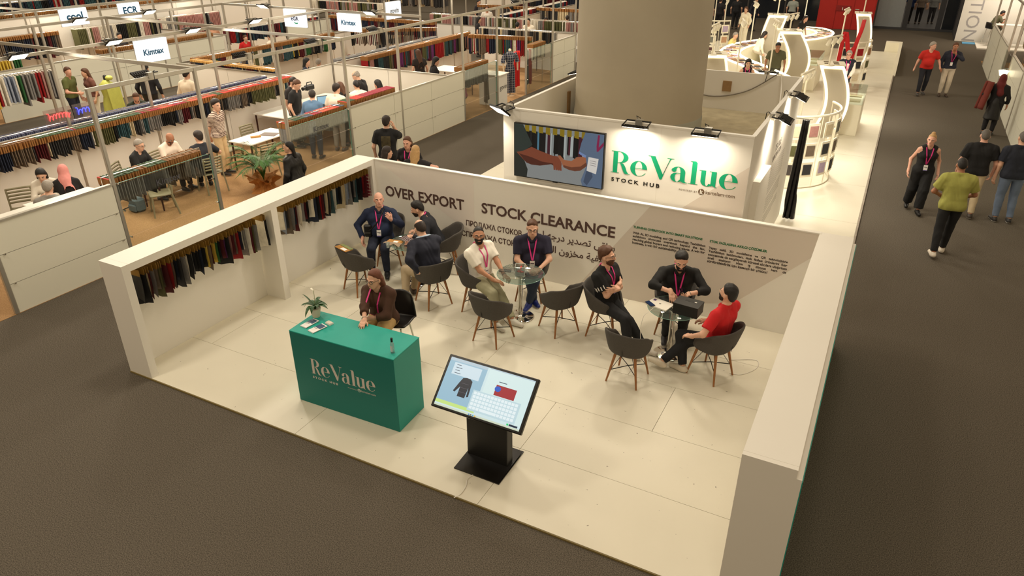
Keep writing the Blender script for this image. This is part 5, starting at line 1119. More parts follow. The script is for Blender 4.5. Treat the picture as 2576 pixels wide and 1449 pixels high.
# ------------------------------------------------------------------ left hall: modular booths
HX = -3.45; BH = 3.08; PH = 1.47
postm = MB(); postm.bbox(-0.032, -0.032, 0, 0.032, 0.032, BH, 0.008); POSTM = postm.mesh('post', ALU)
_beam = {}
def beam_mesh(L, ax_):
    k = (round(L, 2), ax_)
    if k not in _beam:
        b = MB()
        if ax_ == 'y': b.bbox(-0.022, 0, -0.07, 0.022, L, 0, 0.006)
        else: b.bbox(0, -0.022, -0.07, L, 0.022, 0, 0.006)
        _beam[k] = b.mesh('beam', ALU)
    return _beam[k]
def frame(label, posts, beams):
    t = thing('booth_frame', label, 'booth frame', (posts[0][0], posts[0][1], 0))
    for (x, y) in posts: o = link('post', POSTM, t); o.location = (x, y, 0)
    for (x0, y0, x1, y1) in beams:
        ax_ = 'y' if abs(y1 - y0) > abs(x1 - x0) else 'x'; L = max(abs(y1 - y0), abs(x1 - x0)); o = link('beam', beam_mesh(L, ax_), t); o.location = (min(x0, x1), min(y0, y1), BH)
    return t
YS = [0.26, 2.34, 4.42, 6.5, 8.57, 10.67, 13.85, 15.95, 18.03, 20.2, 22.3]
frame('aluminium booth frame along the left aisle', [(HX, y) for y in YS], [(HX, a, HX, b) for a, b in zip(YS[1:-1], YS[2:])])
YB = [4.42, 6.5, 8.57, 10.67, 13.05]
frame('aluminium frame above the divider behind the kraft-header racks', [(-7.75, y) for y in [0.3, 2.34] + YB + [15.95, 18.03, 20.2]], [(-7.75, a, -7.75, b) for a, b in zip([2.34] + YB[:-1], YB)] + [(-7.7, y, HX, y) for y in (4.42, 8.57)] + [(-7.7, 13.05, -4.3, 13.05)])
YC = [2.6, 4.7, 6.8, 8.9, 11.05, 13.1, 15.2, 17.3]
frame('aluminium frame at the far side of the left booth island', [(-12.2, y) for y in YC], [(-12.2, a, -12.2, b) for a, b in zip(YC[1:-1], YC[2:])] + [(-12.2, y, -7.8, y) for y in (4.7, 8.9, 13.1)])
YD = [4.9, 7.0, 9.06, 11.15, 13.2, 15.3, 17.4, 19.5, 21.6, 24]
frame('aluminium frame of the second booth island', [(-15.75, y) for y in YD], [(-15.75, a, -15.75, b) for a, b in zip(YD[:-1], YD[1:])] + [(-20.1, y, -15.75, y) for y in (9.06, 13.2, 17.4)])
frame('aluminium frame along the middle of the second island', [(-20.1, y) for y in YD[1:]], [(-20.1, a, -20.1, b) for a, b in zip(YD[1:-1], YD[2:])])
frame('aluminium frame at the back of the second island', [(-24.4, y) for y in YD[2:]], [(-24.4, a, -24.4, b) for a, b in zip(YD[2:-1], YD[3:])])
YE = [11, 13.1, 15.2, 17.3, 19.4, 21.5, 23.6, 25.7, 27.8, 30, 32]
frame('aluminium frame of the far booth island', [(-28, y) for y in YE], [(-28, a, -28, b) for a, b in zip(YE[:-1], YE[1:])])
frame('aluminium frame behind the far booth island', [(-32.4, y) for y in YE[1:]], [(-32.4, a, -32.4, b) for a, b in zip(YE[1:-1], YE[2:])])
YG = [24.8, 26.9, 29, 31.1, 33.2]
frame('aluminium frame of the booths beyond the cross aisle', [(-3.6, y) for y in YG] + [(-8, y) for y in YG] + [(-12.4, y) for y in YG], [(x, a, x, b) for x in (-3.6, -8, -12.4) for a, b in zip(YG[:-1], YG[1:])] + [(-8, y, -3.6, y) for y in (24.8, 29, 33.2)])

# low partition walls made of panels
def pan_wall(name, x0, y0, x1, y1, h=PH, rows=3, step=2.08, m=PANEL, studs=True, label=None):
    al_y = abs(y1 - y0) > abs(x1 - x0); t = 0.02; a0, a1 = (y0, y1) if al_y else (x0, x1); L = a1 - a0; n = max(1, round(L / step))
    core = MB()
    if al_y: core.box(x0 - t * 0.55, y0, 0, x0 + t * 0.55, y1, h)
    else: core.box(x0, y0 - t * 0.55, 0, x1, y0 + t * 0.55, h)
    w = struct(name, core, mat('panel_core', (120, 116, 104), 0.7), label=label)
    for i in range(n):
        for j in range(rows):
            p, q_ = a0 + L * i / n + 0.006, a0 + L * (i + 1) / n - 0.006; z0, z1 = h * j / rows + 0.004, h * (j + 1) / rows - 0.004
            if al_y: MB().box(x0 - t, p, z0, x0 + t, q_, z1).build('panel', m, w)
            else: MB().box(p, y0 - t, z0, q_, y0 + t, z1).build('panel', m, w)
            if studs and j:
                for e_ in (p + 0.07, q_ - 0.07):
                    if al_y: MB().tube([(x0 + t, e_, z0), (x0 + t + 0.03, e_, z0)], 0.014, 6).build('stud', CHROME, w)
    if al_y: MB().box(x0 - 0.035, y0, h, x0 + 0.035, y1, h + 0.03).build('top_rail', ALU, w)
    else: MB().box(x0, y0 - 0.035, h, x1, y0 + 0.035, h + 0.03).build('top_rail', ALU, w)
    return w
pan_wall('wall_booth_front', HX, 0.29, HX, 2.31, step=2.02, label='white panel wall of the nearest booth at the left edge')
pan_wall('wall_booth_front.001', HX, 8.6, HX, 13.82, step=1.75, label='long white panel wall along the left aisle')
pan_wall('wall_booth_front.002', HX, 20.23, HX, 22.3, step=1.05, label='white panel wall beside the column')
pan_wall('wall_divider', -7.75, -2.0, -7.75, 13.0, rows=1, studs=False, m=WHITE); pan_wall('wall_divider.001', -7.75, 13.1, -7.75, 21.5, rows=1, studs=False, m=WHITE)
pan_wall('wall_cross', -7.7, 13.05, -3.5, 13.05, rows=1, studs=False, m=WHITE); pan_wall('wall_cross.001', -7.7, 22.6, -3.5, 22.6, rows=1, studs=False, m=WHITE)
pan_wall('wall_cross.002', -12.2, 10.9, -7.8, 10.9, rows=1, studs=False, m=WHITE)
pan_wall('wall_divider.002', -12.2, 11.0, -12.2, 21.0, rows=1, studs=False, m=WHITE)
pan_wall('wall_second_island', -15.75, 7.2, -15.75, 16.0, rows=3, m=PANEL); pan_wall('wall_second_island.001', -20.1, 5, -20.1, 26, rows=1, studs=False, h=2.4, m=WHITE)
pan_wall('wall_second_island.002', -15.75, 19.5, -15.75, 27, rows=3, m=PANEL); pan_wall('wall_second_island.003', -20, 16.2, -15.8, 16.2, rows=1, studs=False, m=WHITE)
pan_wall('wall_third_island', -28, 12, -28, 30, rows=2, studs=False, m=WHITE); pan_wall('wall_third_island.001', -32.4, 10, -32.4, 42, rows=1, studs=False, h=2.4, m=WHITE)
pan_wall('wall_beyond', -8, 24.8, -8, 33.2, rows=1, studs=False, m=WHITE); pan_wall('wall_beyond.001', -12.4, 24.8, -3.6, 24.8, rows=1, studs=False, h=1.2, m=WHITE); pan_wall('wall_beyond.002', -14.4, 34, -3.6, 34, rows=1, studs=False, h=3.0, m=WHITE)
pan_wall('wall_far', -60, 48, -12, 48, rows=1, studs=False, h=4.5, step=4, m=mat('far_wall_beige', (190, 178, 158), 0.8))
pan_wall('wall_far.001', -40, 8, -40, 48, rows=1, studs=False, h=3.4, step=4, m=mat('far_wall_warm', (206, 190, 166), 0.8))
RD = mat('hall_red_panel', (150, 24, 20), 0.6)
for i, (x, y0, y1, z0, z1) in enumerate([(-39.9, 26, 29.5, 0.4, 3.2), (-39.9, 30.3, 32.5, 0.4, 3.2), (-32.3, 19.5, 21.5, 0.6, 2.3)]):
    tag(MB().box(x, y0, z0, x + 0.06, y1, z1).build('red_display_panel', RD), ['large red display panel on the far booth wall', 'smaller red display panel right of the large one', 'red display panel in the far island'][i], 'panel')

# glass balustrades with printed names
def glass_bal(y0, y1, label, name=None, h=PH):
    t = thing('glass_balustrade', label, 'glass panel', (HX, (y0 + y1) / 2, 0))
    for j in range(3): MB().box(HX - 0.005, y0, h * j / 3 + 0.006, HX + 0.005, y1, h * (j + 1) / 3 - 0.004).build('pane', GLASS, t)
    for e_ in (y0, y1): MB().box(HX - 0.006, e_ - 0.004, 0, HX + 0.006, e_ + 0.004, h).build('pane_edge', GLASSEDGE, t)
    MB().tube([(HX, y0, h), (HX, y1, h)], 0.006, 6).build('top_edge', GLASSEDGE, t)
    for j in (1, 2, 3):
        for e_ in (y0 + 0.03, y1 - 0.03): MB().tube([(HX - 0.03, e_, h * j / 3), (HX + 0.035, e_, h * j / 3)], 0.016, 8).build('stud', CHROME, t)
    if name: text(name, 0.16, wall_x(HX + 0.008, (y0 + y1) / 2 - 0.25, 1.2), mat('decal_grey', (84, 84, 92), 0.6, var=0), t, width=0.5, ext=0.0005)
glass_bal(2.38, 4.38, 'glass balustrade with a printed name beside the white panel wall', 'Kimtex'); glass_bal(6.54, 8.53, 'glass balustrade with a printed name beside the palm', 'Kimtex'); glass_bal(13.9, 15.9, 'glass balustrade in front of a jute-topped rack'); glass_bal(18.1, 20.1, 'glass balustrade farthest along the left aisle')

# lit signs hung from the frames
LIT = mat('lightbox_lit', (228, 238, 250), 0.4, var=0, emit=0.9)
SIGNB = mat('sign_blue', (30, 90, 130), 0.5, var=0)
def lightbox(c, along, w, h, body, label, mm=SIGNB, tw=0.55, extra=None):
    t = thing('lightbox_sign', label, 'sign', c); x, y, z = c
    if along == 'y': MB().bbox(x - 0.04, y - w / 2, z, x + 0.04, y + w / 2, z + h, 0.006).build('box', LIT, t); text(body, 0.2, wall_x(x + 0.043, y - tw / 2, z + h * 0.34), mm, t, width=tw, ext=0.001, bold=0.006)
    else: MB().bbox(x - w / 2, y - 0.04, z, x + w / 2, y + 0.04, z + h, 0.006).build('box', LIT, t); text(body, 0.2, on_wall(x - tw / 2, y - 0.043, z + h * 0.38), mm, t, width=tw, ext=0.001, bold=0.006)
    b = MB()
    if along == 'y': b.box(x - 0.045, y - w / 2 - 0.012, z - 0.012, x - 0.03, y + w / 2 + 0.012, z + h + 0.012)
    else: b.box(x - w / 2 - 0.012, y + 0.03, z - 0.012, x + w / 2 + 0.012, y + 0.045, z + h + 0.012)
    b.build('backplate', ALU, t)
    return t
lightbox((-7.7, 6.8, 2.50), 'y', 0.85, 0.5, 'Kimtex', 'lit sign with a blue name, nearest the left edge')
lightbox((-6.87, 13.0, 2.50), 'x', 0.84, 0.5, 'Kimtex', 'lit sign with a blue name above the laptop group')
e_ = lightbox((-9.03, 13.05, 2.50), 'x', 0.88, 0.52, 'EGR', 'lit sign with dark letters and a green swoosh', mat('sign_navy', (20, 24, 70), 0.5, var=0), 0.3)
sw = MB(); strip2(sw, lambda u, v: (-9.05 + u * 0.16, 13.004, 2.585 + v * 0.1), arc(0.5, 1, 0.7, 0.9, 200, 300, 8), arc(0.5, 1.1, 0.75, 0.6, 200, 300, 8)); sw.build('swoosh', mat('swoosh_green', (20, 160, 110), 0.5, var=0), e_)
lightbox((-7.7, 16.38, 2.48), 'y', 0.78, 0.54, 'govin', 'lit sign with a grey serif name near the middle of the hall', mat('sign_grey', (150, 160, 170), 0.5, var=0), 0.5)
lightbox((-15.7, 10.2, 2.50), 'y', 0.9, 0.5, 'cool', 'lit sign cut by the top edge at the far left'); lightbox((-15.7, 12.2, 2.50), 'y', 0.8, 0.5, 'ECR', 'second lit sign along the top edge at the left')

# floodlights on the beams (local +Y leans out); each lights the booth below it
def hall_flood(x, y, rz, label, e=16, tl=30): return flood((x, y, BH - 0.02), rz, R(tl), label, e * 1.5, group='floodlights clamped to the booth beams', spot=150)
for i, (x, y, rz) in enumerate([(-7.75, 3.7, -PI / 2), (-7.75, 5.8, -PI / 2), (-7.75, 7.95, -PI / 2), (-7.75, 10.0, -PI / 2), (-12.2, 8.0, -PI / 2), (-12.2, 10.2, -PI / 2), (-10.2, 13.08, PI), (-6.0, 13.08, PI)]):
    hall_flood(x, y, rz, ['lit floodlight on the divider beam left of the neon scripts', 'lit floodlight on the divider beam beside the nearest name sign', 'lit floodlight on the divider beam right of the nearest name sign', 'lit floodlight on the divider beam left of the swoosh sign', 'lit floodlight above the olive-shirted man on the far beam', 'lit floodlight on the far beam beside the far aisle', 'lit floodlight left of the swoosh sign', 'lit floodlight right of the sign above the laptop group'][i], 16)
for i, (x, y) in enumerate([(-3.45, 3.5), (-3.45, 5.75), (-3.45, 7.8), (-3.45, 10.0), (-3.45, 17.6)]): hall_flood(x, y, PI / 2, ['dark-backed floodlight on the aisle beam above the first glass', 'dark-backed floodlight on the aisle beam above the striped man', 'dark-backed floodlight on the aisle beam above the second glass', 'dark-backed floodlight on the aisle beam above the laptop group', 'dark-backed floodlight on the aisle beam above the checked mannequin'][i], 16)
for i, (x, y) in enumerate([(-20.1, 8), (-20.1, 12), (-20.1, 18), (-15.75, 20.5), (-28, 16), (-28, 22), (-8, 27), (-8, 31), (-7.75, 17.5), (-7.75, 20)]): hall_flood(x, y, -PI / 2, 'small lit floodlight ' + ['on the second island, nearest the left edge', 'on the second island, behind the far left signs', 'on the second island, behind the red sports top', 'at the front of the second island past the gap', 'on the third island, nearer one', 'on the third island, farther one', 'beyond the cross aisle, nearer one', 'beyond the cross aisle, farther one', 'on the divider right of the serif-name sign', 'on the divider nearest the column'][i], 20)

# ------------------------------------------------------------------ hanging sample racks in the hall
KR = mat('kraft_header', (146, 100, 52), 0.8, var=0.2, scale=20)
hh = MB(); hh.box(-0.15, -0.014, -0.13, 0.15, 0.014, -0.01); HHM = hh.mesh('header_card', KR)
hs_ = MB(); hs_.box(-0.15, -0.0145, -0.010, 0.15, 0.0145, 0.004); HSM = hs_.mesh('header_strip', KR)
STRIP = [mat('strip_%d' % i, c, 0.7, var=0.1) for i, c in enumerate([(190, 60, 50), (60, 84, 60), (80, 92, 110), (206, 90, 70), (120, 84, 50), (150, 40, 60)])]
hcl = []
for sd in range(5):
    q2 = random.Random(sd); b = MB(); L = q2.uniform(0.26, 0.36); w = q2.uniform(0.115, 0.14)
    b.add([(-w, -0.009, -0.13), (w, -0.009, -0.13), (w, 0.009, -0.13), (-w, 0.009, -0.13), (-w * 1.05, -0.004, -0.13 - L), (w * 0.95, 0.006, -0.15 - L), (w * 0.95, 0.018, -0.15 - L), (-w * 1.05, 0.010, -0.13 - L)], [(0, 1, 2, 3), (0, 4, 5, 1), (1, 5, 6, 2), (2, 6, 7, 3), (3, 7, 4, 0), (4, 7, 6, 5)]); hcl.append(b.mesh('hanger_cloth', FABRIC))
DARKS = ['black', 'black', 'charcoal', 'grey', 'taupe', 'white', 'cream', 'navy', 'olive', 'charcoal', 'maroon', 'grey', 'black', 'teal']
NH = [0]
def rack_ind(x, y0, y1, z, step, where, group, pal, seed, strips=True):
    q3 = random.Random(seed); y = y0; si = 0; ci = 0
    while y < y1 and NH[0] < 300:
        if q3.random() < 0.12: si = q3.randrange(6)
        if q3.random() < 0.35: ci = q3.randrange(len(pal))
        c = pal[ci]; NH[0] += 1
        k_ = int(round((y - y0) / step)) + 1; sfx = 'th' if 10 <= k_ % 100 <= 20 else {1: 'st', 2: 'nd', 3: 'rd'}.get(k_ % 10, 'th')
        t = thing('hanging_sample', '%s sample with brown header, %d%s from the left %s' % (c.replace('lightblue', 'light blue'), k_, sfx, where), 'fabric sample', (x, y, z), q3.uniform(-0.09, 0.09), group)
        o = link('cloth', q3.choice(hcl), t, False); o.material_slots[0].link = 'OBJECT'; o.material_slots[0].material = SWMAT[c]
        link('header_card', HHM, t, False)
        if strips: o = link('header_strip', HSM, t, False); o.material_slots[0].link = 'OBJECT'; o.material_slots[0].material = STRIP[si]
        y += step
def rail(x0, y0, x1, y1, z, label, m=CHROME):
    t = thing('hanging_rail', label, 'rail', (x0, y0, z)); MB().tube([(x0, y0, z), (x1, y1, z)], 0.014, 8).build('rod', m, t)
    for f_ in (0.0, 0.33, 0.66, 1.0):
        x, y = x0 + (x1 - x0) * f_, y0 + (y1 - y0) * f_; MB().tube([(x, y, z), (x - (0.28 if x0 == x1 and x0 < -4 else 0), y, z - 0.02 - (0.55 if x0 == x1 and x0 > -4 else 0))], 0.010, 6).build('bracket', m, t)
rail(-7.42, 0.6, -7.42, 10.8, 1.53, 'long rail of kraft-header samples on the divider wall'); rack_ind(-7.42, 0.8, 10.75, 1.52, 0.052, 'on the long divider rack', 'samples on the long divider rack', DARKS, 5)
GRY = ['charcoal', 'grey', 'black', 'grey', 'taupe', 'charcoal']
rail(-3.68, 2.3, -3.68, 4.36, 1.56, 'rail of samples behind the first glass balustrade'); rack_ind(-3.68, 2.34, 4.3, 1.55, 0.052, 'behind the first glass balustrade', 'samples behind the first glass', GRY, 6)
rail(-3.68, 6.5, -3.68, 8.5, 1.56, 'rail of samples behind the second glass balustrade'); rack_ind(-3.68, 6.58, 8.5, 1.55, 0.056, 'behind the second glass balustrade', 'samples behind the second glass', ['grey', 'grey', 'charcoal', 'lightblue', 'grey'], 7)
rack_ind(-3.68, 8.62, 10.55, 1.60, 0.06, 'above the long white panel wall', 'samples above the white panel wall', ['navy', 'grey', 'maroon', 'teal'], 8)
def rack_stuff(x0, y0, x1, y1, z, pal, label, seed, length=0.35, hdr=KR, step=0.045, w=0.14, hh_=0.12):
    q4 = random.Random(seed); b = MB(); L = math.hypot(x1 - x0, y1 - y0); n = int(L / step); ux, uy = (x1 - x0) / L, (y1 - y0) / L; ci = 1
    mats_ = [hdr] + [SWMAT[p] for p in pal]
    if hdr.name == 'hanger_white': hh_ = 0.035
    gr = thing('garment_rail', 'rail carrying the ' + ' '.join(label.split()[:13]), 'rail', (x0, y0, 0)); MB().tube([(x0, y0, z), (x1, y1, z)], 0.014, 6).build('rod', CHROME, gr)
    for f_ in (0.01, 0.99): MB().tube([(x0 + (x1 - x0) * f_, y0 + (y1 - y0) * f_, 0.0), (x0 + (x1 - x0) * f_, y0 + (y1 - y0) * f_, z)], 0.014, 6).build('upright', CHROME, gr)
    for i in range(n):
        if q4.random() < 0.4: ci = 1 + q4.randrange(len(pal))
        x, y = x0 + ux * step * i, y0 + uy * step * i; M = Matrix.Translation((x, y, z)) @ Matrix.Rotation(math.atan2(uy, ux) - PI / 2 + q4.uniform(-0.1, 0.1), 4, 'Z')
        ww = w if hh_ > 0.05 else w * 0.8; b.cur = 0; b.box(-ww, -step * 0.3, -hh_, ww, step * (0.3 if hh_ > 0.05 else 0.0), 0, M); b.cur = ci; b.box(-w * 0.92, -step * 0.22, -hh_ - length * q4.uniform(0.85, 1.1), w * 0.92, step * 0.28, -hh_, M)
    o = b.build('sample_row', mats_); return tag(o, label, 'fabric samples', kind='stuff')
ALLC = list(SWC)
WHH = mat('hanger_white', (226, 220, 210), 0.6)
rack_stuff(-8.05, 1.2, -8.05, 10.5, 1.52, ['white', 'lightblue', 'navy', 'cream', 'olive', 'pink'], 'row of samples on the far side of the long divider', 1, hdr=mat('header_blue', (74, 78, 104), 0.6))
rack_stuff(-7.4, 14.2, -7.4, 20.8, 1.55, ['red', 'maroon', 'black', 'olive', 'taupe', 'charcoal', 'pink', 'teal', 'purple'], 'long jute-topped row of coloured samples in the booth past the cross wall', 2, length=0.5)
rack_stuff(-5.9, 13.35, -4.2, 13.35, 1.35, ['taupe', 'olive'], 'short jute-topped row on top of the cross wall', 3, length=0.1)
rack_stuff(-3.68, 13.95, -3.68, 15.6, 1.55, ['grey', 'grey', 'charcoal'], 'jute-topped row of grey samples behind the third glass', 4, length=0.5)
rack_stuff(-3.75, 18.9, -3.75, 20.0, 1.55, ['white', 'grey'], 'jute-topped row of pale samples behind the last glass', 41, length=0.4)
rack_stuff(-6.8, 19.9, -4.3, 20.3, 1.6, ['navy', 'white', 'olive', 'black', 'red', 'taupe', 'teal', 'purple'], 'row of coloured samples crossing the booth near the column', 5, length=0.55)
rack_stuff(-7.3, 21.6, -3.9, 21.6, 1.65, ['grey', 'charcoal', 'taupe', 'cream', 'black'], 'white-hangered row of dark samples by the column', 6, hdr=WHH, length=0.4)
rack_stuff(-8.1, 13.6, -8.1, 19.5, 1.5, ['black', 'maroon', 'charcoal', 'navy', 'cream'], 'dark row of samples behind the second divider', 7, hdr=mat('header_grey', (130, 130, 132), 0.7), length=0.45)
rack_stuff(-11.9, 11.3, -11.9, 18, 1.6, ALLC, 'long mixed row of samples at the far side of the island', 8, length=0.5)
rack_stuff(-8.2, 11.1, -11.8, 11.2, 1.6, ['navy', 'black', 'taupe', 'cream', 'maroon'], 'row of trousers with wooden hangers in the corner booth', 9, hdr=mat('hanger_wood', (198, 152, 84), 0.6), length=0.7, hh_=0.06)
rack_stuff(-16.2, 5.0, -16.2, 8.4, 1.75, ['green', 'olive', 'pink', 'yellow', 'white', 'red', 'lightblue', 'cream', 'grey'], 'row of pastel and green garments at the left edge', 11, length=0.75, hdr=WHH, w=0.24, step=0.085, hh_=0.05)
rack_stuff(-14.6, 5.2, -14.2, 8.2, 1.6, ['green', 'olive', 'pink', 'yellow', 'white', 'red', 'lightblue', 'grey'], 'front row of pastel garments by the aisle at the left edge', 12, length=0.8, hdr=WHH, w=0.25, step=0.09, hh_=0.05)
for i, (x0, y0, x1, y1, z, L) in enumerate([(-19.7, 6, -19.7, 12, 1.9, 0.7), (-19.7, 12.6, -19.7, 19.5, 1.9, 0.7), (-16.1, 11, -16.1, 15.8, 1.6, 0.4), (-16.2, 16.6, -16.2, 22, 1.6, 0.5), (-20.5, 8, -20.5, 20, 1.8, 0.6), (-24, 12, -24, 24, 1.8, 0.7), (-28.4, 13, -28.4, 28, 1.7, 0.6), (-32, 14, -32, 30, 1.9, 0.9), (-15.8, 22.5, -10, 22.5, 1.6, 0.5), (-12, 25.2, -4, 25.2, 1.6, 0.5), (-11.5, 28.8, -4.5, 28.8, 1.7, 0.6), (-8.35, 25.5, -8.35, 32.5, 1.7, 0.5), (-12, 33.5, -4, 33.5, 1.9, 0.8), (-24, 27, -16, 27, 1.7, 0.6), (-26, 33, -16, 33, 1.8, 0.7), (-31.8, 35, -20, 38, 1.9, 0.9), (-11.8, 19, -9, 21, 1.6, 0.5)]):
    pal = [['black', 'charcoal', 'maroon', 'navy', 'taupe'], ['olive', 'black', 'white', 'pink', 'grey'], ['charcoal', 'grey', 'taupe', 'cream'], ['maroon', 'navy', 'black', 'teal', 'red']][i % 4]
    rack_stuff(x0, y0, x1, y1, z, pal, ['near stretch of fabrics along the second island wall', 'far stretch of fabrics along the second island wall', 'low row along the second island front', 'low row past the gap in the second island', 'row behind the second island wall', 'row at the back of the second island', 'row on the front of the third island', 'long row on the third island back wall', 'row across the wide cross aisle end', 'front row beyond the cross aisle', 'middle row beyond the cross aisle', 'row along the booth divider beyond the cross aisle', 'tall row on the last wall beyond the cross aisle', 'row closing the second island', 'row in the far middle of the hall', 'slanting row in the farthest corner', 'short slanting row behind the long mixed row'][i], 30 + i, length=L, hdr=WHH if i % 2 else KR, step=0.07, w=0.18)

# neon scripts above the divider rack
def neon(pts, m, label):
    t = thing('neon_sign', label, 'neon sign', (-7.72, pts[0][0], 1.5)); MB().tube([(-7.70, y, z) for y, z in pts], 0.008, 6).build('tube', m, t)
    y0 = min(p[0] for p in pts) - 0.05; y1 = max(p[0] for p in pts) + 0.05; MB().box(-7.735, y0, 1.56, -7.725, y1, 1.92).build('acrylic_plate', glassmat('neon_plate', (236, 226, 226), 0.1, 0.05), t)
def script(y0, w, n, seed):
    q5 = random.Random(seed); out = []
    for i in range(n * 6 + 1): t_ = i / (n * 6); out.append((y0 + w * t_ + 0.02 * math.sin(i * 1.05), 1.72 + 0.055 * math.sin(i * 1.05 + 1.2) + 0.05 * math.sin(t_ * 3) + (0.08 if i < 4 else 0)))
    return out
neon(script(3.98, 0.5, 7, 1), mat('neon_red', (255, 60, 60), 0.4, var=0, emit=3.0), 'red neon script above the divider rack'); neon(script(4.62, 0.42, 5, 2), mat('neon_blue', (60, 70, 255), 0.4, var=0, emit=3.0), 'blue neon script above the divider rack')

# ------------------------------------------------------------------ booth furniture at the left
PLST = mat('plastic_taupe', (140, 134, 108), 0.55)
cp = thing('slat_chair', 'x', 'chair')
MB().grid(lambda u, v: Vector(((u - 0.5) * 0.44, (v - 0.5) * 0.42, 0.445 + 0.012 * (2 * u - 1) ** 2)), 6, 4).build('seat', PLST, cp, False).modifiers.new('s', 'SOLIDIFY').thickness = 0.025
for sx in (-1, 1):
    MB().tube([(sx * 0.235, 0.22, 0), (sx * 0.205, 0.18, 0.44)], 0.016, 8, r2=0.02).build('leg', PLST, cp, False); MB().tube([(sx * 0.235, -0.27, 0), (sx * 0.21, -0.2, 0.44), (sx * 0.205, -0.25, 0.82)], 0.017, 8).build('leg', PLST, cp, False)
for i in range(5): MB().grid(lambda u, v, i=i: Vector(((u - 0.5) * 0.41, -0.21 - 0.035 * i / 4 - 0.02 * (1 - (2 * u - 1) ** 2), 0.53 + i * 0.065 + v * 0.038)), 6, 1).build('back_slat', PLST, cp, False).modifiers.new('s', 'SOLIDIFY').thickness = 0.014
CL = [(-5.05, 4.28, -150, 'grey plastic slat chair in front behind the first glass'), (-5.25, 5.75, -75, 'grey plastic slat chair under the man reaching out his arm'), (-6.35, 4.55, 60, 'grey plastic slat chair under the man in black with grey hair'), (-6.35, 5.5, 80, 'grey plastic slat chair under the bald man in white'), (-6.25, 7.25, 90, 'empty grey slat chair left of the white table'), (-6.25, 8.1, 90, 'empty grey slat chair at the back of the white table'), (-4.95, 7.1, -80, 'grey slat chair beside the palm at the white table'), (-6.6, 2.4, 120, 'grey slat chair by the woman with curly hair'), (-5.0, 2.0, -40, 'grey slat chair under the grey-haired person')]
for i, (x, y, a_, lb) in enumerate(CL):
    if i == 0: cp.location = (x, y, 0.006); cp.rotation_euler = (0, 0, -R(a_)); tag(cp, lb, 'chair', 'plastic slat chairs in the left booth')
    else: copy_tree(cp, (x, y, 0.006), -R(a_), lb, 'plastic slat chairs in the left booth')
def table(x0, y0, x1, y1, label, h=0.75, legm=None, z0=0.006):
    t = thing('white_table', label, 'table', ((x0 + x1) / 2, (y0 + y1) / 2, z0)); MB().bbox(x0, y0, h - 0.03, x1, y1, h, 0.006).build('table_top', WHITE, t)
    for x in (x0 + 0.06, x1 - 0.06):
        for y in (y0 + 0.06, y1 - 0.06): MB().tube([(x, y, z0), (x, y, h - 0.03)], 0.016, 8, r2=0.026).build('leg', legm or mat('dark_red_wood', (58, 26, 20), 0.5), t)
    return t
table(-5.95, 7.0, -5.2, 8.4, 'white table behind the palm'); table(-5.75, 4.3, -5.1, 5.6, 'white table between the seated men behind the first glass'); table(-6.0, 2.1, -5.35, 3.1, 'white table of the women at the left'); table(-7.5, 9.3, -5.2, 12.3, 'long white table under the laptop'); table(-6.8, 17.0, -5.0, 18.0, 'white table in the booth near the column'); table(-4.9, 23.6, -3.9, 24.4, 'white table beyond the cross aisle')
slab('open_notebook', -5.5, 7.9, 0.75, 0, 0, 0, 0.3, [('cover', (-0.2, -0.14, 0, 0.2, 0.14, 0.012), mat('notebook_grey', (110, 98, 92), 0.6))], 'dark notebook on the white table behind the palm', 'notebook')
slab('wood_sample', -5.6, 7.55, 0.75, 0, 0, 0, 0.9, [('block', (-0.12, -0.05, 0, 0.12, 0.05, 0.03), KRAFT)], 'brown wooden sample on the white table behind the palm', 'sample')
lp = thing('open_laptop', 'open laptop with a blue screen on the long white table', 'laptop', (-6.3, 10.9, 0.75), R(-60))
MB().bbox(-0.18, -0.13, 0, 0.18, 0.13, 0.02, 0.003).build('base', BLACK, lp, False); MB().bbox(-0.18, 0.13, 0.02, 0.18, 0.15, 0.27, 0.003).build('lid', BLACK, lp, False); MB().box(-0.165, 0.128, 0.035, 0.165, 0.1295, 0.255).build('screen', mat('laptop_screen', (120, 160, 190), 0.3, var=0.1, emit=0.5), lp, False); lp.rotation_euler = (0, 0, R(55))
cmr = thing('video_camera', 'black video camera on a stand behind the laptop', 'camera', (-7.0, 11.1, 0.75))
MB().bbox(-0.07, -0.16, 0.36, 0.07, 0.16, 0.5, 0.02).build('body', BLACK, cmr, False); MB().tube([(0, -0.16, 0.43), (0, -0.28, 0.43)], 0.05, 12).build('lens', BLACK, cmr, False); MB().tube([(0, -0.1, 0.5), (0, -0.08, 0.57), (0, 0.1, 0.57), (0, 0.12, 0.5)], 0.014, 6).build('handle', BLACK, cmr, False); MB().tube([(0, 0, 0), (0, 0, 0.36)], 0.02, 8).build('stand', BLACK, cmr, False)
pr2 = thing('paper_roll', 'white paper roll on the long white table', 'paper roll', (-6.9, 10.3, 0.75)); MB().lathe([(0.02, 0), (0.08, 0), (0.08, 0.24), (0.02, 0.24)], 18).build('roll', mat('paper_white', (0, 0, 0)), pr2, False)
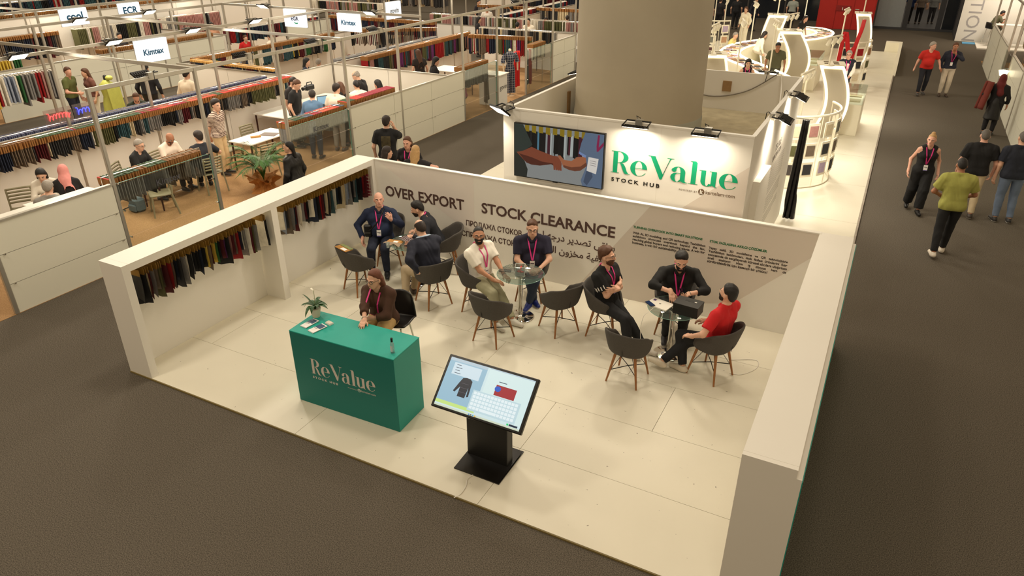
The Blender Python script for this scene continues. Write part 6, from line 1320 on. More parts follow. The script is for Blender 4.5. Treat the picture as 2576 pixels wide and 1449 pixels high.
# palm wrapped in kraft paper
pm = thing('potted_palm', 'green palm in a crumpled kraft paper wrap', 'plant', (-4.2, 6.3, 0.006))
def wrapf(u, v):
    a_ = 2 * PI * u; r_ = 0.17 + 0.05 * math.sin(a_ * 6 + v * 5) + 0.04 * math.sin(a_ * 11 - v * 7) * v + 0.16 * (v - 0.45) ** 2 * 4; return Vector((r_ * math.cos(a_), r_ * math.sin(a_), 0.34 * v + 0.05 * math.sin(a_ * 5 + 1) * v))
MB().grid(wrapf, 36, 6, False).build('paper_wrap', mat('kraft_paper', (176, 118, 58), 0.8, var=0.2), pm, False)
PALM = mat('palm_green', (52, 92, 30), 0.45, var=0.3)
q6 = random.Random(4)
for i in range(34):
    a_ = i * 2.399; L = q6.uniform(0.55, 0.95); up_ = q6.uniform(0.75, 1.15); b = MB(); pts = []
    for k in range(11):
        t_ = k / 10; pts.append(Vector((math.cos(a_) * L * t_ * (0.22 + 0.6 * t_), math.sin(a_) * L * t_ * (0.22 + 0.6 * t_), 0.25 + up_ * 1.05 * t_ - 0.5 * t_ ** 3 * L)))
    b.tube(pts, 0.006, 4, r2=0.002)
    for k in range(4, 11):
        d = (pts[k] - pts[k - 1]).normalized(); sd = d.cross(Vector((0, 0, 1))).normalized()
        for e2 in (0.0, 0.33, 0.66):
            p0 = pts[k] - (pts[k] - pts[k - 1]) * e2
            for g in (-1, 1): tip = p0 + d * 0.15 + sd * g * 0.12 - Vector((0, 0, 0.06)); b.add([p0, p0 + d * 0.03 + sd * g * 0.045 + Vector((0, 0, 0.01)), tip, p0 + d * 0.045 + sd * g * 0.035 - Vector((0, 0, 0.006))], [(0, 1, 2, 3)])
    b.build('frond', PALM, pm, False)
bag = thing('backpack', 'blue-grey backpack on the booth floor behind the glass', 'backpack', (-5.65, 4.12, 0.006)); bb_ = MB(); bb_.bbox(-0.16, -0.11, 0.0, 0.16, 0.11, 0.3, 0.05); bb_.build('bag_body', mat('bag_slate', (92, 108, 116), 0.8, var=0.15), bag, False); MB().tube([(-0.12, -0.1, 0.1), (-0.3, -0.15, 0.02), (-0.32, 0.05, 0.02), (-0.1, 0.1, 0.26)], 0.012, 6).build('strap', mat('strap_slate', (60, 66, 70), 0.8), bag, False); MB().bbox(-0.11, -0.15, 0.02, 0.11, -0.1, 0.17, 0.02).build('pocket', mat('bag_slate', (0, 0, 0)), bag, False)
# ledge, tray and counter on the near left wall
MB().box(HX - 0.5, 0.29, 1.36, HX - 0.05, 2.2, 1.40).build('counter_ledge', WHITE, bpy.data.objects['wall_booth_front'])
# info counter with serif name, mannequins, hanging garments
gc = thing('info_counter', 'white counter with a serif name beside the mannequin', 'counter', (-3.75, 16.15, 0.006)); MB().bbox(-4.15, 15.98, 0, -3.40, 16.55, 0.98, 0.006).build('body', WHITE, gc); MB().bbox(-4.2, 15.93, 0.98, -3.35, 16.6, 1.01, 0.006).build('top', WHITE, gc); text('govin', 0.2, wall_x(-3.395, 16.02, 0.52), mat('print_grey', (90, 88, 86), 0.6, var=0), gc, width=0.48, ext=0.001)
# ------------------------------------------------------------------ people in the left hall and aisle
GOLD = mat('gold_print', (70, 62, 40), 0.8, var=0.9, scale=22)
def hp_(x, y, face, label, z=0.006, **kw): kw.setdefault('fine', False); return person((x, y, z), face, label, **kw)
hp_(-2.15, 5.25, -95, 'woman in a long black leather coat walking up the aisle', z=0, fine=True, vox=0.013, woman=True, s=0.97, head=(-10, -4, 0), skin='light', hair='black', style='pony', hlen=0.12, shirt=(20, 20, 22), sleeve='long', pants=(22, 22, 24), coat=(24, 23, 24), coat_name='leather_coat', coat_rough=0.35, coat_z=0.42, fL=(-0.1, 0.2, 0.085), fR=(0.1, -0.2, 0.12))
hp_(-1.42, 7.3, -25, 'man in a black T-shirt with a gold back print on the phone in the aisle', z=0, fine=True, vox=0.013, s=1.02, skin='light', hair='dark', style='thick', beard='dark', shirt=(22, 22, 24), sleeve='short', fit=1.5, back_print=GOLD, pants=(26, 26, 30), hR=(0.13, 0.2, 1.5), dR=(-0.2, 0, 1), nR=(-1, 0, 0), eR=(0.5, 0.2, -1))
hp_(-0.36, 6.62, 165, 'woman in black with long brown hair facing the camera behind the back wall', z=0, fine=True, vox=0.013, woman=True, s=0.98, skin='rosy', hair='brown', style='long', hlen=0.26, shirt=(24, 22, 26), sleeve='short', pants=(22, 22, 26), lan=True)
hp_(-0.42, 5.86, 30, 'dark-haired woman seen from behind with glasses on her head behind the back wall', z=0, fine=True, vox=0.013, woman=True, s=0.95, skin='light', hair='dark', style='bob', shirt=(30, 26, 30), sleeve='short', pants=(22, 22, 26))
hp_(0.16, 6.06, -15, 'woman with long blond hair seen from behind the back wall', z=0, fine=True, vox=0.013, woman=True, s=0.97, skin='rosy', hair='blond', style='long', hlen=0.28, shirt=(26, 24, 26), sleeve='short', pants=(22, 22, 26), hR=(0.36, 0.05, 1.05), eR=(1, -0.2, 0), wide=1.1)
hp_(-6.25, 2.75, 120, 'woman with black curly hair in a white top at the left booth', sit=True, woman=True, lean=14, head=(10, 20, 0), skin='light', hair='black', style='long', hlen=0.22, shirt=(226, 218, 204), sleeve='long', pants=(60, 50, 46), hL=(-0.1, 0.42, 0.8), hR=(0.1, 0.4, 0.8), feat=True)
hp_(-5.75, 2.85, -55, 'woman in a pink headscarf and black dress at the left booth', sit=True, woman=True, lean=16, head=(0, 16, 0), style='hijab', scarf=(214, 140, 134), shirt=(26, 24, 26), sleeve='long', pants=(26, 24, 26), hL=(-0.1, 0.42, 0.8), hR=(0.1, 0.4, 0.8))
hp_(-4.98, 2.05, -45, 'grey-haired person bending low at the left booth', sit=True, lean=10, head=(0, 15, 0), hair='grey', style='short', skin='light', shirt=(140, 136, 130), pants=(50, 50, 54))
hp_(-6.2, 4.7, 68, 'grey-haired man in black with glasses seated at the rack table', sit=True, lean=10, head=(6, 12, 0), skin='light', hair='grey', style='crop', glasses=True, feat=True, shirt=(24, 24, 26), sleeve='long', pants=(40, 40, 46), hL=(-0.1, 0.42, 0.82), hR=(0.12, 0.42, 0.82))
hp_(-6.25, 5.5, 85, 'bald man in a white shirt with a strap seated at the rack table', sit=True, lean=14, head=(12, 26, 0), skin='tan', style='none', beard='dark', feat=True, shirt=(232, 216, 200), sleeve='three', pants=(40, 40, 46), hL=(-0.1, 0.42, 0.82), hR=(0.12, 0.42, 0.82))
hp_(-5.28, 5.7, -60, 'man in a navy T-shirt seen from behind stretching his arm to the table', sit=True, lean=6, head=(-20, 6, 0), skin='light', hair='dark', style='thick', shirt=(34, 36, 44), pants=(28, 28, 32), hR=(0.34, 0.42, 0.86), eR=(0.6, 0, -0.6))
hp_(-5.9, 6.72, 70, 'young man in a striped T-shirt and beige trousers standing', s=1.04, head=(20, 4, 0), skin='light', hair='dark', style='thick', shirt=(206, 188, 172), stripes=(90, 66, 58), cv=0.011, sleeve='short', fit=1.4, pants=(206, 178, 136), shoe=(40, 34, 30), hL=(-0.05, -0.2, 0.9), hR=(0.05, -0.2, 0.9), feat=True)
hp_(-5.92, 9.35, 70, 'man in a black polo with a watch standing by the table', s=1.05, wide=1.1, head=(10, 26, 0), skin='light', hair='brown', style='crop', shirt=(24, 24, 26), pants=(30, 30, 34), watch='R', feat=True)
hp_(-6.4, 9.75, 80, 'man standing half hidden behind the black polo man', s=1.02, head=(0, 20, 0), hair='dark', style='crop', skin='light', shirt=(40, 36, 36), pants=(30, 30, 34))
hp_(-4.78, 8.72, -20, 'man in a blue sweater and jeans reaching into the rack', lean=12, head=(-20, 10, 0), hair='dark', style='crop', skin='light', shirt=(92, 122, 156), sleeve='long', pants=(52, 58, 72), shoe=(48, 44, 42), hL=(-0.2, 0.35, 1.05))
hp_(-4.72, 9.55, -15, 'man in a white polo and grey trousers seen from behind', lean=8, head=(20, 8, 0), hair='dark', style='thick', skin='light', shirt=(236, 222, 204), pants=(150, 142, 132), shoe=(84, 74, 66))
hp_(-4.78, 10.05, -80, 'woman with long ombre hair bending over the rack', woman=True, lean=10, head=(0, 20, 0), hair='brown', style='long', hlen=0.34, skin='light', shirt=(24, 22, 24), sleeve='long', pants=(24, 24, 26))
hp_(-4.5, 10.25, -60, 'man in a white shirt behind the post holding a phone', head=(0, 16, 0), hair='black', style='crop', skin='light', shirt=(240, 230, 214), sleeve='long', pants=(40, 40, 44), hL=(-0.1, 0.36, 1.15), hR=(0.1, 0.36, 1.15))
hp_(-5.0, 11.1, -110, 'tall bald man in a black T-shirt in the laptop group', s=1.06, lean=10, head=(0, 26, 0), hair='grey', style='balding', skin='light', shirt=(24, 24, 28), pants=(30, 30, 34), wide=1.1)
hp_(-4.1, 10.7, -90, 'woman with black hair at the end of the laptop group', woman=True, head=(0, 12, 0), hair='black', style='long', hlen=0.2, skin='light', shirt=(214, 130, 112), sleeve='short', pants=(40, 40, 44))
hp_(-13.0, 7.8, 60, 'man in an olive shirt seen from behind in the far left aisle', z=0, s=1.04, wide=1.15, head=(30, 6, 0), hair='brown', style='crop', skin='rosy', shirt=(92, 98, 52), pants=(36, 40, 56), hR=(0.2, 0.3, 1.1))
hp_(-12.75, 8.3, 190, 'woman with long brown hair in the far left aisle', z=0, woman=True, hair='brown', style='long', hlen=0.26, skin='light', shirt=(110, 70, 60), pants=(220, 210, 196))
hp_(-11.2, 9.0, -30, 'man in a dark shirt seen from behind in the far booth', s=1.05, wide=1.15, hair='black', style='crop', skin='light', shirt=(30, 30, 36), sleeve='long', pants=(30, 30, 34))
hp_(-9.55, 9.0, -10, 'man in a cream shirt seen from behind in the far booth', s=1.03, hair='dark', style='crop', skin='light', shirt=(236, 220, 196), sleeve='long', pants=(40, 40, 44))
hp_(-10.3, 7.9, 120, 'bearded man in dark green seated behind the divider', sit=True, head=(0, 24, 0), hair='brown', style='crop', beard='dark', skin='rosy', shirt=(44, 52, 38), sleeve='long', pants=(40, 40, 44))
hp_(-8.45, 1.9, 120, 'man in a white T-shirt cut by the left edge', hair='black', style='crop', skin='mid', shirt=(232, 224, 212), pants=(40, 40, 44), sit=True)
hp_(-4.85, 14.35, 40, 'woman in black with a dark bob in the booth past the cross wall', woman=True, head=(20, 16, 0), hair='black', style='bob', skin='light', shirt=(30, 28, 32), sleeve='long', pants=(26, 26, 30))
hp_(-6.0, 15.3, -60, 'woman with very long brown hair in the booth past the cross wall', woman=True, hair='brown', style='long', hlen=0.4, skin='light', shirt=(40, 34, 32), pants=(26, 26, 30))
hp_(-3.95, 14.6, -100, 'person in a pink top half hidden behind the third glass', woman=True, sit=True, hair='brown', style='bob', skin='light', shirt=(204, 120, 150), pants=(110, 110, 112))
for (x, y, f_, lb, kw) in [
 (-8.85, 24.0, 60, 'woman with long black hair beside the far white-shirted man', dict(woman=True, hair='black', style='long', hlen=0.26, shirt=(30, 28, 32))),
 (-10.6, 28.0, 150, 'man in a white T-shirt beyond the cross aisle', dict(hair='brown', style='crop', shirt=(236, 230, 220), pants=(60, 60, 66))),
 (-9.4, 28.4, -60, 'man with a beard in a cream shirt beyond the cross aisle', dict(hair='black', style='thick', shirt=(226, 210, 180), beard='black')),
 (-8.9, 28.9, 150, 'man in grey at the back beyond the cross aisle', dict(hair='black', style='crop', shirt=(190, 186, 180))),
 (-6.3, 22.9, -20, 'dark-haired man in black seen from behind near the column', dict(hair='black', style='crop', shirt=(24, 24, 26))),
 (-6.5, 24.4, 170, 'man in a white shirt standing by the white table near the column', dict(hair='black', style='crop', shirt=(240, 230, 212), sleeve='long')),
 (-6.1, 25.3, 160, 'man in a navy polo looking down beyond the cross aisle', dict(hair='dark', style='crop', shirt=(36, 40, 56), head=(0, 22, 0))),
 (-5.4, 26.0, -30, 'man in a grey shirt seen from behind beside the column', dict(hair='dark', style='crop', shirt=(112, 116, 128), sleeve='long')),
 (-17.8, 17.3, 120, 'bearded man talking in the second island', dict(hair='black', style='crop', beard='black', shirt=(200, 150, 120))),
 (-15.9, 17.2, 100, 'person in a red sports top in the second island', dict(hair='brown', style='crop', shirt=(190, 30, 30), sit=True)),
 (-15.1, 17.9, -90, 'man in a white T-shirt facing the red top', dict(hair='dark', style='crop', shirt=(236, 224, 206), sit=True)),
 (-9.3, 14.1, -20, 'grey-haired man seated behind the cross wall', dict(hair='grey', style='crop', shirt=(226, 214, 200), sit=True)),
 (-8.4, 14.2, -20, 'balding man seated behind the cross wall', dict(hair='dark', style='balding', shirt=(160, 150, 140), sit=True)),
 (-9.0, 15.4, 150, 'person with reddish hair seated facing the cross wall', dict(hair='auburn', style='crop', shirt=(220, 210, 200), sit=True)),
 (-8.3, 12.4, 60, 'person with black hair and dark top behind the divider', dict(woman=True, hair='black', style='bob', shirt=(40, 44, 60))),
 (-8.6, 10.4, 120, 'blond woman behind the long divider', dict(woman=True, hair='blond', style='bob', shirt=(150, 140, 130), sit=True)),
 (-18.5, 13.5, 100, 'smiling person far back at the left', dict(hair='black', style='crop', shirt=(60, 56, 60))),
 (-17.2, 21, 30, 'person in black far back in the second island', dict(hair='dark', style='crop', shirt=(30, 30, 34))),
 (-13.8, 23.5, 0, 'person in a beige top in the far cross aisle', dict(woman=True, hair='brown', style='long', shirt=(190, 170, 140))),
 (-12.6, 30.5, 90, 'person in dark clothes at the top edge of the hall', dict(hair='black', style='crop', shirt=(40, 36, 44)))]:
    kw = dict(dict(pants=(40, 40, 46), skin='light'), **kw); hp_(x, y, f_, lb, **kw)


# mannequins and hung garments near the info counter
def mannequin(x, y, face, label, dress, pants=None, s=0.98, **kw):
    return person((x, y, 0.006), face, label, fine=False, cat='mannequin', woman=True, s=s, skin='light', style='none', shirt=dress, pants=pants or dress, shoe=(220, 200, 170), **kw)
def dummy(x, y, face, label, top, low, mt):
    t = thing('mannequin', label, 'mannequin', (x, y, 0.006), -R(face))
    MB().lathe([(0.16, 0), (0.16, 0.015), (0.02, 0.03), (0.015, 0.75)], 18).build('stand', mat('mannequin_stand', (196, 170, 140), 0.5), t, False)
    def tor(u, v):
        a_ = 2 * PI * u; pr_ = [(0.10, 0.095), (0.175, 0.12), (0.155, 0.11), (0.125, 0.095), (0.15, 0.115), (0.175, 0.12), (0.20, 0.075), (0.06, 0.06)]; k = v * 7; i = min(6, int(k)); f_ = k - i; rx = pr_[i][0] * (1 - f_) + pr_[i + 1][0] * f_; ry = pr_[i][1] * (1 - f_) + pr_[i + 1][1] * f_
        return Vector((rx * math.cos(a_), ry * math.sin(a_), 0.78 + 0.72 * v))
    MB().grid(tor, 24, 28).build('torso_garment', top, t, False)
    MB().lathe([(0.052, 1.48), (0.05, 1.56), (0.03, 1.575)], 14).build('neck', mat('mannequin_cream', (222, 200, 170), 0.5), t, False)
    for g in (-1, 1):
        MB().tube([(g * 0.19, 0, 1.42), (g * 0.27, 0.0, 1.2), (g * 0.28, 0.02, 1.12)], [0.065, 0.075, 0.08], 10).build('sleeve', top, t, False); MB().tube([(g * 0.275, 0.02, 1.15), (g * 0.27, 0.05, 0.85)], 0.035, 8, r2=0.025).build('arm', mat('mannequin_cream', (0, 0, 0)), t, False)
        MB().tube([(g * 0.085, 0, 0.92), (g * 0.095, 0, 0.5), (g * 0.1, 0.0, 0.1)], [0.1, 0.095, 0.1], 12).build('trouser_leg', low, t, False)
    return t
PLD = mat('plaid_navy', (44, 48, 66), 0.85); checker(PLD, (44, 48, 66), (150, 148, 150), 4, 'XZ')
dummy(-3.85, 17.6, 125, 'mannequin in a navy checked jumpsuit beside the info counter', PLD, PLD, None)
REDC = mat('cloth_bright_red', (196, 24, 22), 0.8, var=0.12)
t = thing('red_outfit', 'bright red outfit hung beside the checked mannequin', 'garment', (-3.95, 18.25, 0.15)); MB().grid(lambda u, v: Vector((0.03 * math.sin(u * 14 + v * 3), (u - 0.5) * (0.36 + 0.06 * v), 1.25 - v * 0.62)), 14, 8).build('top', REDC, t, False).modifiers.new('s', 'SOLIDIFY').thickness = 0.05
for g in (-1, 1): MB().tube([(0.0, g * 0.09, 0.65), (0.0, g * 0.1, 0.05)], 0.09, 10).build('trouser_leg', REDC, t, False)
MB().tube([(0, 0, 1.25), (0, 0, 1.38)], 0.006, 5).build('hanger_hook', CHROME, t, False)
for i, (x, y, m_, lb) in enumerate([(-3.75, 18.7, SWMAT['teal'], 'dark green cloth hung at the glass end'), (-3.72, 18.9, SWMAT['red'], 'dusty red cloth hung at the glass end'), (-3.62, 15.5, SWMAT['taupe'], 'dark cloth hanging under the jute-topped rack')]):
    t = thing('hung_cloth', lb, 'cloth', (x, y, 0.3)); MB().grid(lambda u, v: Vector((0.04 * math.sin(u * 12 + i), (u - 0.5) * (0.16 + 0.12 * v), (1.1 if i < 2 else 0.75) * (1 - v) - 0.12 * v * (1 - abs(2 * u - 1)))), 14, 8).build('cloth', m_, t, False).modifiers.new('s', 'SOLIDIFY').thickness = 0.02
LIME = mat('lime_satin', (186, 190, 92), 0.45, var=0.15, scale=10)
t = thing('dress_form', 'dress form in a ruched lime gown in the far left aisle', 'mannequin', (-11.95, 8.25, 0.006)); MB().lathe([(0.3, 0.05), (0.26, 0.4), (0.21, 0.8), (0.16, 1.0), (0.19, 1.2), (0.2, 1.32), (0.06, 1.45)], 24).build('gown', LIME, t, False); MB().lathe([(0.05, 1.42), (0.05, 1.56), (0.02, 1.58)], 12).build('neck', BLACK, t, False); MB().sphere((0.1, 0.05, 1.5), 0.1, 10, (1.2, 1, 0.7)).build('shoulder_bow', LIME, t, False); MB().grid(lambda u, v: Vector((0.22 + 0.12 * v, (u - 0.5) * 0.4, 1.35 - 1.1 * v + 0.02 * math.sin(u * 16))), 14, 10).build('train', LIME, t, False).modifiers.new('s', 'SOLIDIFY').thickness = 0.02
# patterned dresses hung on the divider seen in the middle distance
for i in range(5):
    t = thing('hung_dress', 'dark patterned dress on the far divider, %s from the left' % ['first', 'second', 'third', 'fourth', 'fifth'][i], 'dress', (-8.0 - 0.1, 8.75 + i * 0.38, 0.35)); MB().lathe([(0.17, 0.0), (0.13, 0.5), (0.10, 0.75), (0.12, 0.95), (0.03, 1.08)], 14).build('dress', mat('floral_%d' % (i % 2), [(58, 64, 92), (52, 50, 48)][i % 2], 0.85, var=0.9, scale=26), t, False); MB().tube([(0, 0, 1.05), (0, 0, 1.2)], 0.005, 4).build('hanger_hook', CHROME, t, False)
for i in range(7):
    t = thing('hung_coat', ['olive', 'brown', 'grey', 'dark red', 'khaki', 'black', 'camouflage'][i] + ' coat on the corner booth rail', 'coat', (-11.95, 11.6 + i * 0.3 - 0.5, 0.6)); MB().lathe([(0.2, 0.0), (0.17, 0.4), (0.19, 0.72), (0.05, 0.85)], 12).build('coat', SWMAT[['olive', 'taupe', 'grey', 'maroon', 'cream', 'black', 'olive'][i]], t, False); MB().tube([(0, 0, 0.83), (0, 0, 0.98)], 0.005, 4).build('hanger_hook', CHROME, t, False)
# small tables and cylinders on the white shelf past the cross wall
t = table(-6.4, 21.7, -5.0, 22.3, 'white shelf table with black containers near the column', h=0.9)
for i in range(2): c_ = thing('black_canister', '%s black canister on the white shelf table' % ['left', 'right'][i], 'canister', (-5.95 + 0.45 * i, 22.0, 0.9)); MB().lathe([(0.1, 0), (0.12, 0.32), (0.1, 0.36)], 16).build('canister', BLACK, c_, False); MB().lathe([(0.12, 0.32), (0.06, 0.38), (0.0, 0.38)], 16).build('lid', mat('canister_lid', (40, 38, 38), 0.3), c_, False)
# ------------------------------------------------------------------ white trend area behind the stand, right
IV = mat('ivory_display', (238, 232, 212), 0.5, var=0.02)
SAMP = [mat('sample_%d' % i, c, 0.85, var=0.2, scale=20) for i, c in enumerate([(206, 192, 160), (150, 112, 80), (70, 64, 62), (176, 160, 186), (220, 208, 180), (120, 120, 110), (190, 150, 120), (90, 60, 60)])]
def catmull(P, n=6):
    P = [Vector(p) for p in P]; out = []
    for i in range(len(P) - 1):
        p0 = P[max(i - 1, 0)]; p1 = P[i]; p2 = P[i + 1]; p3 = P[min(i + 2, len(P) - 1)]
        for k in range(n): t = k / n; out.append(0.5 * ((2 * p1) + (-p0 + p2) * t + (2 * p0 - 5 * p1 + 4 * p2 - p3) * t * t + (-p0 + 3 * p1 - 3 * p2 + p3) * t ** 3))
    out.append(P[-1]); return out
sp_ = catmull([(4.75, 20.1, 0), (3.75, 21.7, 0), (2.5, 23.5, 0), (2.05, 24.9, 0), (2.15, 26.8, 0), (2.9, 28.4, 0), (3.9, 29.4, 0), (4.55, 30.6, 0), (4.75, 32.0, 0), (4.3, 33.2, 0), (3.55, 33.3, 0)], 7)
st = thing('serpentine_counter', 'S-shaped ivory display counter edged with light', 'display counter', (3.2, 26, 0.04))
def side(i):
    t = sp_[min(i + 1, len(sp_) - 1)] - sp_[max(i - 1, 0)]; t.normalize(); return Vector((-t.y, t.x, 0))
n_ = len(sp_); wdt = 0.36
b = MB(); vs = []; fs = []
for i, p in enumerate(sp_):
    s_ = side(i); vs += [p + s_ * wdt + Vector((0, 0, 0.04)), p + s_ * wdt + Vector((0, 0, 0.88)), p - s_ * wdt + Vector((0, 0, 0.88)), p - s_ * wdt + Vector((0, 0, 0.04))]
for i in range(n_ - 1):
    for j in range(4): fs.append((i * 4 + j, i * 4 + (j + 1) % 4, i * 4 + 4 + (j + 1) % 4, i * 4 + 4 + j))
b.add(vs, fs + [(0, 1, 2, 3), tuple((n_ - 1) * 4 + j for j in (3, 2, 1, 0))]); b.build('body', IV, st)
for g in (-1, 1):
    MB().tube([p + side(i) * g * (wdt + 0.015) + Vector((0, 0, 0.9)) for i, p in enumerate(sp_)], 0.035, 6).build('lit_rim', LED, st)
q7 = random.Random(9)
for i in range(2, n_ - 2, 1):
    p = sp_[i]; s_ = side(i); t_ = Vector((s_.y, -s_.x, 0))
    for k in ((-0.18, 0.12) if i % 2 else (-0.1, 0.18)):
        M = Matrix.Translation(p + s_ * k + Vector((0, 0, 0.885))) @ Matrix(((t_.x, s_.x, 0, 0), (t_.y, s_.y, 0, 0), (0, 0, 1, 0), (0, 0, 0, 1)))
        MB().box(-0.09, -0.11, 0, 0.09, 0.11, 0.02, M).build('sample_card', q7.choice(SAMP), st)
PANF = mat('tower_panel', (176, 166, 146), 0.6, var=0.02)
def tower(x, y, face, h, w, label, depth=0.5, bow=0.35, lat=0.12):
    t = thing('light_tower', label, 'display tower', (x, y, 0.04), -R(face)); n = 16
    prof = [(bow * math.sin(PI * k / n) , h * k / n) for k in range(n + 1)]     # bulges forward (+Y) in the middle
    vs = []
    sx = lambda z: -lat * math.sin(PI * z / h)     # leans sideways like a crescent
    for f_, z in prof: vs += [(-w / 2 + sx(z), f_, z), (w / 2 + sx(z), f_, z), (w / 2 + sx(z), f_ - depth, z), (-w / 2 + sx(z), f_ - depth, z)]
    fs = [(k * 4 + j, k * 4 + (j + 1) % 4, k * 4 + 4 + (j + 1) % 4, k * 4 + 4 + j) for k in range(n) for j in range(4)] + [(3, 2, 1, 0), tuple(n * 4 + j for j in range(4))]
    b = MB(); b.add(vs, fs); b.build('body', IV, t, False)
    for g in (-1, 1): MB().tube([(g * w * 0.44 + sx(z), f_ + 0.012, z) for f_, z in prof], 0.03, 6).build('light_strip', LED, t, False)
    MB().grid(lambda u, v: Vector(((v - 0.5) * w * 0.74 + sx(u * h * 0.95), bow * math.sin(PI * u * 0.95) + 0.006, u * h * 0.95)), 16, 1).build('front_panel', PANF, t, False)
    MB().tube([(-w * 0.44, 0.03, h - 0.04), (w * 0.44, 0.03, h - 0.04)], 0.04, 6).build('light_strip', LED, t, False)
    MB().box(-w / 2 - 0.04, -depth - 0.05, h, w / 2 + 0.04, 0.06, h + 0.03).build('cap', IV, t, False)
    for (a0, b0) in ((-0.3, -0.42), (0.08, -0.42), (-0.3, -0.16), (0.08, -0.16)): MB().box(a0 * w, b0 * depth / 0.5, h + 0.03, (a0 + 0.22) * w, (b0 + 0.14) * depth / 0.5, h + 0.036).build('cap_recess', mat('recess_dark', (110, 96, 70), 0.8), t, False)
    return t
tower(3.3, 27.3, 170, 2.0, 0.75, 'curved light tower at the back of the trend area', lat=-0.2); tower(4.45, 22.6, 165, 2.0, 0.75, 'tall curved light tower in the middle of the trend area', bow=0.25, lat=0.42); tower(3.2, 16.9, 160, 1.95, 0.7, 'light tower half hidden by the concrete column'); tower(6.4, 16.6, 170, 1.95, 0.62, 'curved light tower nearest the column box', bow=0.2, lat=0.28); tower(6.35, 28.4, 175, 2.1, 0.55, 'slim light tower at the far end beside the red drape', lat=0.2)
def lstand(x, y, z0, h, face, label, nc=3, arm_=0.9):
    t = thing('spot_stand', label, 'light stand', (x, y, z0), -R(face)); MB().tube([(0, 0, 0), (0, 0, h)], 0.025, 8).build('pole', IV, t, False); MB().box(-arm_ / 2, -0.025, h, arm_ / 2, 0.025, h + 0.04).build('crossbar', IV, t, False); MB().lathe([(0.14, 0), (0.14, 0.015), (0.03, 0.02)], 16).build('foot', IV, t, False)
    for i in range(nc):
        x_ = -arm_ / 2 + arm_ * (i + 0.5) / nc; M = Matrix.Translation((x_, 0.06, h - 0.02)) @ Matrix.Rotation(R(-25), 4, 'X'); MB().lathe([(0.05, -0.16), (0.05, 0.0), (0.02, 0.02)], 12, M=M).build('spot_can', IV, t, False); MB().lathe([(0.0, -0.162), (0.044, -0.162)], 10, M=M).build('spot_lens', LED, t, False)
    return t
for i, (x, y, z0, h, f_) in enumerate([(4.2, 20.9, 0.04, 2.5, 70), (3.05, 21.4, 0.04, 2.4, 75), (2.3, 27.6, 0.04, 2.4, 70), (3.55, 33.9, 0.04, 2.9, 80), (-0.4, 32.5, 0.04, 2.6, 80), (0.3, 31.5, 0.04, 2.1, 80), (3.3, 27.0, 2.1, 0.7, 120), (6.35, 16.3, 2.03, 0.7, 110), (6.35, 28.3, 2.2, 0.8, 110), (3.2, 16.6, 2.03, 0.8, 90), (4.45, 22.4, 2.1, 0.5, 110), (6.2, 12.9, 0.04, 2.35, 100), (5.9, 25.6, 0.04, 2.5, 95)]):
    lstand(x, y, z0, h, f_, ['white spotlight stand nearest the man in olive', 'white spotlight stand left of the olive T-shirt man', 'white spotlight stand beside the S counter', 'tall white spotlight stand at the far loop', 'white spotlight stand at the far left of the trend area', 'short spotlight stand beside the seated man in yellow', 'spotlight arm on top of the rear tower', 'spotlight arm on top of the nearest tower', 'spotlight arm on top of the slim tower', 'spotlight arm beside the concrete column', 'spotlight arm on the middle tower', 'spotlight stand inside the curved frame rail', 'spotlight stand near the red drape'][i])
lamp('trend_spot_proxy', 'AREA', (6.6, 14.2, 2.3), 55, (1, 0.93, 0.78), size=0.3, target=(6.9, 14.0, 0)); lamp('trend_spot_proxy', 'AREA', (7.2, 19.2, 2.0), 45, (1, 0.93, 0.78), size=0.3, target=(7.3, 19.6, 0)); lamp('trend_spot_proxy', 'AREA', (3.2, 24.5, 2.8), 90, (1, 0.95, 0.8), size=0.6, target=(3.2, 24.5, 0)); lamp('trend_spot_proxy', 'AREA', (3.9, 31.8, 2.8), 80, (1, 0.95, 0.8), size=0.6, target=(3.9, 31.8, 0)); lamp('trend_spot_proxy', 'AREA', (6.6, 10.6, 2.6), 45, (1, 0.92, 0.76), size=0.4, target=(6.8, 10.8, 0))  # free-floating lights without fixtures, approximating the light of the spot stands
def ring(cx, cy, r, a0, a1, label, h=1.62, rows=3, cols=6, z0=0.04):
    t = thing('frame_rail', label, 'display rail', (cx, cy, z0)); A = [a0 + (a1 - a0) * i / 24 for i in range(25)]; P = lambda a, z, rr_=r: (cx + rr_ * math.cos(R(a)), cy + rr_ * math.sin(R(a)), z)
    for z, rd in ((z0 + 0.02, 0.02), (z0 + h, 0.028)): MB().tube([P(a, z) for a in A], rd, 6).build('rail', IV if z > 1 else IV, t)
    for i in range(cols + 1):
        a = a0 + (a1 - a0) * i / cols; MB().tube([P(a, z0), P(a, z0 + h)], 0.012, 6).build('upright', IV, t)
    for i in range(cols):
        a = a0 + (a1 - a0) * (i + 0.5) / cols; M0 = Matrix.Translation(P(a, 0, r + 0.02)) @ Matrix.Rotation(R(a + 90), 4, 'Z'); fw_ = abs(a1 - a0) * PI / 180 * r / cols * 0.33
        for j in range(rows):
            z = z0 + h * 0.16 + (h * 0.8) * j / rows
            f_ = MB().box(-fw_, -0.012, z, fw_, 0.012, z + h * 0.8 / rows * 0.80, M0).build('sample_frame', IV, t); MB().box(-fw_ * 0.74, -0.022, z + 0.06, fw_ * 0.74, -0.0125, z + h * 0.8 / rows * 0.68, M0).build('sample_fabric', random.choice([SWMAT[k] for k in ('maroon', 'charcoal', 'taupe', 'pink', 'olive', 'teal', 'cream', 'red')] + SAMP), f_)
    return t
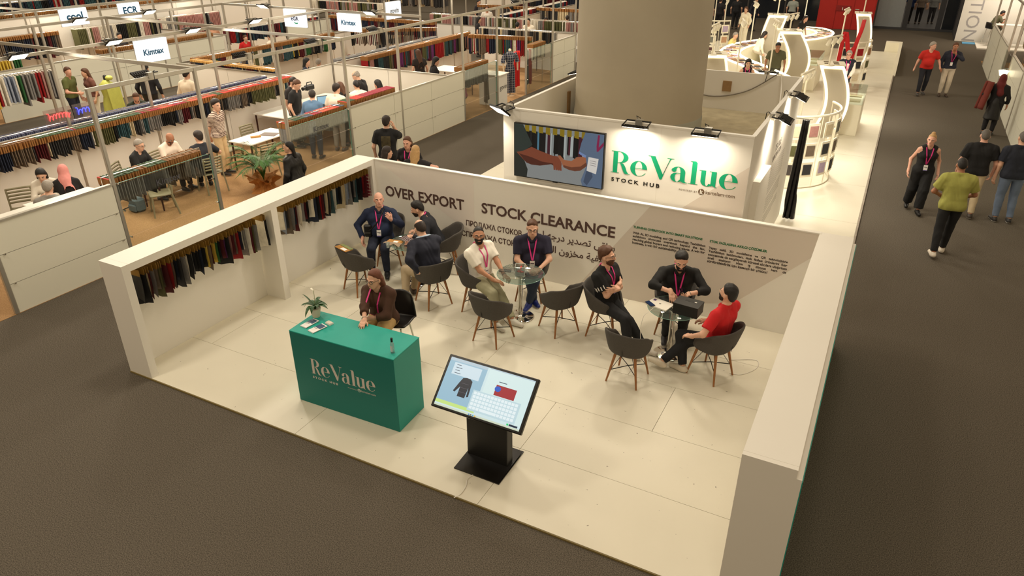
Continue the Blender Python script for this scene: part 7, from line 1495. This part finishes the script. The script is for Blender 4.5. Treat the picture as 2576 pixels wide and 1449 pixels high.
ring(5.85, 12.85, 1.2, -80, 38, 'curved white rail of framed samples nearest the stand'); ring(6.2, 24.4, 0.8, -100, 30, 'curved white rail of framed samples beside the red drape', cols=4); ring(0.6, 28.4, 0.8, 150, 330, 'curved white rail of framed samples at the far left of the trend area', cols=5)
def showcase(x0, y0, x1, y1, label):
    t = thing('glass_showcase', label, 'showcase', ((x0 + x1) / 2, (y0 + y1) / 2, 0.04)); MB().bbox(x0, y0, 0.04, x1, y1, 0.9, 0.006).build('plinth', IV, t)
    for (a, c, d, e_) in ((x0, y0, x1, y0 + 0.01), (x0, y1 - 0.01, x1, y1), (x0, y0, x0 + 0.01, y1), (x1 - 0.01, y0, x1, y1)): MB().box(a, c, 0.9, d, e_, 1.15).build('glass_side', GLASS, t)
    MB().box(x0, y0, 1.15, x1, y1, 1.16).build('glass_lid', GLASS, t)
    for k in (0.3, 0.7): MB().box(x0 + 0.08, y0 + (y1 - y0) * k - 0.15, 0.9, x1 - 0.08, y0 + (y1 - y0) * k + 0.15, 0.93).build('exhibit', random.choice(SAMP[:1] + SAMP[4:5]), t)
showcase(6.75, 17.2, 7.32, 18.9, 'glass showcase on a white plinth at the walkway'); showcase(4.92, 23.0, 5.48, 24.9, 'glass showcase on a white plinth farther back')
# black sequinned drape on the text wall, red drape
SEQ = mat('black_sequin', (16, 15, 18), 0.25, var=0.4, scale=60, bump=0.6, bscale=90)
t = thing('sequin_gown', 'long black sequinned fabric hanging beside the text wall', 'fabric', (6.62, 9.75, 0.05))
MB().grid(lambda u, v: Vector(((u - 0.5) * (0.09 + 0.11 * v) , 0.05 * math.sin(u * 14 + v * 5), 2.02 - 1.98 * v)), 24, 16).build('cloth', SEQ, t, False).modifiers.new('s', 'SOLIDIFY').thickness = 0.03
MB().tube([(-0.18, 0, 2.04), (0.12, 0, 2.04)], 0.012, 6).build('hanger', IV, t, False)
REDD = mat('red_drape_cloth', (190, 20, 26), 0.7, var=0.15)
t = thing('red_drape', 'long red fabric draped in zigzags over the display rails', 'fabric', (6.4, 23.1, 0.04))
for (pts) in ([(6.12, 23.0, 0.5), (6.17, 22.9, 2.09), (6.40, 22.9, 1.42), (6.53, 23.0, 1.6)], [(6.46, 23.0, 0.6), (6.55, 23.1, 1.6), (6.62, 23.6, 2.1), (6.60, 24.6, 2.3)]):
    c_ = catmull(pts, 5); MB().grid(lambda u, v: c_[min(len(c_) - 1, int(u * (len(c_) - 1) + 0.5))] + Vector(((v - 0.5) * 0.13, 0.02 * math.sin(v * 9), 0)), len(c_) - 1, 4).build('cloth', REDD, t).modifiers.new('s', 'SOLIDIFY').thickness = 0.03
MB().tube([(6.58, 24.6, 0.04), (6.58, 24.6, 2.35)], 0.02, 8).build('pole', IV, t)

# back of the hall: red wall, doors, exhibition wall
DK = mat('dark_facade', (58, 58, 62), 0.5, var=0.1); DG = mat('dark_door_glass', (34, 38, 44), 0.1, var=0.1)
struct('wall_back_hall', MB().box(-12, 44.0, 0, 6.3, 44.2, 6), mat('facade_grey', (112, 108, 104), 0.7))
w_ = struct('wall_red', MB().box(3.4, 41.2, 0, 6.3, 41.4, 6), mat('red_wall_paint', (176, 26, 16), 0.5, var=0.06))
for (x0, x1, z0, z1) in ((3.45, 4.3, 0.02, 2.4), (4.34, 5.2, 0.02, 2.4), (5.24, 6.25, 0.02, 2.4)): MB().box(x0, 41.17, z0, x1, 41.2, z1).build('door_leaf', mat('red_wall_paint', (0, 0, 0)), w_)
MB().box(4.3, 41.12, 0.98, 5.05, 41.17, 1.25).build('info_plate', mat('red_plate', (140, 18, 14), 0.5), w_); text('i', 0.2, on_wall(4.62, 41.11, 1.02), WHITE, w_, bold=0.01); MB().box(5.3, 41.1, 1.05, 5.5, 41.17, 1.1).build('push_bar', ALU, w_)
for i, (x0, x1) in enumerate([(-3.4, -1.0), (-1.0, 1.2), (1.2, 3.4)]): struct('window_%d' % (i + 1), MB().box(x0 + 0.05, 43.9, 0.1, x1 - 0.05, 43.98, 4), DG)
for i, (x0, x1, m_) in enumerate([(6.35, 7.7, mat('poster_grey', (150, 156, 160), 0.3)), (7.75, 8.0, DK), (9.4, 9.65, DK), (9.7, 10.4, DG)]):
    struct('door_%d' % (i + 1), MB().box(x0, 42.6 + 0.02 * i, 0.02, x1, 42.7 + 0.02 * i, 4.5), m_)
struct('trim_1', MB().box(6.3, 42.5, 0, 10.45, 42.62, 0.12), DK); struct('floor_lobby', MB().box(6, 42.7, 0, 11, 60, 0.004), mat('lobby_floor', (90, 94, 104), 0.4)); struct('wall_lobby', MB().box(4, 56, 0, 14, 56.2, 6), mat('lobby_wall', (120, 122, 132), 0.6))
MB().tube([(6.7, 42.55, 1.9), (7.15, 42.55, 1.9), (7.35, 42.55, 2.6)], 0.02, 6).build('light_outline', LED, bpy.data.objects['door_1'])
EW = Matrix.Translation((10.28, 39.15, 0)) @ Matrix.Rotation(R(-3), 4, 'Z')
we = struct('wall_exhibition', MB().box(0, 0, 0, 5.5, 0.12, 5.0, EW), WHITE, label='white wall with vertical grey lettering at the far right')
text('EXHIBITION', 0.4, EW @ Matrix.Translation((0.3, -0.004, 4.4)) @ Matrix.Rotation(R(90), 4, 'X') @ Matrix.Rotation(R(-90), 4, 'Z'), mat('exhib_grey', (168, 164, 164), 0.6, var=0), we, width=4.3, ext=0.002)
struct('wall_side_dark', MB().box(10.25, 39.2, 0, 10.3, 44, 5), DK)
text('EXHIBITION', 0.3, Matrix.Translation((10.24, 42.2, 2.2)) @ Matrix.Rotation(R(-90), 4, 'Z') @ Matrix.Rotation(R(90), 4, 'X') @ Matrix.Rotation(R(-90), 4, 'Z'), mat('exhib_dark', (20, 20, 24), 0.5, var=0), bpy.data.objects['wall_side_dark'], width=1.9, ext=0.002)
tag(MB().box(10.6, 38.2, 0.0, 11.15, 38.75, 0.03).build('floor_mat', mat('mat_blue', (96, 166, 214), 0.7)), 'light blue mat on the floor by the white exhibition wall', 'mat')
struct('floor_podium', MB().box(11.15, 36.6, 0, 13.5, 38.75, 0.05), WHITE)
# right aisle wall and booths behind it
AX = 11.15
for i, (a, c) in enumerate([(10.5, 16.6), (16.75, 19.9), (20.1, 23.1), (25.0, 28.0), (28.2, 31.6)]):
    w_ = pan_wall('wall_aisle_right' + ('' if not i else '.%03d' % i), AX, a, AX, c, h=1.64, step=1.5, studs=False, label=None)
ax_posts = [16.7, 20.0, 23.2, 24.9, 28.1, 31.7]
frame('aluminium frame above the right aisle wall', [(AX, y) for y in ax_posts] + [(AX + 3.5, y) for y in ax_posts], [(AX, a, AX, b) for a, b in zip(ax_posts[:-1], ax_posts[1:])])
for (y0, y1) in ((23.25, 24.85),): t = thing('glass_counter', 'glass-fronted counter in the right aisle wall', 'counter', (AX, 24, 0)); MB().bbox(AX - 0.05, y0, 0, AX + 0.5, y1, 1.0, 0.01).build('body', mat('counter_grey', (150, 148, 142), 0.4), t); MB().box(AX - 0.06, y0, 1.0, AX - 0.05, y1, 1.6).build('glass', GLASS, t)
t = thing('lit_pedestal', 'slim lit pedestal lamp at the right aisle wall', 'lamp', (AX - 0.17, 22.9, 0)); MB().bbox(AX - 0.23, 22.8, 0, AX - 0.11, 23.0, 1.05, 0.01).build('post', IV, t); MB().lathe([(0.09, 1.05), (0.15, 1.22), (0.0, 1.23)], 4, (AX - 0.17, 22.9, 0)).build('shade', LED, t)
struct('floor_booth_right', MB().box(AX, 9, -0.02, 16, 33, 0.006), BEIGE); pan_wall('wall_right_back', AX + 3.5, 12, AX + 3.5, 33, h=2.6, rows=1, studs=False, m=WHITE)
t = table(AX + 0.35, 20.5, AX + 1.2, 23.0, 'white table of orange and pink goods at the right edge', h=1.0); ORG = [mat('goods_%d' % i, c, 0.8, var=0.2) for i, c in enumerate([(240, 130, 70), (230, 130, 130), (240, 190, 110), (236, 226, 214)])]
q8 = random.Random(2)
for i in range(14):
    x, y = AX + 0.4 + 0.7 * q8.random(), 20.6 + 2.2 * i / 14; b_ = thing('folded_fabric', 'folded %s fabric on the right-edge table, %s along it' % (['orange', 'pink', 'apricot', 'white'][i % 4], ['first', 'second', 'third', 'fourth', 'fifth', 'sixth', 'seventh', 'eighth', 'ninth', 'tenth', 'eleventh', 'twelfth', 'thirteenth', 'last'][i]), 'fabric', (x, y, 1.0), q8.random()); MB().bbox(-0.11, -0.075, 0, 0.11, 0.075, 0.05, 0.012).build('lower_fold', ORG[i % 4], b_, False); MB().bbox(-0.105, -0.07, 0.05, 0.1, 0.07, 0.09, 0.012).build('upper_fold', ORG[i % 4], b_, False)
for (y, c, i) in ((26.5, 'pink', 1), (28.5, 'yellow', 2), (30, 'cream', 3)): rack_stuff(AX + 1.3, y, AX + 1.3, y + 1.3, 1.9, [c, 'pink', 'cream', 'yellow'], 'row of %s fabrics behind the right aisle wall' % c, 60 + i, length=0.9, hdr=WHH, w=0.2, step=0.07)
lamp('booth_fill', 'AREA', (13, 22, 3.2), 120, (1, 0.78, 0.6), size=1.2, target=(12, 22, 0)); lamp('booth_fill', 'AREA', (12.4, 37, 3.4), 90, (1, 0.86, 0.7), size=0.8, target=(11.8, 38.6, 1.2))  # unseen free-floating lights without fixtures, brightening the right booth and exhibition wall
bs = thing('bar_stool', 'black bar stool with wire legs by the white exhibition wall', 'stool', (11.65, 38.2, 0.05), R(-60)); MB().grid(lambda u, v: Vector(((u - 0.5) * 0.42, 0.2 - 0.4 * min(1, v * 1.6), 0.72 + max(0, v - 0.62) * 0.75)), 6, 10).build('shell', BLACK, bs, False).modifiers.new('s', 'SOLIDIFY').thickness = 0.03
for sx in (-1, 1): MB().tube([(sx * 0.16, 0.12, 0.71), (sx * 0.2, 0.22, 0.01), (sx * 0.2, -0.2, 0.01), (sx * 0.16, -0.12, 0.71)], 0.01, 6).build('wire_leg', CHROME, bs, False)
table(11.7, 37.3, 12.9, 37.9, 'high white table by the exhibition wall', h=1.05, z0=0.05)

struct('trim_2', MB().box(7.86, 27.5, 0.0, 7.98, 33.6, 0.5), IV, label=None)
for i in range(4): MB().box(7.3, 33.6 + i * 0.5, 0, 7.98, 34.1 + i * 0.5, 0.45 - i * 0.1).build('step', IV, bpy.data.objects['trim_2'])
# people on the right
RP = dict(fine=False)
person((8.86, 11.55, 0), 172, 'woman in a black waistcoat and wide trousers with hands in her pockets', vox=0.012, woman=True, s=0.98, head=(20, 2, 0), skin='rosy', hair='blond', style='bun', shirt=(20, 20, 22), sleeve='none', pants=(20, 20, 22), pfit=2.2, plen=0.9, shoe=(20, 18, 20), sole=(20, 18, 20), bare=True, lan=True, open_v=0.09, ldrop=0.34, hL=(-0.27, 0.02, 0.86), hR=(0.27, 0.02, 0.86), eL=(-0.35, -1, 0), eR=(0.35, -1, 0), fL=(-0.06, 0.16, 0.085), fR=(0.1, -0.22, 0.12))
person((9.32, 9.35, 0), -8, 'man in a lime T-shirt and black trousers walking away', vox=0.012, s=1.03, head=(0, 14, 0), skin='tan', hair='black', style='crop', shirt=(158, 158, 82), fit=2.2, sleeve='short', hem=0.07, pants=(24, 24, 26), shoe=(228, 218, 204), hL=(-0.16, 0.28, 1.02), hR=(0.16, 0.28, 1.02), eL=(-0.8, -0.3, -0.5), eR=(0.8, -0.3, -0.5), fL=(-0.14, -0.26, 0.12), fR=(0.06, 0.10, 0.085), lean=8)
person((9.78, 11.75, 0), -5, 'man in a black T-shirt and beige trousers walking away', vox=0.012, s=1.03, wide=1.12, skin='rosy', hair='pepper', style='crop', shirt=(22, 22, 24), fit=1.6, hem=0.05, pants=(196, 178, 146), shoe=(60, 52, 46), fL=(-0.1, 0.1, 0.085), fR=(0.1, -0.16, 0.1))
person((10.42, 11.75, 0), -12, 'man in a navy polo and blue jeans at the right edge', vox=0.012, s=1.05, wide=1.2, belly=0.02, skin='light', hair='pepper', style='crop', shirt=(34, 38, 50), collar=(34, 38, 50), fit=1.5, hem=0.05, pants=(98, 112, 134), shoe=(40, 38, 38), sole=(230, 226, 220), hL=(-0.28, 0.08, 0.86), fL=(-0.1, -0.05, 0.085), fR=(0.14, -0.1, 0.1))
person((8.86, 24.2, 0), 165, 'man in a red polo walking and gesturing in the right aisle', fine=False, feat=True, s=1.03, wide=1.1, belly=0.03, head=(-35, 4, 0), skin='rosy', hair='grey', style='short', shirt=(184, 34, 26), hem=0.05, pants=(26, 28, 36), shoe=(60, 56, 54), hL=(-0.34, 0.26, 1.0), hR=(0.36, -0.05, 0.85), fL=(-0.1, -0.1, 0.1), fR=(0.12, 0.16, 0.085))
person((9.55, 24.3, 0), 172, 'man in a navy shirt and pale trousers touching his chin', fine=False, feat=True, s=1.04, skin='tan', hair='brown', style='crop', shirt=(28, 32, 46), sleeve='long', pants=(196, 184, 164), shoe=(60, 46, 36), lan=True, hL=(-0.06, 0.2, 1.42), dL=(0.4, 0.1, 1), eL=(-1, 0.1, -0.5), hR=(0.25, 0.08, 0.9))
person((10.6, 19.2, 0), 12, 'woman in a maroon headscarf and long black dress by the right wall', fine=False, woman=True, s=0.98, wide=1.15, style='hijab', scarf=(96, 30, 30), shirt=(22, 20, 22), sleeve='long', pants=(22, 20, 22), skirt=(20, 18, 20), skirt_z=0.45, hL=(-0.3, 0.02, 0.9))
t = thing('maroon_coat', 'maroon coat over the arm of the woman in the headscarf', 'coat', (10.28, 19.18, 0.75)); MB().grid(lambda u, v: Vector(((u - 0.5) * 0.2 - 0.1 * v + 0.04, 0.1 * math.sin(u * 5), 0.72 - 0.75 * v)), 10, 10).build('cloth', mat('coat_maroon', (104, 40, 30), 0.85, var=0.15), t, False).modifiers.new('s', 'SOLIDIFY').thickness = 0.07
person((6.52, 20.9, 0.04), 160, 'security guard in a dark vest and white shirt standing in the trend area', fine=False, feat=True, s=1.02, glasses=True, head=(20, 4, 0), skin='rosy', hair='grey', style='crop', shirt=(232, 224, 208), sleeve='long', coat=(30, 31, 42), coat_name='vest', coat_sleeve=False, coat_z=0.78, pants=(28, 28, 34), lan=True, hL=(-0.08, 0.26, 1.0), hR=(0.08, 0.26, 1.0), top_name='shirt')
person((4.25, 21.6, 0.04), 165, 'man in an olive T-shirt standing inside the S counter', fine=False, feat=True, s=1.03, wide=1.1, skin='tan', hair='black', style='crop', head=(0, 18, 0), shirt=(86, 84, 62), pants=(70, 68, 56))
person((3.95, 18.2, 0.04), 165, 'woman in a black sleeveless top with a dark bob behind the column box', fine=False, feat=True, woman=True, skin='light', hair='black', style='bob', shirt=(24, 22, 30), sleeve='none', pants=(24, 24, 28), lan=True)
person((0.95, 33.2, 0), 200, 'woman in a cream trouser suit walking at the far side', fine=False, woman=True, s=1.02, skin='light', hair='brown', style='long', hlen=0.28, shirt=(232, 222, 196), sleeve='long', fit=1.8, pants=(228, 218, 192), pfit=2.0, shoe=(220, 210, 190), fL=(-0.2, 0.2, 0.085), fR=(0.2, -0.15, 0.1))
person((1.6, 26.9, 0.04), 100, 'grey-haired man in a yellow jacket seated beside the S counter', fine=False, sit=True, skin='light', hair='grey', style='crop', shirt=(226, 206, 130), sleeve='long', pants=(220, 206, 150), lean=14)
person((2.75, 26.6, 0.04), 60, 'woman in white bending over the far side of the S counter', fine=False, woman=True, sit=True, pel=(0, 0, 0.7), skin='light', hair='dark', style='bob', shirt=(232, 224, 208), sleeve='long', pants=(200, 190, 176), lean=20)
person((3.75, 31.0, 0.04), 120, 'woman in black leaning over the far loop of the counter', fine=False, woman=True, skin='rosy', hair='dark', style='long', hlen=0.25, shirt=(30, 28, 30), sleeve='short', pants=(190, 176, 150), lean=18)
for (x, y, f_, lb, kw) in [(-0.6, 38.5, 0, 'man in a black T-shirt seen from behind near the dark doors', dict(hair='dark', style='crop', shirt=(24, 24, 28), pants=(28, 28, 32))), (0.4, 38.2, 120, 'balding man in a dark suit near the dark doors', dict(hair='dark', style='balding', shirt=(220, 216, 210), sleeve='long', coat=(30, 32, 44), coat_z=0.75, pants=(30, 32, 44))), (2.15, 40, 0, 'man in a grey T-shirt with a backpack at the top edge', dict(hair='dark', style='crop', shirt=(150, 156, 150), pants=(30, 30, 34))), (-1.2, 37.0, 0, 'person in dark clothes left of the black T-shirt man', dict(hair='dark', style='crop', shirt=(28, 26, 30), pants=(28, 28, 32))), (7.95, 45.6, 0, 'man in a blue shirt walking out through the doors', dict(hair='dark', style='crop', shirt=(30, 50, 100), pants=(24, 24, 28))), (8.5, 45.5, 0, 'man in a taupe shirt walking out through the doors', dict(hair='grey', style='crop', shirt=(120, 108, 100), pants=(24, 24, 28))), (9.15, 46.0, 170, 'man in a grey shirt with a bag coming in through the doors', dict(hair='dark', style='crop', shirt=(130, 134, 138), pants=(40, 40, 46)))]:
    person((x, y, 0.004), f_, lb, fine=False, skin='light', **kw)
person((11.62, 38.25, 0.05), 70, 'man in an olive shirt seated on the bar stool at the far right', fine=False, sit=True, pel=(0, 0, 0.82), lean=28, skin='tan', hair='black', style='crop', shirt=(88, 86, 62), sleeve='short', pants=(80, 76, 60), hL=(-0.1, 0.5, 1.1), hR=(0.1, 0.5, 1.1), fL=(-0.1, 0.3, 0.4), fR=(0.1, 0.3, 0.4))
